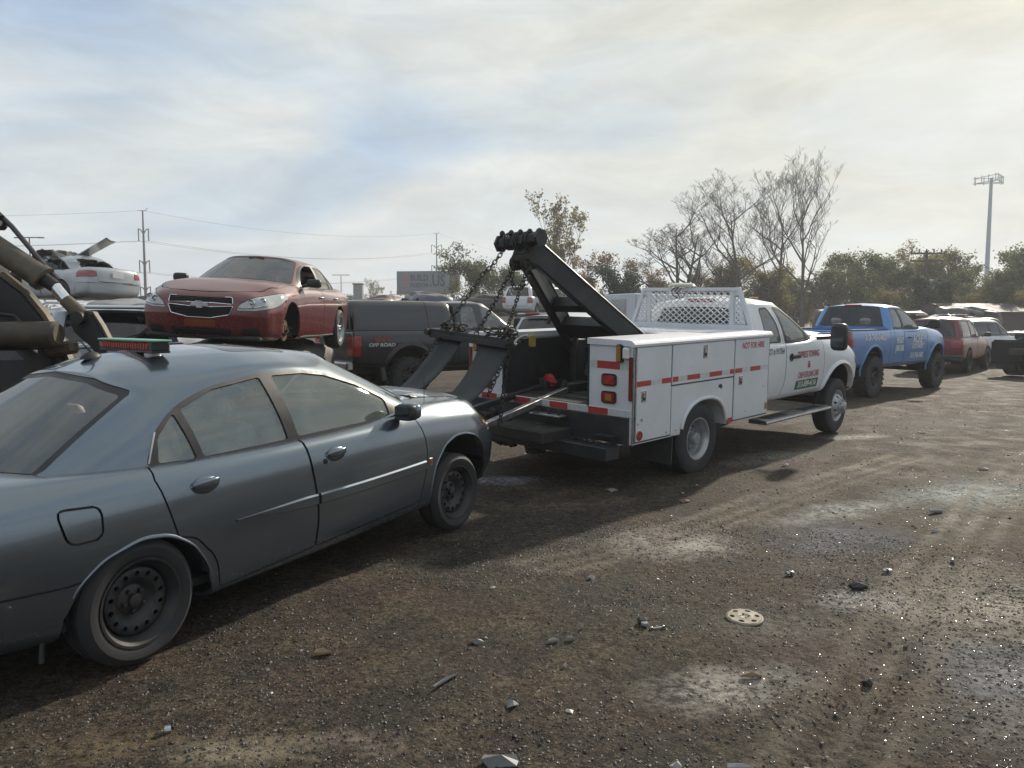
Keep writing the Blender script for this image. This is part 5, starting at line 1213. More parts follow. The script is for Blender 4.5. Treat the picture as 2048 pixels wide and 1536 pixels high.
# ---------- blue lifted pickup
P_BLUE = paint('blue_truck_paint', (0.070, 0.23, 0.53), metal=0.25, rough=0.25, coat=0.9, dust=0.26, dustcol=(.24, .28, .34), low=.45, zlow=1.0)
def pickup_spec(zb, zs, belt, yw, hoodz, x0, xc0, xc1, xws, nose):
    """x0 tail, xc0 cab rear, xc1 roof front, xws windshield foot"""
    y = yw
    st = [(x0, zb + .10, y * .93, y * .985, y * .965, zs, zs + .01), (xc0 - .05, zb, y * .94, y, y * .975, zs, zs + .01), (xc0 + .1, zb, y * .945, y, y * .975, zs, zs + .01), (xws - .5, zb, y * .945, y, y * .975, zs - .005, zs + .02), (xws, zb, y * .945, y, y * .955, zs, hoodz), (xws + .3, zb, y * .95, y * 1.005, y * .93, zs - .01, hoodz + .01), (nose - .9, zb, y * .95, y * 1.01, y * .90, zs - .04, hoodz - .02), (nose - .4, zb, y * .94, y, y * .87, zs - .09, hoodz - .08), (nose - .12, zb, y * .92, y * .97, y * .84, zs - .17, hoodz - .18)]
    return st
def blue_pickup():
    st = pickup_spec(.62, 1.46, 1.46, .985, 1.53, -1.15, .85, 2.0, 2.85, 4.5)
    base = [(3.05, 0, 1.52), (2.97, -.5, 1.51), (2.80, -.79, 1.475), (2.68, -.90, 1.462), (2.2, -.935, 1.46), (1.7, -.937, 1.46), (1.3, -.93, 1.46), (1.0, -.92, 1.46), (.92, -.88, 1.46), (.88, -.80, 1.46), (.865, -.4, 1.46), (.86, 0, 1.46)]
    top = [(2.10, 0, 2.02), (2.06, -.38, 2.015), (1.96, -.62, 1.99), (1.86, -.70, 1.98), (1.7, -.725, 1.98), (1.5, -.735, 1.985), (1.25, -.735, 1.985), (1.12, -.72, 1.98), (1.06, -.69, 1.98), (1.03, -.60, 1.99), (1.02, -.3, 2.01), (1.02, 0, 2.015)]
    sp = dict(st=st, base=base, top=top, crown=[(1.02, 2.015), (1.4, 2.07), (1.7, 2.07), (2.1, 2.02)], open=[(-1.08, .74, .86), (.95, 2.75, .85)], openz=1.2, arches=[(0, .62, .49), (3.645, .60, .50)], kw=dict(bowF=.30, bowR=0, endR=[(.02, .99, .96), (.03, .97, .7), (.032, .95, 0)], endF=[(.06, .985, .93), (.10, .96, .7), (.11, .95, 0)]),
        windows=[rpoly([(1.06, 1.52), (1.14, 1.93), (1.46, 1.94), (1.54, 1.52)], .05), rpoly([(1.63, 1.50), (1.56, 1.90), (1.78, 1.94), (2.02, 1.86, .1), (2.58, 1.52)], .04)], trim=rpoly([(1.04, 1.475), (1.13, 1.95), (1.80, 1.965, .1), (2.06, 1.88, .1), (2.70, 1.475)], .04), rw=(.02, .97, .985), ws=(.03, .95, .97),
        panels=[('rear_door', rpoly([(1.02, 1.5, .01), (1.02, .72), (1.55, .70), (1.58, 1.0, .1), (1.56, 1.5, .01)], .05), (0, 2), SIDE, .014, None, 1, .02), ('front_door', rpoly([(1.575, 1.5, .01), (1.595, 1.0, .1), (1.565, .70), (2.90, .70), (2.98, 1.0, .1), (2.92, 1.5, .01)], .06), (0, 2), SIDE, .014, None, 1, .02),
            ('tail_light', rpoly([(-1.06, 1.43), (-1.04, 1.10), (-1.4, 1.10), (-1.4, 1.43)], .03), (0, 2), lambda c, n: abs(c[1]) > .72 and c[0] < -.9, .008, M['red'], 1, 0), ('tailgate', [(-.80, .85), (.80, .85), (.80, 1.44), (-.80, 1.44)], (1, 2), facing(-1), .014, None, 0, .02), ('SEAM', [(.80, .62), (.815, .62), (.815, 1.5), (.80, 1.5)], (0, 2), SIDE, 0, None, 0, 0),
            ('headlight', rpoly([(4.30, 1.30), (4.2, 1.08), (4.9, 1.02), (4.9, 1.30)], .03), (0, 2), lambda c, n: abs(c[1]) > .5 and c[0] > 4, .008, M['clear'], 1, 0)],
        handles=[(1.85, 0, 1.27), ], mirror=((2.72, 1.20, 1.60), (.12, .26, .21), (2.75, .93, 1.52)), seats=((2.05, 1.35, 1.0, .40, M['int'], .38, (2.35, 2.75, 1.50, .80), .5), {}), floor=(.9, 3.0, .9, .72),
        wheels=[(0, .86, .44, .445, .235, .30, 'offroad', 26), (3.645, .86, .44, .445, .235, .30, 'offroad', 26)], flare=(.05, .02), winm={0: glass('pale_cab_glass', (.62, .70, .70), .42, (.42, .44, .42)), 1: G_CLEAR})
    mw = frame((7.24, 17.5, -.0), 48.1, .26, .8)
    T, bv, D = auto('pickup_truck', 'lifted bright blue pickup truck with black off-road wheels and white lettering', 'pickup truck', mw, sp, P_BLUE, G_CLEAR, rearglass=G_DARK)
    MB().box((-.15, 0, .98), (1.8, 1.75, .03)).build('bed_floor', M['under'], T); MB().box((.87, 0, 1.28), (.03, 1.7, .5)).build('cab_back_wall', P_BLUE, T)
    for sd in (1, -1): MB().box((-.18, sd * .905, 1.475), (1.85, .09, .03), .01).build('bed_rail_cap', M['trim'], T)
    MB().box((1.02, 0, 2.015), (.04, .40, .04), .012).build('brake_light', M['red'], T)
    MB().box((1.5, 0, .62), (4.9, .8, .16), .02).build('chassis', M['under'], T); MB().box((-1.24, 0, .68), (.12, 1.8, .16), .03).build('rear_bumper', M['trim'], T)
    fn = on_side(bv, -1, .006)
    for nm, body, x, z, s, sx, bd, par in (('bed_phone_lettering', '313-743-3482', .0, 1.305, .185, 1.0, .006, T), ('we_buy_lettering', 'WE BUY', 1.31, 1.22, .19, .55, .008, D['rear_door', -1]), ('junk_cars_lettering', 'JUNK CARS', 1.31, 1.04, .18, .50, .008, D['rear_door', -1]), ('acre_lettering', 'ACRE', 2.34, 1.23, .26, .85, .008, D['front_door', -1]), ('auto_parts_lettering', 'AUTO PARTS', 2.34, 1.055, .13, .85, .004, D['front_door', -1]), ('door_phone_lettering', '313-743-3482', 2.34, .85, .17, .80, .005, D['front_door', -1])):
        v, f = text_polys(body, s, bd, sx); decal(nm, v, f, lambda a, b: fn(x + a, z + b), F_WHT, par)
    decal('lettering_rule', [(1.95, 1.115), (2.75, 1.115), (2.75, 1.128), (1.95, 1.128)], [(0, 1, 2, 3)], fn, F_WHT, D['front_door', -1])
blue_pickup()
# ---------- black pickup with a canopy
P_BLACK = paint('faded_black_paint', (0.012, 0.012, 0.016), metal=0.1, rough=0.28, coat=0.8, dust=0.09, dustcol=(.085, .072, .066), up=.35, low=.3, zlow=.9)
def black_pickup():
    st = pickup_spec(.62, 1.40, 1.40, .99, 1.50, -1.18, 1.12, 2.0, 2.75, 4.55)
    base = [(3.00, 0, 1.49), (2.92, -.5, 1.48), (2.74, -.80, 1.42), (2.62, -.91, 1.402), (2.2, -.94, 1.40), (1.9, -.945, 1.40), (1.5, -.94, 1.40), (1.24, -.93, 1.40), (1.16, -.88, 1.40), (1.13, -.80, 1.40), (1.12, -.4, 1.40), (1.12, 0, 1.40)]
    top = [(2.15, 0, 2.00), (2.12, -.38, 1.995), (2.02, -.64, 1.98), (1.93, -.72, 1.97), (1.8, -.75, 1.975), (1.7, -.755, 1.975), (1.4, -.755, 1.975), (1.26, -.74, 1.97), (1.20, -.70, 1.97), (1.17, -.6, 1.98), (1.16, -.3, 2.0), (1.16, 0, 2.0)]
    MY = mat('red_decal', (.30, .03, .02), .5); MG = mat('grey_decal', (.45, .45, .45), .5)
    sp = dict(st=st, base=base, top=top, crown=[(1.16, 2.0), (1.5, 2.045), (1.8, 2.045), (2.15, 2.0)], arches=[(0.04, .55, .54), (3.60, .55, .54)], open=[(1.2, 2.6, .85)], openz=1.2, kw=dict(bowF=.2, bowR=0, endR=[(.02, .99, .96), (.03, .97, .7), (.032, .95, 0)], endF=[(.06, .985, .93), (.10, .96, .7), (.11, .95, 0)]),
        windows=[rpoly([(1.30, 1.44), (1.32, 1.90), (1.66, 1.91), (1.72, 1.44)], .05), rpoly([(1.88, 1.43), (1.84, 1.88), (2.02, 1.90), (2.16, 1.82, .08), (2.55, 1.46)], .04)],
        panels=[('rear_door', rpoly([(1.20, 1.45, .01), (1.20, .72), (1.78, .72), (1.80, 1.45, .01)], .05), (0, 2), SIDE, .014, None, 1, .02), ('front_door', rpoly([(1.815, 1.45, .01), (1.80, .72), (2.80, .72), (2.84, 1.0, .1), (2.78, 1.45, .01)], .06), (0, 2), SIDE, .014, None, 1, .02), ('SEAM', [(1.075, .62), (1.095, .62), (1.095, 1.5), (1.075, 1.5)], (0, 2), SIDE, 0, None, 0, 0),
            ('tail_light', rpoly([(-1.02, 1.30), (-1.06, .90), (-1.4, .90), (-1.4, 1.30)], .05), (0, 2), lambda c, n: abs(c[1]) > .70 and c[0] < -.9, .01, M['red'], 1, .02), ('tailgate', [(-.80, .78), (.80, .78), (.80, 1.38), (-.80, 1.38)], (1, 2), facing(-1), .014, None, 0, .02)],
        seats=((2.0, 1.45, .95, .40, M['int'], .38, (2.3, 2.65, 1.42, .80), .5), {}), floor=(1.15, 2.9, .9, .72), flare=(.10, .05), flarem=mat('grey_flare', (.045, .045, .047), .7), mirror=((2.62, 1.18, 1.55), (.12, .22, .24), (2.66, .95, 1.5)),
        wheels=[(.04, .87, .43, .42, .22, .28, 'offroad', 22), (3.60, .87, .43, .42, .22, .28, 'offroad', 22)])
    T, bv, D = auto('pickup_truck', 'faded black pickup truck with a windowless canopy over its bed', 'pickup truck', frame((-2.67, 16.4, .06), 53.57), sp, P_BLACK, G_CLEAR)
    # canopy shell: rounded box over the bed, split into two panels by a seam
    def hoop(x, w0, w1, z1): return [(x, w0, 1.405), (x, w0 - .01, 1.55), (x, w1 + .03, z1 - .12), (x, w1 - .01, z1 - .04), (x, w1 - .10, z1), (x, 0, z1 + .025)]
    net = np.array([hoop(-1.19, .93, .70, 1.90), hoop(-1.17, .945, .78, 1.965), hoop(-1.10, .955, .805, 1.985), hoop(-.4, .955, .81, 2.0), hoop(.3, .955, .81, 2.0), hoop(1.00, .955, .805, 1.99), hoop(1.06, .95, .79, 1.97), hoop(1.085, .94, .74, 1.93)])
    bm = grid_bm(refine(net, .12, .12)); P = Panels(bm)
    P.panel('SEAM', [(.46, 1.3), (.475, 1.3), (.475, 2.2), (.46, 2.2)], (0, 2), ANY); P.done()
    P.extract(0, name='canopy', material=P_BLACK, parent=T, solid=.02); P.extract(-1, inset=.008, name='canopy_seam', material=M['trim'], parent=T); bm.free()
    MB().box((-1.195, 0, 1.68), (.02, 1.5, .46), .008).build('canopy_rear_window', G_DARK, T)
    for sd in (1, -1): MB().beam((-1.21, sd * .84, 1.42), (-1.20, sd * .73, 1.90), .06, .03, bev=.008).build('canopy_rear_post', P_BLACK, T)
    MB().box((-1.19, 0, 1.40), (.05, 1.85, .05), .012).build('canopy_rail', M['trim'], T)
    MB().box((1.09, 0, 1.66), (.02, 1.5, .5)).build('canopy_front', P_BLACK, T)
    MB().box((-1.27, 0, .70), (.16, 1.85, .17), .03).build('rear_bumper', M['alu'], T); MB().box((1.5, 0, .58), (5.0, .8, .16), .02).build('chassis', M['under'], T)
    fn = on_side(bv, -1, .006)
    for nm, body, x, z, s, sx, m_ in (('red_lettering', '4X4', -.60, 1.22, .16, 1.35, MY), ('off_road_lettering', 'OFF ROAD', -.60, 1.115, .095, 1.25, MG)):
        v, f = text_polys(body, s, .004, sx); decal(nm, [(a + b * .25, b) for a, b in v], f, lambda a, b: fn(x + a, z + b), m_, T)
    MB().lathe([(0, -.004), (.05, -.004), (.055, .004)], 16, (-.97, -.93, 1.46)).build('fuel_sticker', M['whitepl'], T)
black_pickup()
# ---------- sport utilities
def suv_spec(L0, L1, W, zs, roof, zb=.28, rear_slope=.18, wheels=True, wb=2.8, R_=.37, kind='alloy', ws=1.75, hood=1.08):
    y = W
    st = [(L0, zb + .12, y * .93, y * .97, y * .92, zs - .02, zs), (L0 + .25, zb, y * .96, y, y * .955, zs, zs + .005), (0, zb - .02, y * .965, y, y * .96, zs, zs + .005), (wb * .5, zb - .03, y * .96, y, y * .96, zs - .005, zs + .01), (ws + .0, zb - .03, y * .965, y, y * .955, zs - .02, zs + .03), (ws + .35, zb, y * .965, y, y * .93, zs - .02, hood), (wb + .1, zb, y * .96, y * .99, y * .88, zs - .07, hood - .03), (L1 - .3, zb, y * .93, y * .96, y * .82, zs - .13, hood - .10), (L1 - .1, zb + .05, y * .88, y * .92, y * .76, zs - .20, hood - .20)]
    xr = L0 + .08
    base = [(ws + .42, 0, zs + .04), (ws + .34, -y * .5, zs + .03), (ws + .15, -y * .82, zs), (ws + .02, -y * .92, zs - .01), (ws - .55, -y * .945, zs), (ws * .5, -y * .95, zs), (.2, -y * .945, zs), (xr + .35, -y * .93, zs), (xr + .06, -y * .87, zs), (xr + .02, -y * .78, zs), (xr, -y * .4, zs), (xr - .01, 0, zs)]
    t = roof - .07; d = rear_slope
    top = [(ws - .42, 0, t), (ws - .46, -y * .4, t - .005), (ws - .56, -y * .63, t - .03), (ws - .66, -y * .71, t - .04), (ws - .95, -y * .74, t - .035), (ws * .4, -y * .75, t - .03), (.2, -y * .75, t - .03), (xr + .35 + d * .7, -y * .735, t - .035), (xr + .12 + d, -y * .70, t - .04), (xr + .08 + d, -y * .62, t - .035), (xr + .05 + d, -y * .3, t - .015), (xr + .04 + d, 0, t - .01)]
    zt = t - .09; zl = zs + .05; tr = rpoly([(xr + .14 + d * .3, zl - .03), (xr + .22 + d, zt + .03), (ws - .7, zt + .02, .1), (ws - .02, zl - .03)], .06)
    xs = [xr + .2 + d * .4, .55, 1.15, ws - .12]
    win = [rpoly([(xs[0], zl), (xs[0] + d * .6, zt), (xs[1] - .26, zt), (xs[1] - .24, zl)], .05), rpoly([(xs[1] - .16, zl), (xs[1] - .18, zt), (xs[2] - .18, zt), (xs[2] - .12, zl)], .04), rpoly([(xs[2] - .04, zl), (xs[2] - .10, zt), (ws - .72, zt, .08), (xs[3], zl)], .04)]
    sp = dict(st=st, base=base, top=top, crown=[(xr + .04 + d, t - .01), (.1, roof), (ws - .7, roof), (ws - .42, t)], arches=[(0, R_ + .02, R_ + .07), (wb, R_ + .02, R_ + .07)], kw=dict(bowF=.28, bowR=.06, endR=[(.04, .985, .95), (.06, .96, .7), (.065, .95, 0)]), windows=win, trim=tr, open=[(xr + .15, ws, y * .85)], openz=zs - .2, rw=(.06, .90, .95), side=(3, 8))
    if wheels: sp['wheels'] = [(0, y - .10, R_, R_, R_ - .13, .235, kind, 0), (wb, y - .10, R_, R_, R_ - .13, .235, kind, 0)]
    sp['seats'] = ((1.25, .35, zs - .50, .38, M['intdark'], .38, (1.55, 1.85, zs + .02, .72), .52), {}); sp['floor'] = (xr + .1, ws + .3, y * .9, zb + .08)
    sp['panels'] = [('rear_door', rpoly([(.30, zs + .02, .01), (.40, zb + .35, .1), (.48, zb + .08), (1.06, zb + .08), (1.08, zs + .02, .01)], .06), (0, 2), SIDE, .014, None, 1, .02), ('front_door', rpoly([(1.09, zs + .02, .01), (1.07, zb + .08), (ws + .18, zb + .08), (ws + .22, zs + .02, .01)], .06), (0, 2), SIDE, .014, None, 1, .02),
        ('tail_light', rpoly([(L0 + .20, zs - .04), (L0 + .14, zs - .36), (L0 - .4, zs - .36), (L0 - .4, zs - .04)], .04), (0, 2), lambda c, n: abs(c[1]) > W * .68 and c[0] < -.5, .01, M['red'], 1, 0), ('tailgate', rpoly([(-W * .67, zb + .32), (W * .67, zb + .32), (W * .67, zs - .01), (-W * .67, zs - .01)], .05), (1, 2), facing(-1), .014, None, 0, .02),
        ('rear_bumper', [(-W * 1.2, 0), (W * 1.2, 0), (W * 1.2, zb + .27), (-W * 1.2, zb + .27)], (1, 2), lambda c, n: c[0] < L0 + .25, .012, None, 0, .015), ('headlight', rpoly([(L1 - .42, zs - .10), (L1 - .36, zs - .30), (L1 + .3, zs - .34), (L1 + .3, zs - .12)], .04), (0, 2), lambda c, n: abs(c[1]) > .45 and c[0] > L1 - .6, .01, M['clear'], 1, 0)]
    return sp
P_SUVB = paint('silver_blue_paint', (.26, .30, .34), metal=.5, rough=.3, coat=.7, dust=.25, dustcol=(.22, .21, .19), up=.3)
P_SUVW = paint('white_suv_paint', (.62, .64, .66), metal=0, rough=.35, coat=.6, dust=.2, dustcol=(.35, .33, .3), up=.3)
P_SUVR = paint('dark_red_suv_paint', (.16, .022, .024), metal=.2, rough=.32, coat=.6, dust=.12, dustcol=(.19, .10, .08), up=.15, low=.4, zlow=.9)
def suvs():
    sp = suv_spec(-1.05, 3.75, .95, 1.36, 1.90); sp['mirror'] = ((1.85, 1.06, 1.27), (.1, .2, .15), (1.82, .88, 1.2))
    T, bv, D = auto('sport_utility_vehicle', 'silver blue SUV with dark rear glass standing behind the red sedan nose', 'SUV', frame((-6.15, 11.55, -.02), -40), sp, P_SUVB, G_DARK)
    b = MB(); b.box((-1.125, 0, 1.325), (.03, 1.30, .06), .012); o = b.build('chrome_garnish', M['chrome'], T)
    v, f = text_polys('GMC', .115, .004, 1.45); decal('garnish_lettering', v, f, lambda a, b_: (-1.143, -.04 - a, 1.322 + b_), F_RED, o)
    for sd in (1, -1):
        MB().tube([(-.70, sd * .60, 1.86), (-.55, sd * .615, 1.91), (.4, sd * .63, 1.935), (1.0, sd * .62, 1.90), (1.1, sd * .61, 1.87)], .018, 6).build('roof_rail', M['alu'], T)
    MB().box((-.86, 0, 1.855), (.26, 1.25, .035), .012, Matrix.Rotation(-.10, 3, 'Y')).build('roof_spoiler', P_SUVB, T)
    MB().tube([(-1.07, .02, 1.40), (-1.03, -.25, 1.47), (-.99, -.42, 1.51)], .009, 5).build('rear_wiper', M['trim'], T)
    sp = suv_spec(-1.05, 3.75, .93, 1.16, 1.84); sp['mirror'] = ((1.85, 1.06, 1.25), (.1, .2, .15), (1.82, .88, 1.2))
    T, bv, D = auto('sport_utility_vehicle', 'white SUV with dark rear window seen through the tow boom legs', 'SUV', frame((1.15, 16.5, 0), 46), sp, P_SUVW, G_DARK)
    MB().box((-.80, 0, 1.80), (.20, 1.15, .04), .012).build('roof_spoiler', P_SUVW, T); MB().box((-.905, .12, 1.795), (.02, .40, .045), .008).build('brake_light', M['red'], T)
    MB().box((-.93, -.38, 1.66), (.04, .10, .16), .02, Matrix.Rotation(.3, 3, 'X')).build('wiper_cover', M['trim'], T)
    sp = suv_spec(-1.0, 3.55, .90, 1.12, 1.82, zb=.42, rear_slope=.12, wb=2.72, R_=.37, kind='steel', hood=1.08); sp['mirror'] = ((1.85, 1.04, 1.22), (.1, .2, .15), (1.82, .86, 1.15))
    sp['winm'] = {0: G_CLEAR, 1: G_CLEAR, 2: G_CLEAR}
    T, bv, D = auto('sport_utility_vehicle', 'dark red SUV seen from behind, parked beyond the blue pickup', 'SUV', frame((14.16, 25.52, 0), 42), sp, P_SUVR, G_DARK)
    MB().box((-1.10, 0, .50), (.16, 1.80, .20), .04).build('bumper_cover', M['trim'], T)
    for sd in (1, -1): MB().tube([(-.6, sd * .58, 1.83), (-.5, sd * .6, 1.87), (.9, sd * .6, 1.87), (1.0, sd * .58, 1.83)], .016, 6).build('roof_rail', M['trim'], T)
suvs()
# ---------- crashed silver sedan on a stack
P_SILV = paint('silver_paint', (.42, .44, .46), metal=.5, rough=.32, coat=.6, dust=.3, dustcol=(.26, .25, .22), up=.25, low=.5, zlow=.6)
def stove_in(o, amp, seed, fx=0.0, axis_z=True, zmin=-9, xmax=99, scale=1.6):
    """dent a panel: push vertices about with smooth noise"""
    from mathutils import noise
    me = o.data
    if me.users > 1: me = o.data = me.copy()
    for v in me.vertices:
        p = v.co
        if p.z < zmin or p.x > xmax: continue
        n = noise.noise_vector(p * scale + Vector((seed, seed * 2, 0))) * amp + noise.noise_vector(p * scale * 3 + Vector((seed, 0, seed))) * amp * .35
        v.co += n
    me.update()
def silver_sedan():
    sp = sedan_spec(1); R2 = facing(-1)
    sp['panels'] = [('rear_door', sp['rdoor'], (0, 2), SIDE, .012, None, 1, .02), ('front_door', sp['fdoor'], (0, 2), SIDE, .012, None, 1, .02), ('rear_bumper', [(-1.3, .62), (1.3, .62), (1.3, .1), (-1.3, .1)], (1, 2), lambda c, n: c[0] < -.55, .012, None, 0, .015), ('boot_lid', rpoly([(-.55, .66), (.55, .66), (.62, 1.2), (-.62, 1.2)], .03), (1, 2), lambda c, n: c[0] < -.62, .012, None, 0, .015)]
    for s in (1, -1): sp['panels'].append(('tail_light', rpoly([(s * .42, .83), (s * .44, .93), (s * .80, .955), (s * 1.0, .93), (s * 1.0, .79), (s * .75, .775)], .03), (1, 2), lambda c, n: c[0] < -.6, .008, M['red'], 1, 0))
    sp.update(wheels=[(0, .82, .34, .335, .215, .21, 'steel', 0)], seats=((1.25, .4, .44, .38, M['intdark'], .38, (1.95, 2.3, .96, .7), .5), {}), floor=(-.5, 2.4, .8, .25), norw=True, nowin=((1, 1), (2, 1), (2, -1)))
    T, bv, D = auto('sedan', 'crashed silver sedan with torn roof and smashed back window, top of the scrap stack', 'car', frame((-12.2, 22.5, 2.10), -62, 1, 1.5), sp, P_SILV, G_DUSTY)
    for o in T.children:
        if o.name.startswith('roof'): stove_in(o, .10, 3.0, zmin=1.15)
        if o.name.startswith(('hood', 'body')): stove_in(o, .03, 1.0, zmin=.2)
        if o.name.startswith('door'): stove_in(o, .04, 5.0)
    pl = MB().box((-1.165, 0, .86), (.012, .34, .16), .003).build('number_plate', M['whitepl'], T)
    b = MB(); b.add([(.45, -.10, 1.40), (.60, .14, 1.42), (-.55, -.02, 1.92), (-.70, -.26, 1.86), (-.68, .02, 1.95), (-.55, -.28, 1.84)], [(0, 1, 2, 3), (3, 2, 4, 5)]); o = b.build('torn_roof_panel', P_SILV, T); md = o.modifiers.new('t', 'SOLIDIFY'); md.thickness = .04
    n, m = 9, 12; vs = []; rg = random.Random(7)
    for i in range(n):
        for j in range(m): u, w = i / (n - 1), j / (m - 1); vs.append((2.0 - 1.45 * w + .1 * rg.uniform(-1, 1), -.62 + 1.24 * u, 1.34 + .26 * math.sin(math.pi * min(1, w * 1.1)) + .06 * rg.uniform(-1, 1)))
    o = MB().add(vs, [(i * m + j, i * m + j + 1, (i + 1) * m + j + 1, (i + 1) * m + j) for i in range(n - 1) for j in range(m - 1)]).build('crumpled_bonnet', mat('scorched_panel', (.09, .085, .08), .7, var=.4, dirt=(.16, .14, .12), dirt_amt=.4), T, 30); md = o.modifiers.new('t', 'SOLIDIFY'); md.thickness = .02
silver_sedan()
# ------------------------------------------------------------------ scrap cars
M['scrapwin'] = mat('broken_window_void', (.012, .013, .014), .6)
def proto_scrap(kind, seed):
    """a crushed car body: low, dented, no wheels"""
    if kind == 'sedan': sp = sedan_spec(0)
    else: sp = suv_spec(-1.0, 3.6, .92, 1.10, 1.75)
    sp = dict(sp); sp['panels'] = []; sp['wheels'] = ([(0, .80, .32, .33, .2, .2, 'steel', 0)] if seed % 2 else []); sp.pop('seats', None); sp.pop('mirror', None); sp.pop('floor', None); sp['trim'] = sp['trim']
    sp.setdefault('handles', [])
    T, bv, D = auto('crushed_car', '', 'car', Matrix.Identity(4), sp, P_SILV, M['scrapwin'], step=.24)
    for o in list(T.children):
        if o.type != 'MESH': continue
        nm = o.name.split('.')[0]
        if nm in ('seal', 'wheel_well', 'axle', 'windshield') and nm != 'windshield': bpy.data.objects.remove(o); continue
        o.data = o.data.copy() if o.data.users > 1 else o.data
        for v in o.data.vertices: v.co.z = v.co.z if v.co.z < .85 else .85 + (v.co.z - .85) * (.50 if kind == 'sedan' else .72)
        stove_in(o, .10, seed * 1.7, scale=1.1)
    return T
SCRAP_COL = {}
def scrap_paint(nm, col):
    if nm not in SCRAP_COL: SCRAP_COL[nm] = paint('scrap_' + nm + '_paint', col, metal=.1, rough=.42, coat=.3, dust=.45, dustcol=(.17, .14, .11), up=.4, low=.5, zlow=.7)
    return SCRAP_COL[nm]
SC_COLS = dict(dark_grey=(.05, .052, .056), white=(.58, .59, .60), silver=(.34, .35, .36), maroon=(.13, .025, .025), navy=(.03, .045, .09), black=(.018, .018, .019), tan=(.32, .27, .19), red=(.25, .03, .025), teal=(.05, .13, .13), yellow=(.42, .28, .05))
def copy_thing(T, mw, label, group, cat='car', name=None, pm=None):
    e = T.copy(); COL.objects.link(e); e.matrix_world = mw; e['label'] = label; e['category'] = cat
    if group: e['group'] = group
    for ch in T.children:
        c = ch.copy(); COL.objects.link(c); c.parent = e
        if pm is not None and c.type == 'MESH' and c.name.split('.')[0] in ('body', 'roof', 'tailgate', 'door', 'hood', 'boot_lid', 'rear_bumper'): c.material_slots[0].link = 'OBJECT'; c.material_slots[0].material = pm
        for g in ch.children: d = g.copy(); COL.objects.link(d); d.parent = c
    return e
def scrapyard():
    pr = [proto_scrap('sedan', 1), proto_scrap('suv', 2), proto_scrap('sedan', 3)]
    G = 'crushed cars stacked in the yard'; used = [False] * 3
    L = [  # x, y, z, heading, roll, prototype, colour, label
        (-4.15, 13.4, .28, 184, 2, 0, 'dark_grey', 'dark grey crushed car directly under the dusty red sedan'), (-4.0, 13.2, -.42, 178, -2, 2, 'black', 'black flattened car at the bottom under the dusty red sedan'),
        (-12.0, 22.6, .86, -58, -2, 0, 'dark_grey', 'dark grey crushed car directly under the crashed silver sedan'), (-12.3, 22.3, -.22, -65, 2, 1, 'maroon', 'maroon crushed car at the bottom under the crashed silver sedan'),
        (-9.4, 23.6, 1.30, 205, -4, 2, 'silver', 'silver crushed car with sloping bonnet just left of the red sedan'), (-9.6, 23.4, .2, 200, 3, 1, 'white', 'white crushed car under the sloping silver one'),
        (-15.6, 22.0, 1.55, 150, 3, 2, 'white', 'white crushed car behind the loader arm at the far left'), (-15.8, 22.4, .35, 145, 0, 1, 'yellow', 'yellow crushed car behind the loader arm, low at the far left'),
        (-7.2, 42, 1.95, 20, 2, 0, 'maroon', 'maroon crushed car on the far pile, left of the billboard'), (-7.4, 42, .8, 25, 2, 1, 'black', 'black crushed car at the foot of the far pile left of the billboard'),
        (-5.0, 43, 2.15, 160, -3, 2, 'navy', 'navy crushed car on top of the far pile under the billboard'), (-4.7, 43, 1.0, 165, 0, 0, 'silver', 'silver crushed car within the far pile under the billboard'), (-4.8, 43, .0, 160, 2, 1, 'dark_grey', 'dark grey crushed car at the foot of the pile under the billboard'),
        (-2.2, 44, 2.05, 75, 2, 0, 'black', 'black crushed car atop the far pile right of the billboard'), (-2.0, 44, .9, 80, -2, 1, 'tan', 'tan crushed car low in the far pile right of the billboard'),
        (.9, 45, .25, 60, 0, 1, 'dark_grey', 'dark grey crushed car carrying the two far stacked SUVs'), (.8, 45.3, 1.25, 65, 1, 0, 'navy', 'navy flattened car just below the far stacked white SUV'),
        (3.8, 45, 1.5, 70, 3, 2, 'black', 'black crushed car beside the far stacked SUVs'), (3.9, 45, .3, 75, 0, 1, 'silver', 'silver crushed car low beside the far stacked SUVs'), (5.6, 44, 1.2, 110, -3, 0, 'maroon', 'maroon crushed car behind the boom foot'),
        (18.6, 44, 1.35, 80, 3, 2, 'navy', 'navy crushed car between the white cab and the blue pickup'), (18.8, 44, .2, 70, 0, 1, 'tan', 'tan crushed car low between the white cab and the blue pickup'), (20.8, 46, 1.3, 95, -3, 0, 'black', 'black crushed car behind the blue pickup roof'),
        (27.6, 48, 1.55, 60, 5, 2, 'dark_grey', 'dark grey crushed car topping the mound behind the red SUV'), (25.6, 47, .9, 100, -8, 0, 'black', 'black crushed car on the left slope of the mound'), (29.6, 48.5, .9, 30, 8, 1, 'dark_grey', 'grey crushed car on the right slope of the mound'), (27.4, 47.5, .1, 80, 0, 1, 'maroon', 'maroon crushed car at the base of the mound'),
        (31.5, 47, .1, 120, 0, 2, 'silver', 'silver crushed car right of the mound near the long shed')]
    for x, y, z, az, roll, k, c, lab in L:
        mw = frame((x, y, z), az, 0, roll)
        copy_thing(pr[k], mw, lab, G, pm=scrap_paint(c, SC_COLS[c]))
    for p in pr:
        for ch in list(p.children):
            for g in list(ch.children): bpy.data.objects.remove(g)
            bpy.data.objects.remove(ch)
        bpy.data.objects.remove(p)
scrapyard()
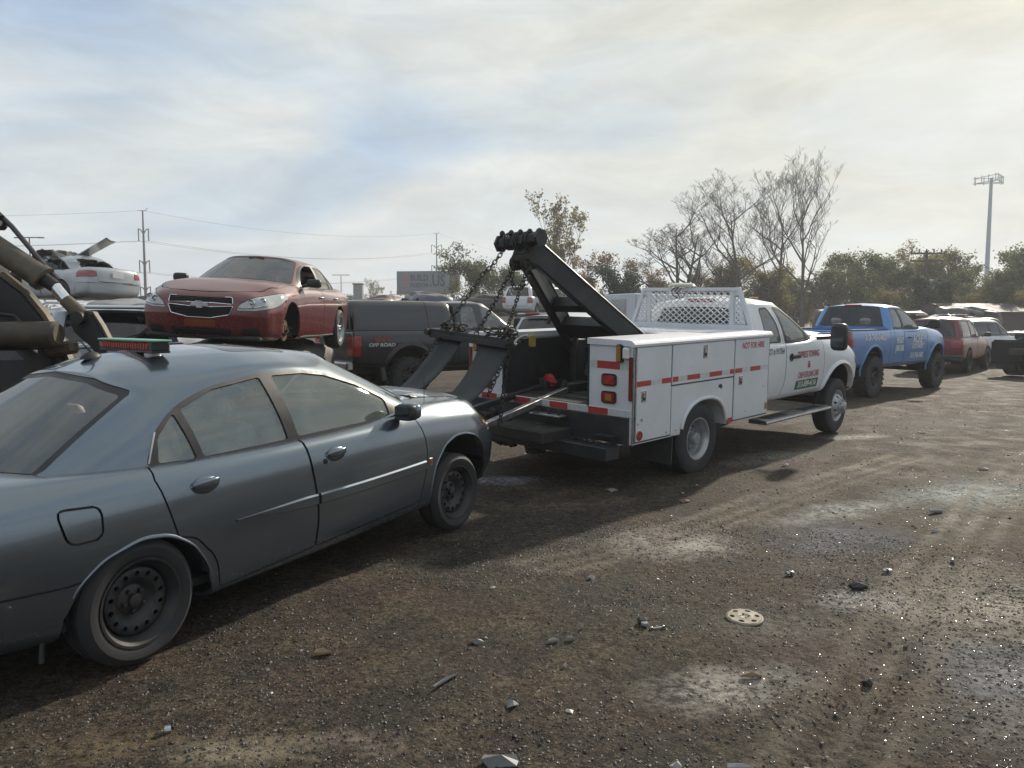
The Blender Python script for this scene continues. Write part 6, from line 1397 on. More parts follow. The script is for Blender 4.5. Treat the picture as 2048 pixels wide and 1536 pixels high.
def far_suvs():
    for (x, y, z, az, pm, lab) in ((.55, 44.2, 1.95, 18, P_SUVW, 'small far white SUV stacked on scrap, seen past the tow chains'), (2.0, 45.2, 1.95, 24, scrap_paint('tan', SC_COLS['tan']), 'small far beige SUV stacked right of the white one'), (17.2, 29.5, .0, 60, P_SUVW, 'white SUV half hidden behind the dark truck at the right edge')):
        sp = suv_spec(-1.0, 3.6, .92, 1.12, 1.78); sp.pop('seats'); sp.pop('floor')
        auto('sport_utility_vehicle', lab, 'SUV', frame((x, y, z), az, 0, 1), sp, pm, G_DARK, step=.2)
far_suvs()
# ------------------------------------------------------------------ loader arm at the left edge
TAN = mat('worn_yellow_paint', (.14, .10, .052), .6, var=.45, scale=7, dirt=(.035, .03, .026), dirt_amt=.85, bump=.3, sc2=4)
LDK = mat('oily_dark_steel', (.014, .013, .012), .55, var=.5, scale=8, dirt=(.05, .04, .03), dirt_amt=.15, bump=.4)
def loader():
    T = thing('wheel_loader', 'oily worn yellow loader arm with hydraulic cylinders at the left edge', 'loader', Matrix.Translation((-4.6, 7.6, 0)))
    # local x right, z up, y away; thickness across y
    P = lambda u, v, d=0.0: ((u - 1024) / 1539 * 7.6 + 4.6, d, 1.62 + (645 - v) / 1539 * 7.6)
    def plate(poly, y0, y1, nm, m): return MB().prism([(P(u, v)[0], P(u, v)[2]) for u, v in poly], 1, y0, y1).build(nm, m, T, 30)
    def edge(pts, y0, y1, w, nm):  # rolled steel edge following a plate
        vs = []; 
        for u, v in pts: p = P(u, v); vs.append(p)
        n = len(vs); out = []
        for i in range(n):
            t = Vector(vs[min(i + 1, n - 1)]) - Vector(vs[max(i - 1, 0)]); nn = Vector((t.z, 0, -t.x)).normalized() * w
            for y in (y0, y1): out += [(vs[i][0], y, vs[i][2]), (vs[i][0] - nn.x, y, vs[i][2] - nn.z)]
        fs = []
        for i in range(n - 1):
            a = i * 4; b = a + 4
            for q in ((0, 1), (1, 3), (3, 2), (2, 0)): fs.append((a + q[0], a + q[1], b + q[1], b + q[0]))
        return MB().add(out, fs).build(nm, TAN, T, 30)
    arm = [(-200, 640), (-60, 575), (15, 555), (60, 590), (95, 635), (120, 680), (152, 760), (140, 900), (-200, 900)]
    plate(arm, -.10, .02, 'lift_arm', LDK); edge([(15, 553), (60, 588), (95, 633), (120, 678), (155, 766)], -.07, .02, .045, 'arm_flange')
    arm2 = [(-200, 690), (-40, 670), (4, 690), (35, 780), (50, 900), (-200, 900)]
    plate(arm2, -.75, -.66, 'lift_arm', LDK); edge([(-2, 668), (8, 690), (32, 760), (45, 860)], -.74, -.66, .04, 'arm_flange')
    MB().tube([P(-160, 672, -.32), P(130, 668, -.32), P(152, 667, -.32), P(158, 667, -.32)], [.125, .125, .12, .095], 22).build('cross_tube', mat('grimy_tan_beam', (.085, .064, .036), .6, var=.5, scale=9, dirt=(.02, .018, .016), dirt_amt=.8), T)
    MB().box(P(20, 740, -.3), (1.0, .7, .42), .08).build('torque_box', LDK, T)
    a, b = Vector(P(-60, 452, -.02)), Vector(P(98, 560, -.02)); d = (b - a).normalized()
    MB().tube([a, b - d * .06, b - d * .06, b], [.115, .115, .128, .128], 20).build('cylinder_barrel', mat('grimy_tan_cylinder', (.10, .08, .052), .5, var=.4, scale=9, dirt=(.03, .026, .022), dirt_amt=.6), T)
    MB().tube([b - d * .02, b + d * .13], [.07, .062], 16).build('cylinder_gland', LDK, T)
    MB().tube([b + d * .12, Vector(P(140, 602, -.02))], .055, 16).build('cylinder_rod', M['chrome'], T); MB().tube([Vector(P(138, 600, -.02)), Vector(P(172, 634, -.02))], [.062, .075], 14).build('rod_end', TAN, T)
    MB().tube([P(172, 636, -.14), P(172, 636, .12)], .062, 18).build('pivot_pin', LDK, T)
    lk = [(152, 645), (166, 626), (190, 628), (206, 655), (226, 692), (212, 720), (188, 690), (160, 665)]
    plate(lk, -.08, .05, 'bell_link', LDK); edge([(166, 624), (192, 627), (208, 654), (230, 700)], -.05, .03, .022, 'link_flange')
    MB().beam(P(105, 702, -.1), P(165, 692, -.1), .14, .13, bev=.03).build('link_tube', TAN, T)
    MB().tube([P(2, 428, .05), P(30, 455, .05), P(102, 545, .05), P(118, 562, .05)], [.03, .026, .026, .035], 8).build('hydraulic_pipe', mat('purple_grey_pipe', (.06, .05, .055), .4, var=.3), T)
    MB().tube([P(-40, 420, 0), P(0, 424, 0), P(14, 440, 0)], .045, 8).build('hose_end', LDK, T)
    MB().box(P(2, 452, 0), (.17, .2, .10), .03).build('cylinder_head', LDK, T)
    for k, pts in enumerate(([(-30, 590), (20, 628), (60, 632), (82, 660), (88, 720), (80, 760)], [(-30, 560), (5, 590), (20, 630), (10, 660)], [(-20, 610), (15, 640), (40, 650), (70, 655)])):
        MB().tube([P(u, v, -.20 - .06 * k) for u, v in pts], .020, 8).build('hydraulic_hose', LDK, T, 60)
    # dark mass of the machine behind, with an orange marker
    MB().box((-1.30, .5, 1.9), (.75, .8, 1.3), .12).build('front_frame', LDK, T); MB().box((-.80, .25, 2.15), (.42, .5, .62), .08).build('valve_block', LDK, T)
    MB().box(P(26, 527, .3), (.10, .12, .14), .03).build('marker_lamp', lens('orange_lens', (.45, .09, .02)), T)
    MB().lathe([(.45, -.25), (.72, -.24), (.80, -.15), (.80, .15), (.72, .24), (.45, .25)], 32, P(-60, 800, .6)).build('tyre', M['rubber'], T)
    for s in (0, .55): MB().box(P(-70, 690, s), (.5, .1, 1.5), .05).build('frame_side', LDK, T)
loader()
# ------------------------------------------------------------------ dark truck at the right edge
def edge_truck():
    T = thing('work_truck', 'dark dual-wheeled work truck with red cab and tube-framed mirror, cut by the right edge', 'truck', frame((16.05, 23.0, 0), 62))
    MB().box((-1.0, 0, .72), (.10, 2.2, .66), .02).build('rear_apron', M['dark'], T); MB().box((.8, 0, .75), (4.2, .9, .22), .03).build('chassis', M['under'], T)
    MB().box((.4, 0, 1.06), (2.7, 2.2, .08), .02).build('deck', M['dark'], T)
    b = MB(); rg = random.Random(3)
    for s in (1, -1): MB().beam((-.9, s * .4, 1.05), (1.2, s * .18, 1.85), .14, .16, bev=.02).build('boom_leg', M['blacksteel'], T)
    MB().beam((-1.1, .2, .55), (.5, .1, 1.30), .16, .16, bev=.02).build('stinger', M['under'], T); MB().tube([(-.6, -.8, 1.12), (.6, -.9, 1.30), (1.2, -.7, 1.25)], .06, 8).build('scrap_pipe', M['alu'], T)
    for k in range(10): MB().box((rg.uniform(-.8, 1.2), rg.uniform(-.9, .9), 1.14 + rg.uniform(0, .12)), (rg.uniform(.2, .6), rg.uniform(.1, .4), rg.uniform(.06, .18)), .02, Matrix.Rotation(rg.uniform(0, 3), 3, 'Z')).build('scrap_piece', (M['under'], M['rust'], M['blacksteel'])[k % 3], T)
    for s in (1, -1):
        for y in (.92, .68): wheel(T, (-.2, s * y, .42), s, .42, .24, .23, 'dually_rear')
        wheel(T, (3.6, s * .9, .42), s, .42, .24, .24, 'dually_front')
        MB().box((-.75, s * .82, .45), (.02, .55, .5), .004).build('mud_flap', M['blacksteel'], T)
    MC = paint('faded_red_cab_paint', (.20, .03, .03), metal=0, rough=.45, coat=.3, dust=.4)
    st = [(1.9, .7, .95, 1.0, .98, 1.55, 1.57), (2.8, .65, .96, 1.0, .98, 1.55, 1.6), (3.2, .65, .96, 1.0, .95, 1.52, 1.62), (4.4, .7, .9, .95, .8, 1.40, 1.5)]
    base = [(3.25, 0, 1.6), (3.2, -.5, 1.6), (3.05, -.85, 1.56), (2.95, -.93, 1.55), (2.6, -.95, 1.55), (2.4, -.95, 1.55), (2.2, -.95, 1.55), (2.0, -.94, 1.55), (1.95, -.9, 1.55), (1.93, -.8, 1.55), (1.92, -.4, 1.55), (1.92, 0, 1.55)]; top = [(2.85, 0, 2.25), (2.83, -.4, 2.25), (2.75, -.7, 2.23), (2.66, -.8, 2.21), (2.5, -.82, 2.21), (2.4, -.82, 2.21), (2.2, -.82, 2.21), (2.06, -.81, 2.21), (2.02, -.78, 2.21), (2.0, -.7, 2.22), (1.99, -.3, 2.24), (1.99, 0, 2.25)]
    sp = dict(st=st, base=base, top=top, crown=[(1.99, 2.25), (2.4, 2.30), (2.85, 2.26)], arches=[(3.6, .5, .5)], windows=[rpoly([(2.1, 1.62), (2.14, 2.12), (2.60, 2.12), (2.88, 1.62)], .05)], kw=dict(bowF=.1, bowR=0, endR=[(.02, .99, .96), (.03, .97, .7), (.032, .95, 0)]), open=[(2.0, 2.9, .85)], openz=1.3)
    C, bv, D = auto('cab', '', 'x', Matrix.Identity(4), sp, MC, G_CLEAR, step=.15)
    for ch in list(C.children): ch.parent = T
    bpy.data.objects.remove(C)
    for s in (1, -1):
        o = MB().box((3.0, s * 1.35, 1.62), (.10, .20, .42), .04).build('mirror', mat('rusty_red_mirror', (.14, .04, .035), .6, var=.3), T)
        MB().tube([(2.9, s * .96, 1.98), (2.98, s * 1.33, 1.95), (3.0, s * 1.37, 1.88), (3.0, s * 1.36, 1.42), (2.95, s * .97, 1.38)], .016, 6).build('mirror_frame', M['alu'], o, 60)
edge_truck()
# ------------------------------------------------------------------ far structures
def far_structures():
    wl = mat('white_trailer_skin', (.60, .64, .68), .5, var=.1, scale=.6, dirt=(.3, .28, .25), dirt_amt=.3); dk = mat('dark_shed_wall', (.05, .038, .032), .7, var=.4, scale=.8, dirt=(.12, .07, .04), dirt_amt=.5)
    T = thing('box_trailer', 'pale white box trailer standing behind the headache rack', 'trailer', frame((6.9, 38.5, 0), 60)); 
    MB().box((1.5, 0, 1.75), (7.0, 2.4, 2.5), .04).build('box', wl, T); 
    for k in range(6): MB().box((-1.9 + k * 1.25, -1.205, 1.75), (.06, .03, 2.4)).build('rib', M['alu'], T)
    MB().box((-2.01, 0, 1.7), (.03, 1.2, 2.1), .01).build('rear_door', M['alu'], T); MB().box((1.5, 0, .42), (6.8, 1.0, .16)).build('chassis', M['under'], T)
    for s in (1, -1): wheel(T, (.6, s * 1.0, .4), s, .4, .24, .24, 'dually_rear')
    T = thing('utility_cabinet', 'tall pale metal cabinet showing over the boom leg', 'cabinet', frame((5.0, 44, 0), 60)); MB().box((0, 0, 1.5), (.9, .7, 3.0), .03).build('cabinet', M['alu'], T); MB().box((-.46, 0, 1.5), (.02, .6, 2.7), .01).build('door', wl, T); MB().box((0, 0, 3.02), (1.0, .8, .06), .01).build('cap', M['under'], T)
    T = thing('storage_shed', 'long low dark shed behind the vehicles at the right edge', 'shed', frame((40, 57, 0), 80)); MB().box((0, 0, 1.2), (20, 5, 2.4)).build('wall', dk, T); MB().prism([(-2.9, 2.35), (0, 3.0), (2.9, 2.35)], 0, -10.3, 10.3).build('roof', mat('dark_rusty_roof', (.045, .035, .032), .7, var=.4, scale=.7), T)
    for k in range(8): MB().box((-9 + k * 2.5, -2.52, 1.1), (1.6, .05, 1.9), .01).build('shed_door', dk, T)
    T = thing('flatbed_trailer', 'grey flatbed trailer with white rack, right of the red SUV', 'trailer', frame((20.5, 33.5, 0), 95)); MB().box((0, 0, .95), (5, 2.2, .5), .03).build('side_board', mat('grey_board', (.20, .21, .21), .6, var=.3), T); MB().box((-1.2, 0, 1.42), (1.6, 1.6, .42), .03).build('rack', wl, T)
    for s in (1, -1): wheel(T, (.5, s * 1.0, .36), s, .36, .22, .22, 'steel')
    # billboard
    B = thing('billboard', 'distant billboard reading BUILD FREEDOM.US on a single post', 'billboard', frame((-13.75, 120, 0), 8) @ Matrix.Scale(.63, 4)); 
    fac = mat('billboard_face', (.11, .145, .19), .6, var=.06, scale=.2); MB().box((0, -0, 12.7), (.5, 13.3, 4.9), .05).build('face', fac, B); MB().box((.9, -7.6, 12.4), (1.8, 2.6, 4.4), .05).build('back_face', mat('billboard_back', (.035, .034, .036), .7), B)
    MB().box((-.3, 0, 9.9), (.6, 13.2, .8), .03).build('apron', mat('brown_apron', (.16, .10, .06), .7), B); MB().box((-.8, 0, 9.4), (1.6, 16.4, .12)).build('catwalk', M['alu'], B)
    for s in (1, -1): MB().box((-.9, s * 7.9, 9.9), (1.4, .08, .9), .01).build('catwalk_rail', M['alu'], B)
    MB().tube([(.6, -7.2, 0), (.6, -7.2, 10.5)], .55, 14).build('post', M['under'], B)
    for k in range(5): MB().box((-.2, 5.6 - 2.6 * k, 9.2), (1.0, .3, .25)).build('lamp', M['alu'], B)
    TX = mat('billboard_lettering', (.004, .004, .006), .6); RD = mat('billboard_red', (.36, .07, .055), .6)
    fn = lambda a, b: (-.262, -a, b + 12.7)
    for nm, body, x, z, s, sx, bd in (('build_lettering', 'BUILD', -.95, .75, 2.1, .78, .05), ('freedom_lettering', 'FREEDOM', -.95, -1.05, 1.35, .76, .03), ('us_lettering', '.US', 3.6, -.05, 4.0, .72, .10)):
        v, f = text_polys(body, s, bd, sx); decal(nm, v, f, lambda a, b: fn(x + a, z + b), TX, B)
    for k in range(3): decal('red_bar', [(-5.3, 1.05 - 1.15 * k), (-3.6, 1.05 - 1.15 * k), (-3.6, 1.65 - 1.15 * k), (-5.3, 1.65 - 1.15 * k)], [(0, 1, 2, 3)], fn, RD, B)
    v, f = text_polys('OUTFRONT', .62, .01, 1); decal('maker_plate', v, f, lambda a, b: (-.605, -a, 9.9 + b), F_WHT, B)
    # steel power poles with davit arms, and their wires
    ps = mat('weathered_steel_pole', (.10, .10, .105), .6, metal=.3)
    def pole(x, y, h, lab, tw):
        T = thing('power_pole', lab, 'power pole', Matrix.Translation((x, y, 0)), 'steel power poles'); MB().tube([(0, 0, -.5), (0, 0, h)], [.36, .13], 10).build('mast', ps, T); at = []
        for z in (h - 4.4, h - 10.4, h - 15.4):
            for s in (1, -1):
                MB().tube([(0, 0, z), (s * tw * .5, 0, z + .75), (s * tw, 0, z + 1.0)], [.13, .10, .08], 6).build('arm', ps, T); MB().tube([(s * tw, 0, z + 1.0), (s * tw, 0, z - 1.3)], .11, 6).build('insulator', ps, T); at.append((x + s * tw, y, z - 1.3))
        MB().tube([(-.9, 0, h), (.6, 0, h), (.9, 0, h + .5)], .06, 5).build('top_arm', ps, T); at.append((x, y, h)); return at
    p1 = pole(-70.5, 149, 22.9, 'nearer tall steel power pole left of the red sedan', .95); p2 = pole(-22.4, 231, 28.0, 'farther steel power pole rising beside the billboard', 1.5)
    p0 = [(a - 130, b - 10, c + 2) for a, b, c in p1]; p3 = [(a + 70, b + 150, c) for a, b, c in p2]
    names = ['upper left', 'upper right', 'middle left', 'middle right', 'lower left', 'lower right', 'topmost']
    for k in range(7):
        pts = []
        for A, Bq in ((p0[k], p1[k]), (p1[k], p2[k]), (p2[k], p3[k])):
            for i in range(17):
                t = i / 16; q = Vector(A).lerp(Vector(Bq), t); q.z -= 4 * t * (1 - t) * 2.6; pts.append(q)
        o = MB().tube(pts, .020, 4, False).build('power_line', M['under']); tag(o, 'thin power line, the %s of the sagging wires across the left sky' % names[k], 'power line', 'power lines')
    for (x, y, h, lab) in ((-62, 100, 12.5, 'thin street lamp with double head behind the loader arm'), (-37.5, 170, 12, 'thin street lamp just right of the red sedan')):
        T = thing('street_lamp', lab, 'street lamp', Matrix.Translation((x, y, 0)), 'far street lamps'); MB().tube([(0, 0, 0), (0, 0, h)], [.13, .08], 8).build('mast', ps, T)
        MB().tube([(-1.4, 0, h), (1.4, 0, h)], .07, 6).build('arm', ps, T)
        for s in (1, -1): MB().box((s * 1.5, 0, h - .02), (.8, .3, .14), .03).build('lamp_head', ps, T)
    T = thing('chimney', 'stubby grey concrete stack beyond the black pickup canopy', 'chimney', Matrix.Translation((-24.4, 123, 0))); MB().box((0, 0, 3.8), (1.4, 1.4, 7.6), .1).build('shaft', mat('grey_concrete', (.22, .22, .23), .8), T); MB().box((0, 0, 7.7), (1.6, 1.6, .2), .03).build('coping', M['under'], T)
    # cell mast
    T = thing('cell_tower', 'tall slim phone mast with antenna platform above the right trees', 'phone mast', Matrix.Translation((91.8, 150, 0))); bl = mat('pale_blue_mast', (.20, .28, .33), .5, metal=.2)
    MB().tube([(0, 0, 0), (0, 0, 29.2)], [.52, .28], 14).build('mast', bl, T); pf = Vector((0, 0, 28.4))
    ring = [Vector((3.1 * math.cos(a), 3.1 * math.sin(a), 0)) for a in (.3, .3 + 2.094, .3 + 4.189)]
    for i in range(3):
        a, b = ring[i], ring[(i + 1) % 3]
        for dz in (0, 1.0): MB().beam(pf + a + Vector((0, 0, dz)), pf + b + Vector((0, 0, dz)), .10, .10).build('platform_rail', bl, T)
        MB().beam(pf, pf + a, .12, .12).build('platform_arm', bl, T)
        for k in range(4): q = a.lerp(b, .08 + .28 * k); MB().box(pf + q + Vector((0, 0, .5)), (.15, .15, 1.6), .02).build('antenna', M['alu'], T)
    # wooden pole with transformers
    T = thing('utility_pole', 'wooden utility pole carrying grey transformers among the right trees', 'utility pole', Matrix.Translation((33.6, 63, 0))); wd = mat('old_wood', (.07, .06, .05), .85, var=.4)
    MB().tube([(0, 0, 0), (0, 0, 7.4)], [.17, .12], 10).build('post', wd, T)
    for z in (7.2, 6.6): MB().beam((-1.3, 0, z), (1.3, 0, z), .11, .13).build('crossarm', wd, T)
    for k in range(5): MB().tube([(-1.2 + .6 * k, 0, 7.25), (-1.2 + .6 * k, 0, 7.55)], .06, 6).build('insulator', M['under'], T)
    for s, z in ((-.42, 4.9), (.45, 4.6)): MB().lathe([(0, .5), (.2, .48), (.24, .42), (.24, -.45), (0, -.45)], 14, (s, 0, z), 'z').build('transformer', M['alu'], T)
far_structures()
# ------------------------------------------------------------------ ground
def vnoise(x, y, seed=0):
    xi, yi = np.floor(x).astype(np.int64), np.floor(y).astype(np.int64); fx, fy = x - xi, y - yi; u, v = fx * fx * (3 - 2 * fx), fy * fy * (3 - 2 * fy)
    def h(a, b):
        n = (a * 374761393 + b * 668265263 + seed * 1442695041) & 0x7fffffff; n = ((n ^ (n >> 13)) * 1274126177) & 0x7fffffff; return ((n ^ (n >> 16)) & 0xffff) / 65535.0
    return (h(xi, yi) * (1 - u) + h(xi + 1, yi) * u) * (1 - v) + (h(xi, yi + 1) * (1 - u) + h(xi + 1, yi + 1) * u) * v - .5
def fbm(x, y, o=4, seed=0): return sum(vnoise(x * 2 ** i, y * 2 ** i, seed + i) * .5 ** i for i in range(o))
RUTS = [((1.05, 2.6), (1.75, 3.5), (2.75, 4.9), (4.6, 7.2), (8.0, 11.0)), ((2.5, 2.6), (3.2, 3.6), (4.3, 5.0), (6.2, 7.2), (9.6, 10.8)), ((.2, 5.0), (1.3, 5.9), (2.6, 7.2), (4.8, 9.2))]
def seg_dist(x, y, pts):
    d = np.full(x.shape, 1e9); t_ = np.zeros(x.shape); acc = 0
    for a, b in zip(pts, pts[1:]):
        ax, ay = a; bx, by = b; L = (bx - ax) ** 2 + (by - ay) ** 2; t = np.clip(((x - ax) * (bx - ax) + (y - ay) * (by - ay)) / L, 0, 1)
        dd = np.hypot(x - ax - t * (bx - ax), y - ay - t * (by - ay)); m = dd < d; d = np.where(m, dd, d); t_ = np.where(m, acc + t * L ** .5, t_); acc += L ** .5
    return d, t_
def gheight(x, y):
    r = np.hypot(x, y); near = np.exp(-np.maximum(r - 4, 0) / 14)
    z = fbm(x * .45, y * .45, 3, 5) * .045 + fbm(x * 2.2, y * 2.2, 4, 9) * .020 * near + fbm(x * 9, y * 9, 3, 15) * .0095 * near
    for k, p in enumerate(RUTS):
        d, t = seg_dist(x, y, p); w = np.exp(-(d / .13) ** 2)
        lug = (np.sin(t * 2 * math.pi / .075 + np.sign(d - .05) * 1.2) > .1) * .007 * np.exp(-(d / .11) ** 4)
        z = z - (.028 * w - 1.6 * lug) * near * (.5 + 1.0 * (fbm(x * .8, y * .8, 2, 33) + .3).clip(0, 1)) + .010 * np.exp(-((d - .2) / .07) ** 2) * near
    return z - .012
def ground():
    ang = np.concatenate([np.linspace(-44, 44, 460), np.linspace(44, 316, 70)[1:-1]]); rad = np.concatenate([np.geomspace(.5, 1.6, 8)[:-1], np.geomspace(1.6, 16, 330), np.geomspace(16, 60, 90)[1:], np.geomspace(60, 2500, 30)[1:]])
    A, Rr = np.meshgrid(np.radians(ang), rad, indexing='ij'); X, Y = np.sin(A) * Rr, np.cos(A) * Rr; Z = gheight(X, Y)
    na, nr = X.shape; V = np.column_stack([X.ravel(), Y.ravel(), Z.ravel()]); idx = np.arange(na * nr).reshape(na, nr); j = np.roll(idx, -1, axis=0)
    q = np.stack([idx[:, :-1], idx[:, 1:], j[:, 1:], j[:, :-1]], axis=-1).reshape(-1, 4)[:, ::-1]
    c = len(V); V = np.vstack([V, [[0, 0, gheight(np.array([0.]), np.array([0.]))[0]]]])
    me = bpy.data.meshes.new('ground'); F = [tuple(f) for f in q.tolist()] + [(c, int(j[i, 0]), int(idx[i, 0])) for i in range(na)]
    me.from_pydata(V.tolist(), [], F); me.polygons.foreach_set('use_smooth', [True] * len(F)); me.update()
    m, nt, b = nmat('compacted_dirt'); L = nt.links
    big = nnoise(nt, .55, 6, .6); mid = nnoise(nt, 2.3, 8, .65); fine = nnoise(nt, 22, 8, .7); grit = nnoise(nt, 120, 4, .7)
    col = nramp(nt, mid, [(.30, (.032, .028, .023)), (.50, (.062, .053, .042)), (.68, (.112, .094, .070))])
    red = nramp(nt, nnoise(nt, .9, 6, .6, dist=.6), [(.48, 0.0), (.68, .55)]); col = nmix(nt, col, (.080, .052, .042), red)
    blk = nramp(nt, nnoise(nt, 1.3, 7, .6, dist=.4), [(.52, 0.0), (.68, .8)]); col = nmix(nt, col, (.030, .028, .027), blk)
    col = nmix(nt, col, nramp(nt, fine, [(.30, (.10, .10, .10)), (.70, (.90, .87, .82))]), 1.0, 'OVERLAY'); col = nmix(nt, col, nramp(nt, nnoise(nt, 60, 4, .75), [(.36, (.12, .12, .12)), (.64, (.88, .85, .80))]), .9, 'OVERLAY')
    sp = nramp(nt, grit, [(.60, 0.0), (.70, .55)]); col = nmix(nt, col, (.12, .105, .09), sp)
    # pale dried-out puddles, dust and spilt residue
    tc = nt.nodes.new('ShaderNodeTexCoord'); wob = nt.nodes.new('ShaderNodeTexNoise'); wob.inputs['Scale'].default_value = 2.6; wob.inputs['Detail'].default_value = 7; wob.inputs['Roughness'].default_value = .65; L.new(tc.outputs['Object'], wob.inputs['Vector'])
    sc = nt.nodes.new('ShaderNodeVectorMath'); sc.operation = 'MULTIPLY_ADD'; sc.inputs[1].default_value = (.42, .42, 0); L.new(wob.outputs['Color'], sc.inputs[0]); off = nt.nodes.new('ShaderNodeVectorMath'); off.operation = 'ADD'; off.inputs[1].default_value = (-.21, -.21, 0); L.new(tc.outputs['Object'], off.inputs[0]); L.new(off.outputs[0], sc.inputs[2])
    tot = None
    for (x, y, a, bb, rot, s_, c_) in ((1.2, 5.62, .52, .40, .2, 1.0, (0.45, 0.41, 0.36)), (2.95, 6.65, 1.05, .24, .5, .9, (.42, .41, .38)), (2.5, 5.75, .65, .42, .5, .6, (.26, .25, .28)), (2.78, 4.38, .80, .55, .5, 1.0, (0.43, 0.38, 0.31)), (2.08, 4.42, .38, .16, .1, .95, (.44, .41, .38)), (.90, 3.32, .34, .20, .3, .95, (0.43, 0.39, 0.34)), (1.22, 3.45, .24, .16, .2, .7, (.34, .32, .28)), (2.4, 3.3, .45, .55, .1, .9, (.36, .35, .36)), (4.5, 7.3, 1.0, .5, .5, 1.0, (.44, .46, .43)), (4.95, 10.9, .50, .25, .3, 1.1, (.62, .59, .53)), (-1.02, 2.80, .30, .14, 0, 1.0, (.26, .22, .15)), (-.62, 2.86, .22, .12, 0, .8, (.24, .19, .15)), (-1.5, 2.86, .2, .14, 0, .8, (.20, .15, .08)), (-.1, 7.9, .45, .22, .3, .9, (.30, .32, .37)), (7.0, 12.5, 1.9, .6, .7, .7, (.26, .24, .21)), (1.5, 4.05, .45, .3, .2, .5, (.24, .22, .19)), (4.2, 4.9, .7, .55, .3, .7, (.30, .29, .28)), (6.3, 8.3, 1.1, .5, .5, .75, (.30, .28, .25)), (.7, 6.9, .5, .2, .4, .5, (.18, .14, .10)), (3.3, 9.2, 1.2, .35, .6, .6, (.27, .25, .22)), (2.0, 3.0, .3, .25, 0, .6, (.28, .26, .23))):
        mp = nt.nodes.new('ShaderNodeMapping'); mp.vector_type = 'TEXTURE'; mp.inputs['Location'].default_value = (x, y, 0); mp.inputs['Rotation'].default_value = (0, 0, rot); mp.inputs['Scale'].default_value = (a * 1.22, bb * 1.22, 1000); L.new(sc.outputs[0], mp.inputs[0])
        ln = nt.nodes.new('ShaderNodeVectorMath'); ln.operation = 'LENGTH'; L.new(mp.outputs[0], ln.inputs[0]); f = nramp(nt, ln.outputs['Value'], [(.25, min(1, s_ * 1.15)), (1.0, 0.0)])
        f = nmath(nt, 'MULTIPLY', f, nramp(nt, nmath(nt, 'ADD', nmath(nt, 'MULTIPLY', fine, .6), nmath(nt, 'MULTIPLY', mid, .4)), [(.42, .05), (.56, 1.0)])); col = nmix(nt, col, c_, f); tot = f if tot is None else nmath(nt, 'MAXIMUM', tot, f)
    va = nt.nodes.new('ShaderNodeVertexColor'); va.layer_name = 'track'; tf = nmath(nt, 'MULTIPLY', nramp(nt, va.outputs['Color'], [(0.0, 0.0), (1.0, .8)]), nramp(nt, fine, [(.35, .5), (.6, 1.0)])); col = nmix(nt, col, (.27, .23, .18), tf)
    L.new(col, b.inputs['Base Color'])
    ro = nramp(nt, mid, [(.35, .68), (.65, .92)]); L.new(nmath(nt, 'MINIMUM', nmath(nt, 'ADD', ro, nmath(nt, 'MULTIPLY', tot, .3)), .95), b.inputs['Roughness']); b.inputs['Specular IOR Level'].default_value = .14
    h = nmath(nt, 'ADD', nmath(nt, 'MULTIPLY', fine, .7), nmath(nt, 'MULTIPLY', grit, .3)); L.new(nbump(nt, h, 1.0, .035), b.inputs['Normal'])
    tr = np.zeros(len(V)); x, y = V[:, 0], V[:, 1]
    for k, p in enumerate(RUTS):
        for o_ in (-.16, .0, .16):
            d, t = seg_dist(x + o_, y - o_ * .6, p); br = (np.sin(t * 2 * math.pi / .075 + o_ * 20) > -.2) * .5 + .5; tr = np.maximum(tr, np.exp(-(d / .06) ** 2) * br * (.55 + 1.6 * (fbm(x * .7 + k, y * .7, 3, 51) + .15).clip(0, .5)))
    ca = me.color_attributes.new('track', 'FLOAT_COLOR', 'POINT'); ca.data.foreach_set('color', np.column_stack([tr, tr, tr, np.ones(len(tr))]).astype(np.float32).ravel())
    me.materials.append(m); return tag(obj('ground', me), kind='structure')
ground()
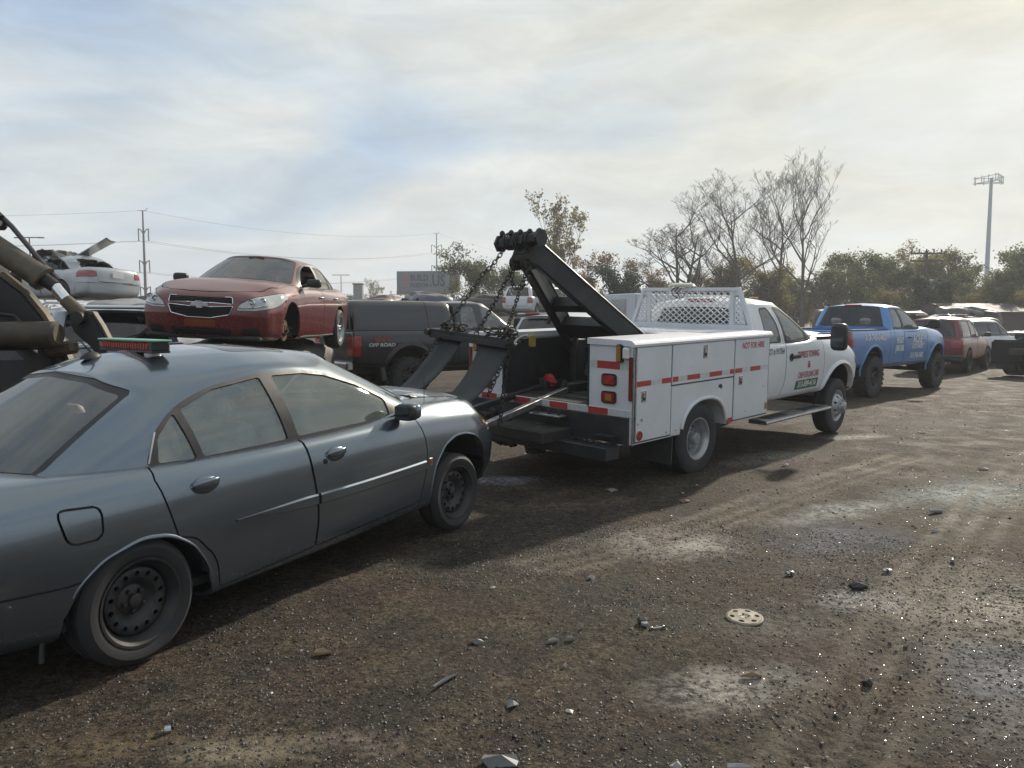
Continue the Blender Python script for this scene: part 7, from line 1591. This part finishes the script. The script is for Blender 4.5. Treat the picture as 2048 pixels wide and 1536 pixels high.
def stones():
    rg = np.random.default_rng(5)
    def scatter(n, r0, r1, s0, s1, name, material, glint=False, dens=None):
        a = np.radians(rg.uniform(-40, 40, n * 2)); r = np.sqrt(rg.uniform(r0 ** 2, r1 ** 2, n * 2)) if not glint else r0 + (r1 - r0) * rg.uniform(0, 1, n * 2) ** 1.15; x, y = np.sin(a) * r, np.cos(a) * r
        keep = (fbm(x * .8, y * .8, 4, 70) + .5 + rg.uniform(-.25, .25, len(x))) > (dens or .45); x, y = x[keep][:n], y[keep][:n]; n = len(x)
        s = s0 * (s1 / s0) ** (rg.uniform(0, 1, n) ** 2.2); z = gheight(x, y)
        if glint: base = np.array([(-1, -1, 0), (1, -1, 0), (1, 1, 0), (-1, 1, 0)], float) * .5; F = np.array([(0, 1, 2, 3)])
        else: base = np.array([(1, 0, 0), (0, 1, 0), (-1, 0, 0), (0, -1, 0), (0, 0, .8), (.6, .6, .45), (-.6, .5, .5), (0, 0, -.6)], float); F = np.array([(0, 1, 5), (0, 5, 4), (1, 4, 5), (1, 2, 6), (1, 6, 4), (2, 4, 6), (2, 3, 4), (3, 0, 4), (0, 3, 7), (3, 2, 7), (2, 1, 7), (1, 0, 7)])
        th = rg.uniform(0, 2 * math.pi, n); ct, st_ = np.cos(th), np.sin(th); sc_ = np.column_stack([rg.uniform(.6, 1.3, n), rg.uniform(.6, 1.3, n), rg.uniform(.35, .9, n)]) * s[:, None]
        V = base[None] * sc_[:, None, :] * (1 + (0 if glint else rg.uniform(-.25, .25, (n, len(base), 1))))
        if glint:
            tx, ty = rg.normal(0, .15, n), rg.normal(0, .15, n); V[:, :, 2] = V[:, :, 0] * tx[:, None] + V[:, :, 1] * ty[:, None] + .004
        xx = V[:, :, 0] * ct[:, None] - V[:, :, 1] * st_[:, None]; yy = V[:, :, 0] * st_[:, None] + V[:, :, 1] * ct[:, None]
        W = np.stack([xx + x[:, None], yy + y[:, None], V[:, :, 2] + z[:, None] + (0 if glint else s[:, None] * .12)], -1).reshape(-1, 3)
        FF = (F[None] + (np.arange(n) * len(base))[:, None, None]).reshape(-1, F.shape[1])
        me = bpy.data.meshes.new(name); me.from_pydata(W.tolist(), [], FF.tolist()); me.materials.append(material); return tag(obj(name, me), kind='stuff')
    m, nt, b = nmat('gravel'); g = nt.nodes.new('ShaderNodeNewGeometry')
    nt.links.new(nramp(nt, g.outputs['Random Per Island'], [(0, (.016, .014, .013)), (.5, (.040, .034, .029)), (.82, (.070, .058, .047)), (.95, (.12, .10, .085)), (1, (.22, .20, .18))]), b.inputs['Base Color']); b.inputs['Roughness'].default_value = .6
    scatter(70000, 2.0, 6.5, .0018, .0105, 'gravel', m, dens=.34); scatter(14000, 6, 20, .004, .016, 'coarse_gravel', m)
    gm, nt, b = nmat('glass_and_metal_chips'); g = nt.nodes.new('ShaderNodeNewGeometry'); nt.links.new(nramp(nt, g.outputs['Random Per Island'], [(0, (.5, .5, .5)), (.6, (.7, .7, .68)), (1, (.35, .42, .38))]), b.inputs['Base Color']); b.inputs['Roughness'].default_value = .33; b.inputs['Metallic'].default_value = .8
    scatter(15000, 2.4, 26, .0016, .0044, 'glass_chips', gm, True, .36)
    wm, nt, b = nmat('pale_plastic_bits'); g = nt.nodes.new('ShaderNodeNewGeometry'); nt.links.new(nramp(nt, g.outputs['Random Per Island'], [(0, (.35, .33, .30)), (.3, (.55, .53, .50)), (.5, (.16, .14, .12)), (1, (.05, .045, .04))]), b.inputs['Base Color'])
    scatter(420, 2.4, 16, .005, .019, 'litter', wm, dens=.35)
stones()
def at(x, y, dz=0.0): return Matrix.Translation((x, y, float(gheight(np.array([x]), np.array([y]))[0]) + dz))
def debris():
    G = 'debris lying on the dirt'
    # perforated wheel cover
    T = thing('wheel_cover', 'round tan perforated wheel cover lying flat on the dirt', 'wheel cover', at(1.28, 4.12, .012) @ Matrix.Rotation(R(4), 4, 'X') @ Matrix.Scale(.58, 4)); m = MB()
    holed_ring(m, .075, .160, 6, .024, .030, lambda r: .010 + .03 * max(0, .13 - r), -.012); m.v = [(p[0], p[2], p[1]) for p in m.v]
    m.lathe([(.160, .010), (.172, .004), (.176, -.006), (.168, -.008)], 36, (0, 0, 0), 'z'); m.lathe([(.075, .0117), (.06, .016), (.04, .010), (.028, .004), (0, .004)], 30, (0, 0, 0), 'z')
    c_ = m.build('cover', mat('grubby_tan_plastic', (.36, .31, .22), .6, var=.3, scale=14, dirt=(.08, .055, .04), dirt_amt=.9), T)
    for k in range(4): MB().box((.043 * math.cos(k * 1.57), .043 * math.sin(k * 1.57), .012), (.022, .016, .006), .002, Matrix.Rotation(k * 1.57, 3, 'Z')).build('centre_slot', M['dark'], c_)
    silver = M['alu']; wh = M['litter']; dk = M['trim']
    def can(x, y, az, lab, m_=silver):
        T = thing('can', lab, 'can', at(x, y, .016) @ Matrix.Rotation(az, 4, 'Z') @ Matrix.Scale(.52, 4), G); b = MB().lathe([(0, -.055), (.022, -.055), (.028, -.048), (.028, .040), (.020, .054), (0, .052)], 16, (0, 0, 0), 'x'); b.v = [(p[0], p[1] * (1 - .3 * max(0, p[0] * 12)), p[2] * (1 - .25 * abs(math.sin(p[0] * 40)))) for p in b.v]; b.build('shell', m_, T); MB().lathe([(.0285, -.015), (.0285, .015)], 16, (0, 0, 0), 'x').build('label_band', mat('dark_can_label', (.05, .05, .06), .5), T)
    can(1.79, 4.84, .3, 'dented silver can near the pale patch right of centre'); can(2.44, 4.89, -.2, 'silver can lying further right, by the tan dust patch'); can(3.03, 5.18, 1.0, 'small silver can farthest right on the dirt')
    def shard(x, y, az, pts, th, lab, m_, tilt=(0.12, .08), nm='plastic_shard', cat='shard', curl=.02):
        T = at(x, y, .008 + th) @ Matrix.Rotation(az, 4, 'Z') @ Matrix.Rotation(tilt[0], 4, 'X') @ Matrix.Rotation(tilt[1], 4, 'Y'); n = len(pts); cx, cy = np.mean(pts, axis=0)
        pts = [(a * .58, b * .58) for a, b in pts]; vs = [(a, b, curl * .45 * math.sin(i * 2.1)) for i, (a, b) in enumerate(pts)] + [(cx, cy, curl * .8)]; vs += [(a, b, c - th) for a, b, c in vs]
        fs = [(i, (i + 1) % n, n) for i in range(n)] + [(n + 1 + (i + 1) % n, n + 1 + i, 2 * n + 1) for i in range(n)] + [((i + 1) % n, i, n + 1 + i, n + 1 + (i + 1) % n) for i in range(n)]
        o = MB().add(vs, fs).build(nm, m_, None, 20); o.matrix_world = T; tag(o, lab, cat, G)
    def rag(k, s, n=7): rg = random.Random(k); return [(s * (1 + rg.uniform(-.45, .4)) * math.cos(2 * math.pi * i / n), s * .5 * (1 + rg.uniform(-.5, .5)) * math.sin(2 * math.pi * i / n)) for i in range(n)]
    wd = mat('splintered_wood', (.24, .17, .10), .8, var=.35, scale=12); gp = mat('grey_plastic_scrap', (.17, .17, .165), .5, var=.25, scale=12); bk = mat('black_plastic_scrap', (.02, .02, .022), .5)
    shard(-.93, 3.67, .3, [(-.075, -.02), (.07, -.03), (.075, .012), (.0, .02), (-.055, .026)], .012, 'flat splintered piece of tan wood near the grey sedan rear wheel', wd, nm='wood_piece', cat='wood')
    shard(.0, 3.15, 1.2, rag(3, .085, 6), .004, 'bent dark grey plastic shard left of centre front', gp); shard(-.03, 2.76, .2, rag(4, .13, 8), .005, 'large curled grey plastic shard at the bottom edge', gp, (.25, .1), curl=.04)
    shard(.84, 2.70, .05, [(-.09, -.012), (.08, -.016), (.095, .004), (.03, .012), (-.09, .014)], .008, 'long white strip of trim at the bottom edge', wh); shard(1.12, 2.72, -.2, rag(6, .08), .006, 'ragged grey flap beside the white strip, bottom edge', gp, (.2, .2)); shard(.60, 2.72, .6, rag(7, .065), .005, 'small pale shard left of the white strip', wh)
    shard(.21, 3.80, .25, [(-.05, -.008), (.05, -.010), (.045, .008), (-.04, .010)], .008, 'short white plastic strip nearest the black lump', wh); shard(.30, 3.82, -.3, [(-.03, -.007), (.03, -.008), (.03, .008), (-.03, .008)], .006, 'tiny white strip beside the short white strip', wh); shard(.37, 3.95, .8, rag(9, .022), .006, 'small white plastic chip behind the white strips', wh)
    shard(.50, 4.77, .4, rag(10, .05, 6), .006, 'curled white shard left of the wheel cover, further back', wh, curl=.03); shard(3.67, 6.55, .3, [(-.13, -.02), (.10, -.035), (.14, .02), (.0, .045), (-.11, .02)], .02, 'thick white broken panel far right in the sun', wh, (.3, .1))
    shard(1.58, 6.95, -.2, rag(12, .10), .008, 'curved brown shard at the truck shadow edge', mat('brown_scrap', (.16, .10, .06), .7)); shard(2.13, 4.62, .2, rag(13, .10, 8), .02, 'dark rubber scrap behind the pale puddle mark', bk, (.2, .1)); shard(1.62, 3.37, .1, rag(14, .05), .018, 'small black block right of front centre', bk)
    shard(-.18, 3.80, .1, rag(15, .05), .004, 'flat grey fragment left of the white strips', gp); shard(.25, 3.52, .9, rag(16, .035), .006, 'small pale chip in front of the white strips', wh); shard(1.10, 3.42, .0, [(-.09, -.012), (.08, -.01), (.09, .012), (-.08, .014)], .008, 'tan stick in front of the wheel cover', wd)
    shard(-.30, 3.35, 1.0, [(-.15, -.01), (.15, -.014), (.15, .008), (-.14, .010)], .006, 'long thin grey strip lying left of front centre', gp); shard(2.75, 3.6, .4, rag(18, .07), .006, 'pale torn piece near the right edge', wh); shard(3.3, 5.9, .1, rag(19, .06), .008, 'white scrap beyond the tan dust patch', wh)
    shard(.97, 7.4, .3, rag(20, .09), .008, 'dark flat scrap in the tow truck shadow', gp); shard(3.1, 8.6, .3, rag(21, .08), .008, 'pale scrap beyond the truck rear wheel', wh); shard(5.2, 8.4, .1, rag(22, .09), .01, 'white plastic scrap far to the right', wh); shard(6.0, 11.2, .2, rag(23, .11), .01, 'pale sheet scrap in front of the blue pickup', wh)
    T = thing('rubber_bushing', 'black lump of rubber left of the bone-shaped link', 'rubber lump', at(.70, 4.02, .012) @ Matrix.Scale(.62, 4), G); MB().box((0, 0, .012), (.085, .07, .05), .018, Matrix.Rotation(.4, 3, 'X')).build('block', bk, T); MB().lathe([(0, .02), (.03, .018), (.035, 0), (.03, -.01)], 12, (.01, -.055, .0), 'z').build('cap', gp, T)
    T = thing('link_rod', 'small pale bone-shaped metal link beside the black lump', 'metal link', at(.77, 3.96, .008) @ Matrix.Rotation(.2, 4, 'Z') @ Matrix.Scale(.62, 4), G); MB().tube([(-.05, 0, 0), (.05, .005, .002)], .008, 8).build('rod', M['alu'], T)
    for s in (1, -1): MB().lathe([(.008, -.008), (.016, -.008), (.018, 0), (.016, .008), (.008, .008)], 12, (s * .055, .003 * s, 0)).build('eye', M['alu'], T)
    T = thing('tin_lid', 'crushed shiny tin in the lower left dirt', 'tin', at(-1.37, 2.94, .012) @ Matrix.Rotation(.5, 4, 'Z') @ Matrix.Scale(.6, 4), G); MB().lathe([(0, -.02), (.026, -.02), (.03, -.012), (.026, .02), (.012, .022)], 10, (0, 0, 0), 'x').build('shell', M['alu'], T); MB().box((.03, .015, .0), (.02, .03, .03), .006).build('torn_flap', M['trim'], T)
debris()
# ------------------------------------------------------------------ trees
BARK = mat('grey_bark', (.085, .075, .065), .9, var=.4, scale=3); BARKP = mat('pale_bark', (.17, .15, .13), .9, var=.35, scale=3)
def leafmat(nm, c1, c2, trans=.7):
    m, nt, b = nmat(nm); nt.nodes.remove(b); g = nt.nodes.new('ShaderNodeNewGeometry'); c = nramp(nt, g.outputs['Random Per Island'], [(0, c1), (1, c2)]); big = nramp(nt, nnoise(nt, .5, 4), [(.35, .65), (.65, 1.15)]); c = nmix(nt, c, big, 1.0, 'MULTIPLY')
    d = nt.nodes.new('ShaderNodeBsdfDiffuse'); t = nt.nodes.new('ShaderNodeBsdfTranslucent'); mx = nt.nodes.new('ShaderNodeMixShader'); mx.inputs[0].default_value = trans
    nt.links.new(c, d.inputs[0]); nt.links.new(c, t.inputs[0]); nt.links.new(d.outputs[0], mx.inputs[1]); nt.links.new(t.outputs[0], mx.inputs[2]); nt.links.new(mx.outputs[0], nt.nodes['Material Output'].inputs[0]); return m
LEAF = dict(olive=leafmat('olive_leaves', (.075, .085, .035), (.17, .17, .07)), green=leafmat('green_leaves', (.058, .085, .035), (.13, .155, .062)), dark=leafmat('dark_leaves', (.034, .055, .034), (.075, .10, .052)), rust=leafmat('rust_leaves', (.13, .08, .035), (.26, .17, .07)), yellow=leafmat('yellow_leaves', (.14, .125, .04), (.25, .215, .085)))
def segs_mesh(S, n):
    """S: list of (p0, p1, r0, r1) -> joined tapering sticks"""
    A = np.array([s[0] for s in S], float); B = np.array([s[1] for s in S], float); ra = np.array([s[2] for s in S]); rb = np.array([s[3] for s in S]); d = B - A; d /= np.linalg.norm(d, axis=1, keepdims=True) + 1e-9
    ref = np.where(np.abs(d[:, 2:3]) < .9, [[0, 0, 1.]], [[1., 0, 0]]); u = np.cross(ref, d); u /= np.linalg.norm(u, axis=1, keepdims=True); w = np.cross(d, u); V = []
    for P, r in ((A, ra), (B, rb)):
        for k in range(n): a = 2 * math.pi * k / n; V.append(P + (u * math.cos(a) + w * math.sin(a)) * r[:, None])
    V = np.stack(V, 1).reshape(-1, 3); o = np.arange(len(S)) * 2 * n; F = np.stack([np.stack([o + k, o + (k + 1) % n, o + n + (k + 1) % n, o + n + k], -1) for k in range(n)], 1).reshape(-1, 4); return V, F
def grow(seed, h, trunk=.28, r0=.2, spread=.6, levels=4, forks=(3, 4, 5, 4), lean=0.0, up=.25, stems=1, wig=.16, first=.30, rmin=.007, leafless=False):
    rg = random.Random(seed); big = []; twig = []; tips = []
    def branch(p, d, ln, r, lv):
        n = 5 if lv < 2 else 4 if lv < 3 else 3; tp = .9 if lv < 2 else .75; pts = [p]; q = p; dd = d
        for i in range(n):
            dd = (dd + Vector((rg.uniform(-1, 1), rg.uniform(-1, 1), rg.uniform(-.5, .8))) * wig * (1.0 + .25 * lv if lv else .35) + Vector((0, 0, up * .25))).normalized(); q2 = q + dd * ln / n; ra = max(rmin, r * (1 - tp * i / n)); rb = max(rmin, r * (1 - tp * (i + 1) / n))
            (big if lv < 3 else twig).append((tuple(q), tuple(q2), ra, rb)); q = q2; pts.append(q)
        if lv >= levels: tips.append((tuple(q), lv)); tips.append((tuple(pts[-2]), lv)); return
        k = forks[min(lv, len(forks) - 1)]
        for i in range(k):
            t = (first if lv == 0 else .25) + (1 - (first if lv == 0 else .25)) * (i + rg.random() * .8) / k; f = t * n; j = min(int(f), n - 1); b = pts[j].lerp(pts[j + 1], f - j)
            side = Vector((rg.uniform(-1, 1), rg.uniform(-1, 1), 0)); side = side.normalized() if side.length > .01 else Vector((1, 0, 0)); dirn = (dd * (1 - spread) + side * spread * (1 + .25 * (lv == 0)) + Vector((0, 0, up * (1 - .18 * lv)))).normalized()
            branch(b, dirn, ln * rg.uniform(.42, .68) * (1.15 - .45 * t), r * (1 - .6 * t) * (.56 if leafless else .64), lv + 1)
    for s in range(stems): branch(Vector((rg.uniform(-.5, .5) * (s > 0), rg.uniform(-.3, .3) * (s > 0), 0)), Vector((lean + rg.uniform(-.22, .22) * (stems > 1), rg.uniform(-.05, .05), 1)).normalized(), h * .80 * (rg.uniform(.8, 1) if s else 1), r0, 0)
    return big, twig, tips
def leaves_mesh(tips, per, size, spread, seed, zlo=0):
    rg = np.random.default_rng(seed); T = np.array([t[0] for t in tips]); C = np.repeat(T, per, axis=0) + rg.normal(0, spread, (len(T) * per, 3)); C = C[C[:, 2] > zlo]; n = len(C); s = size * rg.uniform(.6, 1.5, n)
    u = rg.normal(0, 1, (n, 3)); u /= np.linalg.norm(u, axis=1, keepdims=True); w = np.cross(u, rg.normal(0, 1, (n, 3))); w /= np.linalg.norm(w, axis=1, keepdims=True) + 1e-9; u *= s[:, None]; w *= s[:, None] * .55
    V = np.stack([C - u, C - w * .9, C + u, C + w], 1).reshape(-1, 3); F = np.arange(n * 4).reshape(n, 4); return V, F
def npmesh(name, V, F, m): me = bpy.data.meshes.new(name); me.from_pydata(V.tolist(), [], F.tolist()); me.materials.append(m); return me
TREES = {}
def tree_kind(key, g, leaf=None, bark=BARK):
    """g: growth settings; leaf: (material, per tip, size, spread)"""
    big, twig, tips = grow(**g); tr = npmesh('trunk', *segs_mesh(big, 6), bark); tw = npmesh('twigs', *segs_mesh(twig, 3), bark) if twig else None; cr = npmesh('crown', *leaves_mesh(tips, leaf[1], leaf[2], leaf[3], g['seed'], leaf[4] if len(leaf) > 4 else .6), LEAF[leaf[0]]) if leaf else None
    TREES[key] = (tr, tw, cr)
def plant(key, x, y, s, rz, name, label, cat='tree', group='trees along the far side of the yard', sz=1.0):
    T = thing(name, label, cat, Matrix.Translation((x, y, -.1)) @ Matrix.Rotation(rz, 4, 'Z') @ Matrix.Diagonal((s, s, s * sz, 1)), group); tr, tw, cr = TREES[key]; o = obj('trunk', tr, T)
    if tw: q = obj('twigs', tw, T if not cr else o); q['kind'] = 'stuff'
    if cr: q = obj('crown', cr, T); q['kind'] = 'stuff'
    return T
def woods():
    tree_kind('tallbare', dict(leafless=True, seed=11, h=15, r0=.26, spread=.46, levels=5, forks=(8, 5, 4, 4, 3), up=.34, first=.32, wig=.20))
    tree_kind('slimbare', dict(leafless=True, seed=23, h=12, r0=.22, spread=.50, levels=5, forks=(9, 5, 4, 4, 3), up=.22, first=.30, lean=-.04, wig=.2))
    tree_kind('leanbare', dict(leafless=True, seed=35, h=12.5, r0=.24, spread=.58, levels=5, forks=(8, 5, 4, 4, 3), up=.2, first=.36, lean=-.18, wig=.2))
    tree_kind('widebare', dict(leafless=True, seed=47, h=10.5, r0=.24, spread=.62, levels=5, forks=(6, 5, 4, 4, 3), up=.14, first=.16, stems=3, wig=.22))
    tree_kind('birch', dict(seed=58, h=12, r0=.16, spread=.36, levels=4, forks=(8, 5, 4, 3), up=.38, first=.2, stems=2), ('yellow', 2, .13, .16))
    tree_kind('willow', dict(seed=61, h=7.5, r0=.2, spread=.6, levels=4, forks=(7, 5, 4, 4), up=.05, first=.25), ('olive', 5, .10, .22))
    tree_kind('round_green', dict(seed=72, h=7, r0=.2, spread=.62, levels=4, forks=(7, 5, 4, 4), up=.12, first=.12), ('green', 4, .105, .23, .2))
    tree_kind('round_dark', dict(seed=83, h=6.5, r0=.2, spread=.6, levels=4, forks=(8, 5, 4, 4), up=.15, first=.1), ('dark', 7, .11, .24, .2))
    tree_kind('rust', dict(seed=94, h=7.5, r0=.2, spread=.6, levels=4, forks=(7, 5, 4, 4), up=.14, first=.12), ('rust', 4, .10, .22, .2))
    tree_kind('olive_open', dict(seed=105, h=8, r0=.2, spread=.58, levels=4, forks=(7, 5, 4, 4), up=.15, first=.28, stems=2), ('olive', 4, .10, .19, .5))
    tree_kind('yellow_bush', dict(seed=116, h=6.5, r0=.14, spread=.55, levels=4, forks=(7, 5, 4, 4), up=.2, first=.08, stems=3), ('yellow', 4, .09, .22, .1))
    X = lambda u, d: (u - 1024) / 1539 * d
    H = lambda v, d: 1.62 + (645 - v) / 1539 * d
    hk = {'tallbare': 15, 'slimbare': 12, 'leanbare': 12.5, 'widebare': 10.5, 'birch': 12, 'willow': 7.5, 'round_green': 7, 'round_dark': 6.5, 'rust': 7.5, 'olive_open': 8, 'yellow_bush': 6.5}
    top = {}
    for k, (tr, tw, cr) in TREES.items(): top[k] = max(v.co.z for me in (tr, tw, cr) if me for v in me.vertices)
    L = [('willow', 955, 492, 62, 0, 'willow_tree', 'drooping olive willow right of the billboard, behind the tow chains'), ('round_green', 1040, 540, 66, 1, 'broadleaf_tree', 'green tree behind the boom head'), ('birch', 1110, 392, 72, 0, 'birch_tree', 'sparse yellow-leaved birch rising behind the boom crossbar'), ('yellow_bush', 1090, 565, 60, 2, 'bush', 'yellow-green bush below the sparse birch'),
        ('rust', 1195, 505, 68, 0, 'broadleaf_tree', 'rust-brown autumn tree right of the boom'), ('round_dark', 1240, 530, 60, 1, 'broadleaf_tree', 'dark green rounded tree in front of the rust-brown one'), ('rust', 1285, 520, 74, 2.5, 'broadleaf_tree', 'brown autumn tree just left of the wide bare tree'),
        ('widebare', 1352, 384, 66, .4, 'bare_tree', 'wide many-stemmed bare tree above the rack beacon'), ('leanbare', 1500, 352, 64, 0, 'bare_tree', 'leaning bare tree second in the bare row'), ('slimbare', 1545, 335, 68, 1.2, 'bare_tree', 'slim bare tree just left of the tallest one'), ('tallbare', 1603, 298, 62, .8, 'bare_tree', 'tallest bare tree with a pale trunk above the white cab'),
        ('yellow_bush', 1455, 500, 70, 0, 'bush', 'yellow-green tall bush behind the leaning bare tree'), ('yellow_bush', 1530, 515, 66, 1.5, 'bush', 'yellow-green bush at the foot of the slim bare tree'), ('yellow_bush', 1580, 530, 74, 3, 'bush', 'pale bush at the foot of the tallest bare tree'), ('rust', 1395, 545, 76, 1, 'broadleaf_tree', 'low brown tree behind the rack mesh'), ('round_green', 1330, 560, 74, 2, 'broadleaf_tree', 'low green tree behind the beacon'),
        ('olive_open', 1655, 515, 66, 0, 'broadleaf_tree', 'open olive tree first right of the tallest bare tree'), ('olive_open', 1715, 508, 72, 2, 'broadleaf_tree', 'olive tree above the blue pickup cab'), ('round_green', 1755, 518, 66, 0, 'broadleaf_tree', 'green tree just left of the utility pole'), ('olive_open', 1790, 512, 76, 1, 'broadleaf_tree', 'olive tree behind the utility pole'), ('yellow_bush', 1850, 505, 68, 2, 'broadleaf_tree', 'yellowish tree right of the utility pole'), ('olive_open', 1890, 512, 72, 3, 'broadleaf_tree', 'olive tree between the utility pole and the phone mast'), ('round_green', 1935, 518, 66, 2, 'broadleaf_tree', 'green tree just left of the phone mast'), ('olive_open', 1975, 520, 62, 4, 'broadleaf_tree', 'olive tree hiding the phone mast foot'), ('round_green', 2020, 508, 64, 5, 'broadleaf_tree', 'green tree at the right edge of the photo'), ('olive_open', 2060, 505, 66, 1, 'broadleaf_tree', 'olive tree cut by the right edge'),
        ('rust', 1690, 560, 80, 1, 'broadleaf_tree', 'brown low tree behind the blue pickup'), ('yellow_bush', 1760, 575, 60, 0, 'bush', 'yellow-green low bush behind the blue pickup'), ('yellow_bush', 1920, 570, 60, 1, 'bush', 'yellow-green low bush under the phone mast'), ('round_dark', 1870, 560, 58, 0, 'broadleaf_tree', 'dark green low tree right of the utility pole'), ('round_dark', 1995, 560, 58, 2, 'broadleaf_tree', 'dark green low tree near the right edge'), ('yellow_bush', 2045, 565, 56, 3, 'bush', 'yellow-green bush at the right edge'), ('round_green', 1165, 560, 74, 3, 'broadleaf_tree', 'low green tree behind the boom legs'),
        ('birch', 748, 560, 160, 1, 'shrub', 'thin far shrub left of the billboard'), ('round_green', 700, 588, 150, 0, 'shrub', 'small far green tree beside the red sedan boot'), ('willow', 1000, 520, 78, 2, 'broadleaf_tree', 'olive tree right of the drooping willow')]
    for key, u, v, d, rz, nm, lab in L:
        s = (H(v, d) + .1) / top[key] * (1.03 + .12 * math.sin(u * 12.9) * (u > 1620)); plant(key, X(u, d), d, s, rz, nm, lab, 'bush' if nm in ('bush', 'shrub') else 'tree')
    US = [(1010, 585, 'olive'), (1130, 588, 'yellow-green'), (1260, 585, 'olive'), (1420, 580, 'yellow-green'), (1480, 578, 'green'), (1560, 575, 'olive'), (1625, 572, 'yellow-green'), (1680, 578, 'green'), (1735, 570, 'olive'), (1800, 572, 'yellow-green'), (1845, 575, 'green'), (1905, 570, 'olive'), (1960, 572, 'yellow-green'), (2010, 568, 'olive')]
    for k, (u, v, c) in enumerate(US):
        key = {'olive': 'willow', 'yellow-green': 'yellow_bush', 'green': 'round_green'}[c]; d = 84 + (k * 7) % 9; near = ('drooping willow', 'sparse birch', 'dark rounded tree', 'wide bare tree', 'leaning bare tree', 'slim bare tree', 'tallest bare tree', 'first open olive tree', 'blue pickup', 'utility pole', 'yellowish tree', 'red SUV', 'phone mast', 'work truck')[k]
        plant(key, X(u, d), d, (H(v, d) + .1) / top[key], k * 1.3, 'bush', 'low %s bush filling the wood edge behind the %s' % (c, near), 'bush')
    # more woodland outside the frame, both sides, as the place goes on
    for k, (u, d) in enumerate(((2150, 66), (2260, 60))): plant(('olive_open', 'round_green')[k % 2], X(u, d), d, .95, k, 'broadleaf_tree', ('olive tree just beyond the right edge', 'green tree farther beyond the right edge')[k])
    # far low wood that closes the horizon
    rg = np.random.default_rng(8); pts = []
    for a in np.radians(np.linspace(-75, 80, 260)):
        r = 330 + rg.uniform(-30, 60); hh = 5 + 4 * rg.random()
        for k in range(5): pts.append(((math.sin(a) * r + rg.normal(0, 3), math.cos(a) * r + rg.normal(0, 3), hh * rg.random() ** .8), 0))
    V, F = leaves_mesh(pts, 8, .9, 1.6, 3, -1); tag(obj('distant_wood', npmesh('distant_wood', V, F, LEAF['olive'])), kind='stuff')
woods()

# ------------------------------------------------------------------ hazy air
def haze():
    m = bpy.data.materials.new('hazy_air'); m.use_nodes = True; nt = m.node_tree; nt.nodes.clear(); o = nt.nodes.new('ShaderNodeOutputMaterial'); v = nt.nodes.new('ShaderNodeVolumePrincipled')
    v.inputs['Color'].default_value = (.92, .95, 1.0, 1); v.inputs['Density'].default_value = HAZE_DENSITY; v.inputs['Anisotropy'].default_value = .35; nt.links.new(v.outputs[0], o.inputs['Volume'])
    b = MB().box((0, 0, 15.2), (5200, 5200, 33.6)).build('haze', m); tag(b, kind='stuff')
haze()
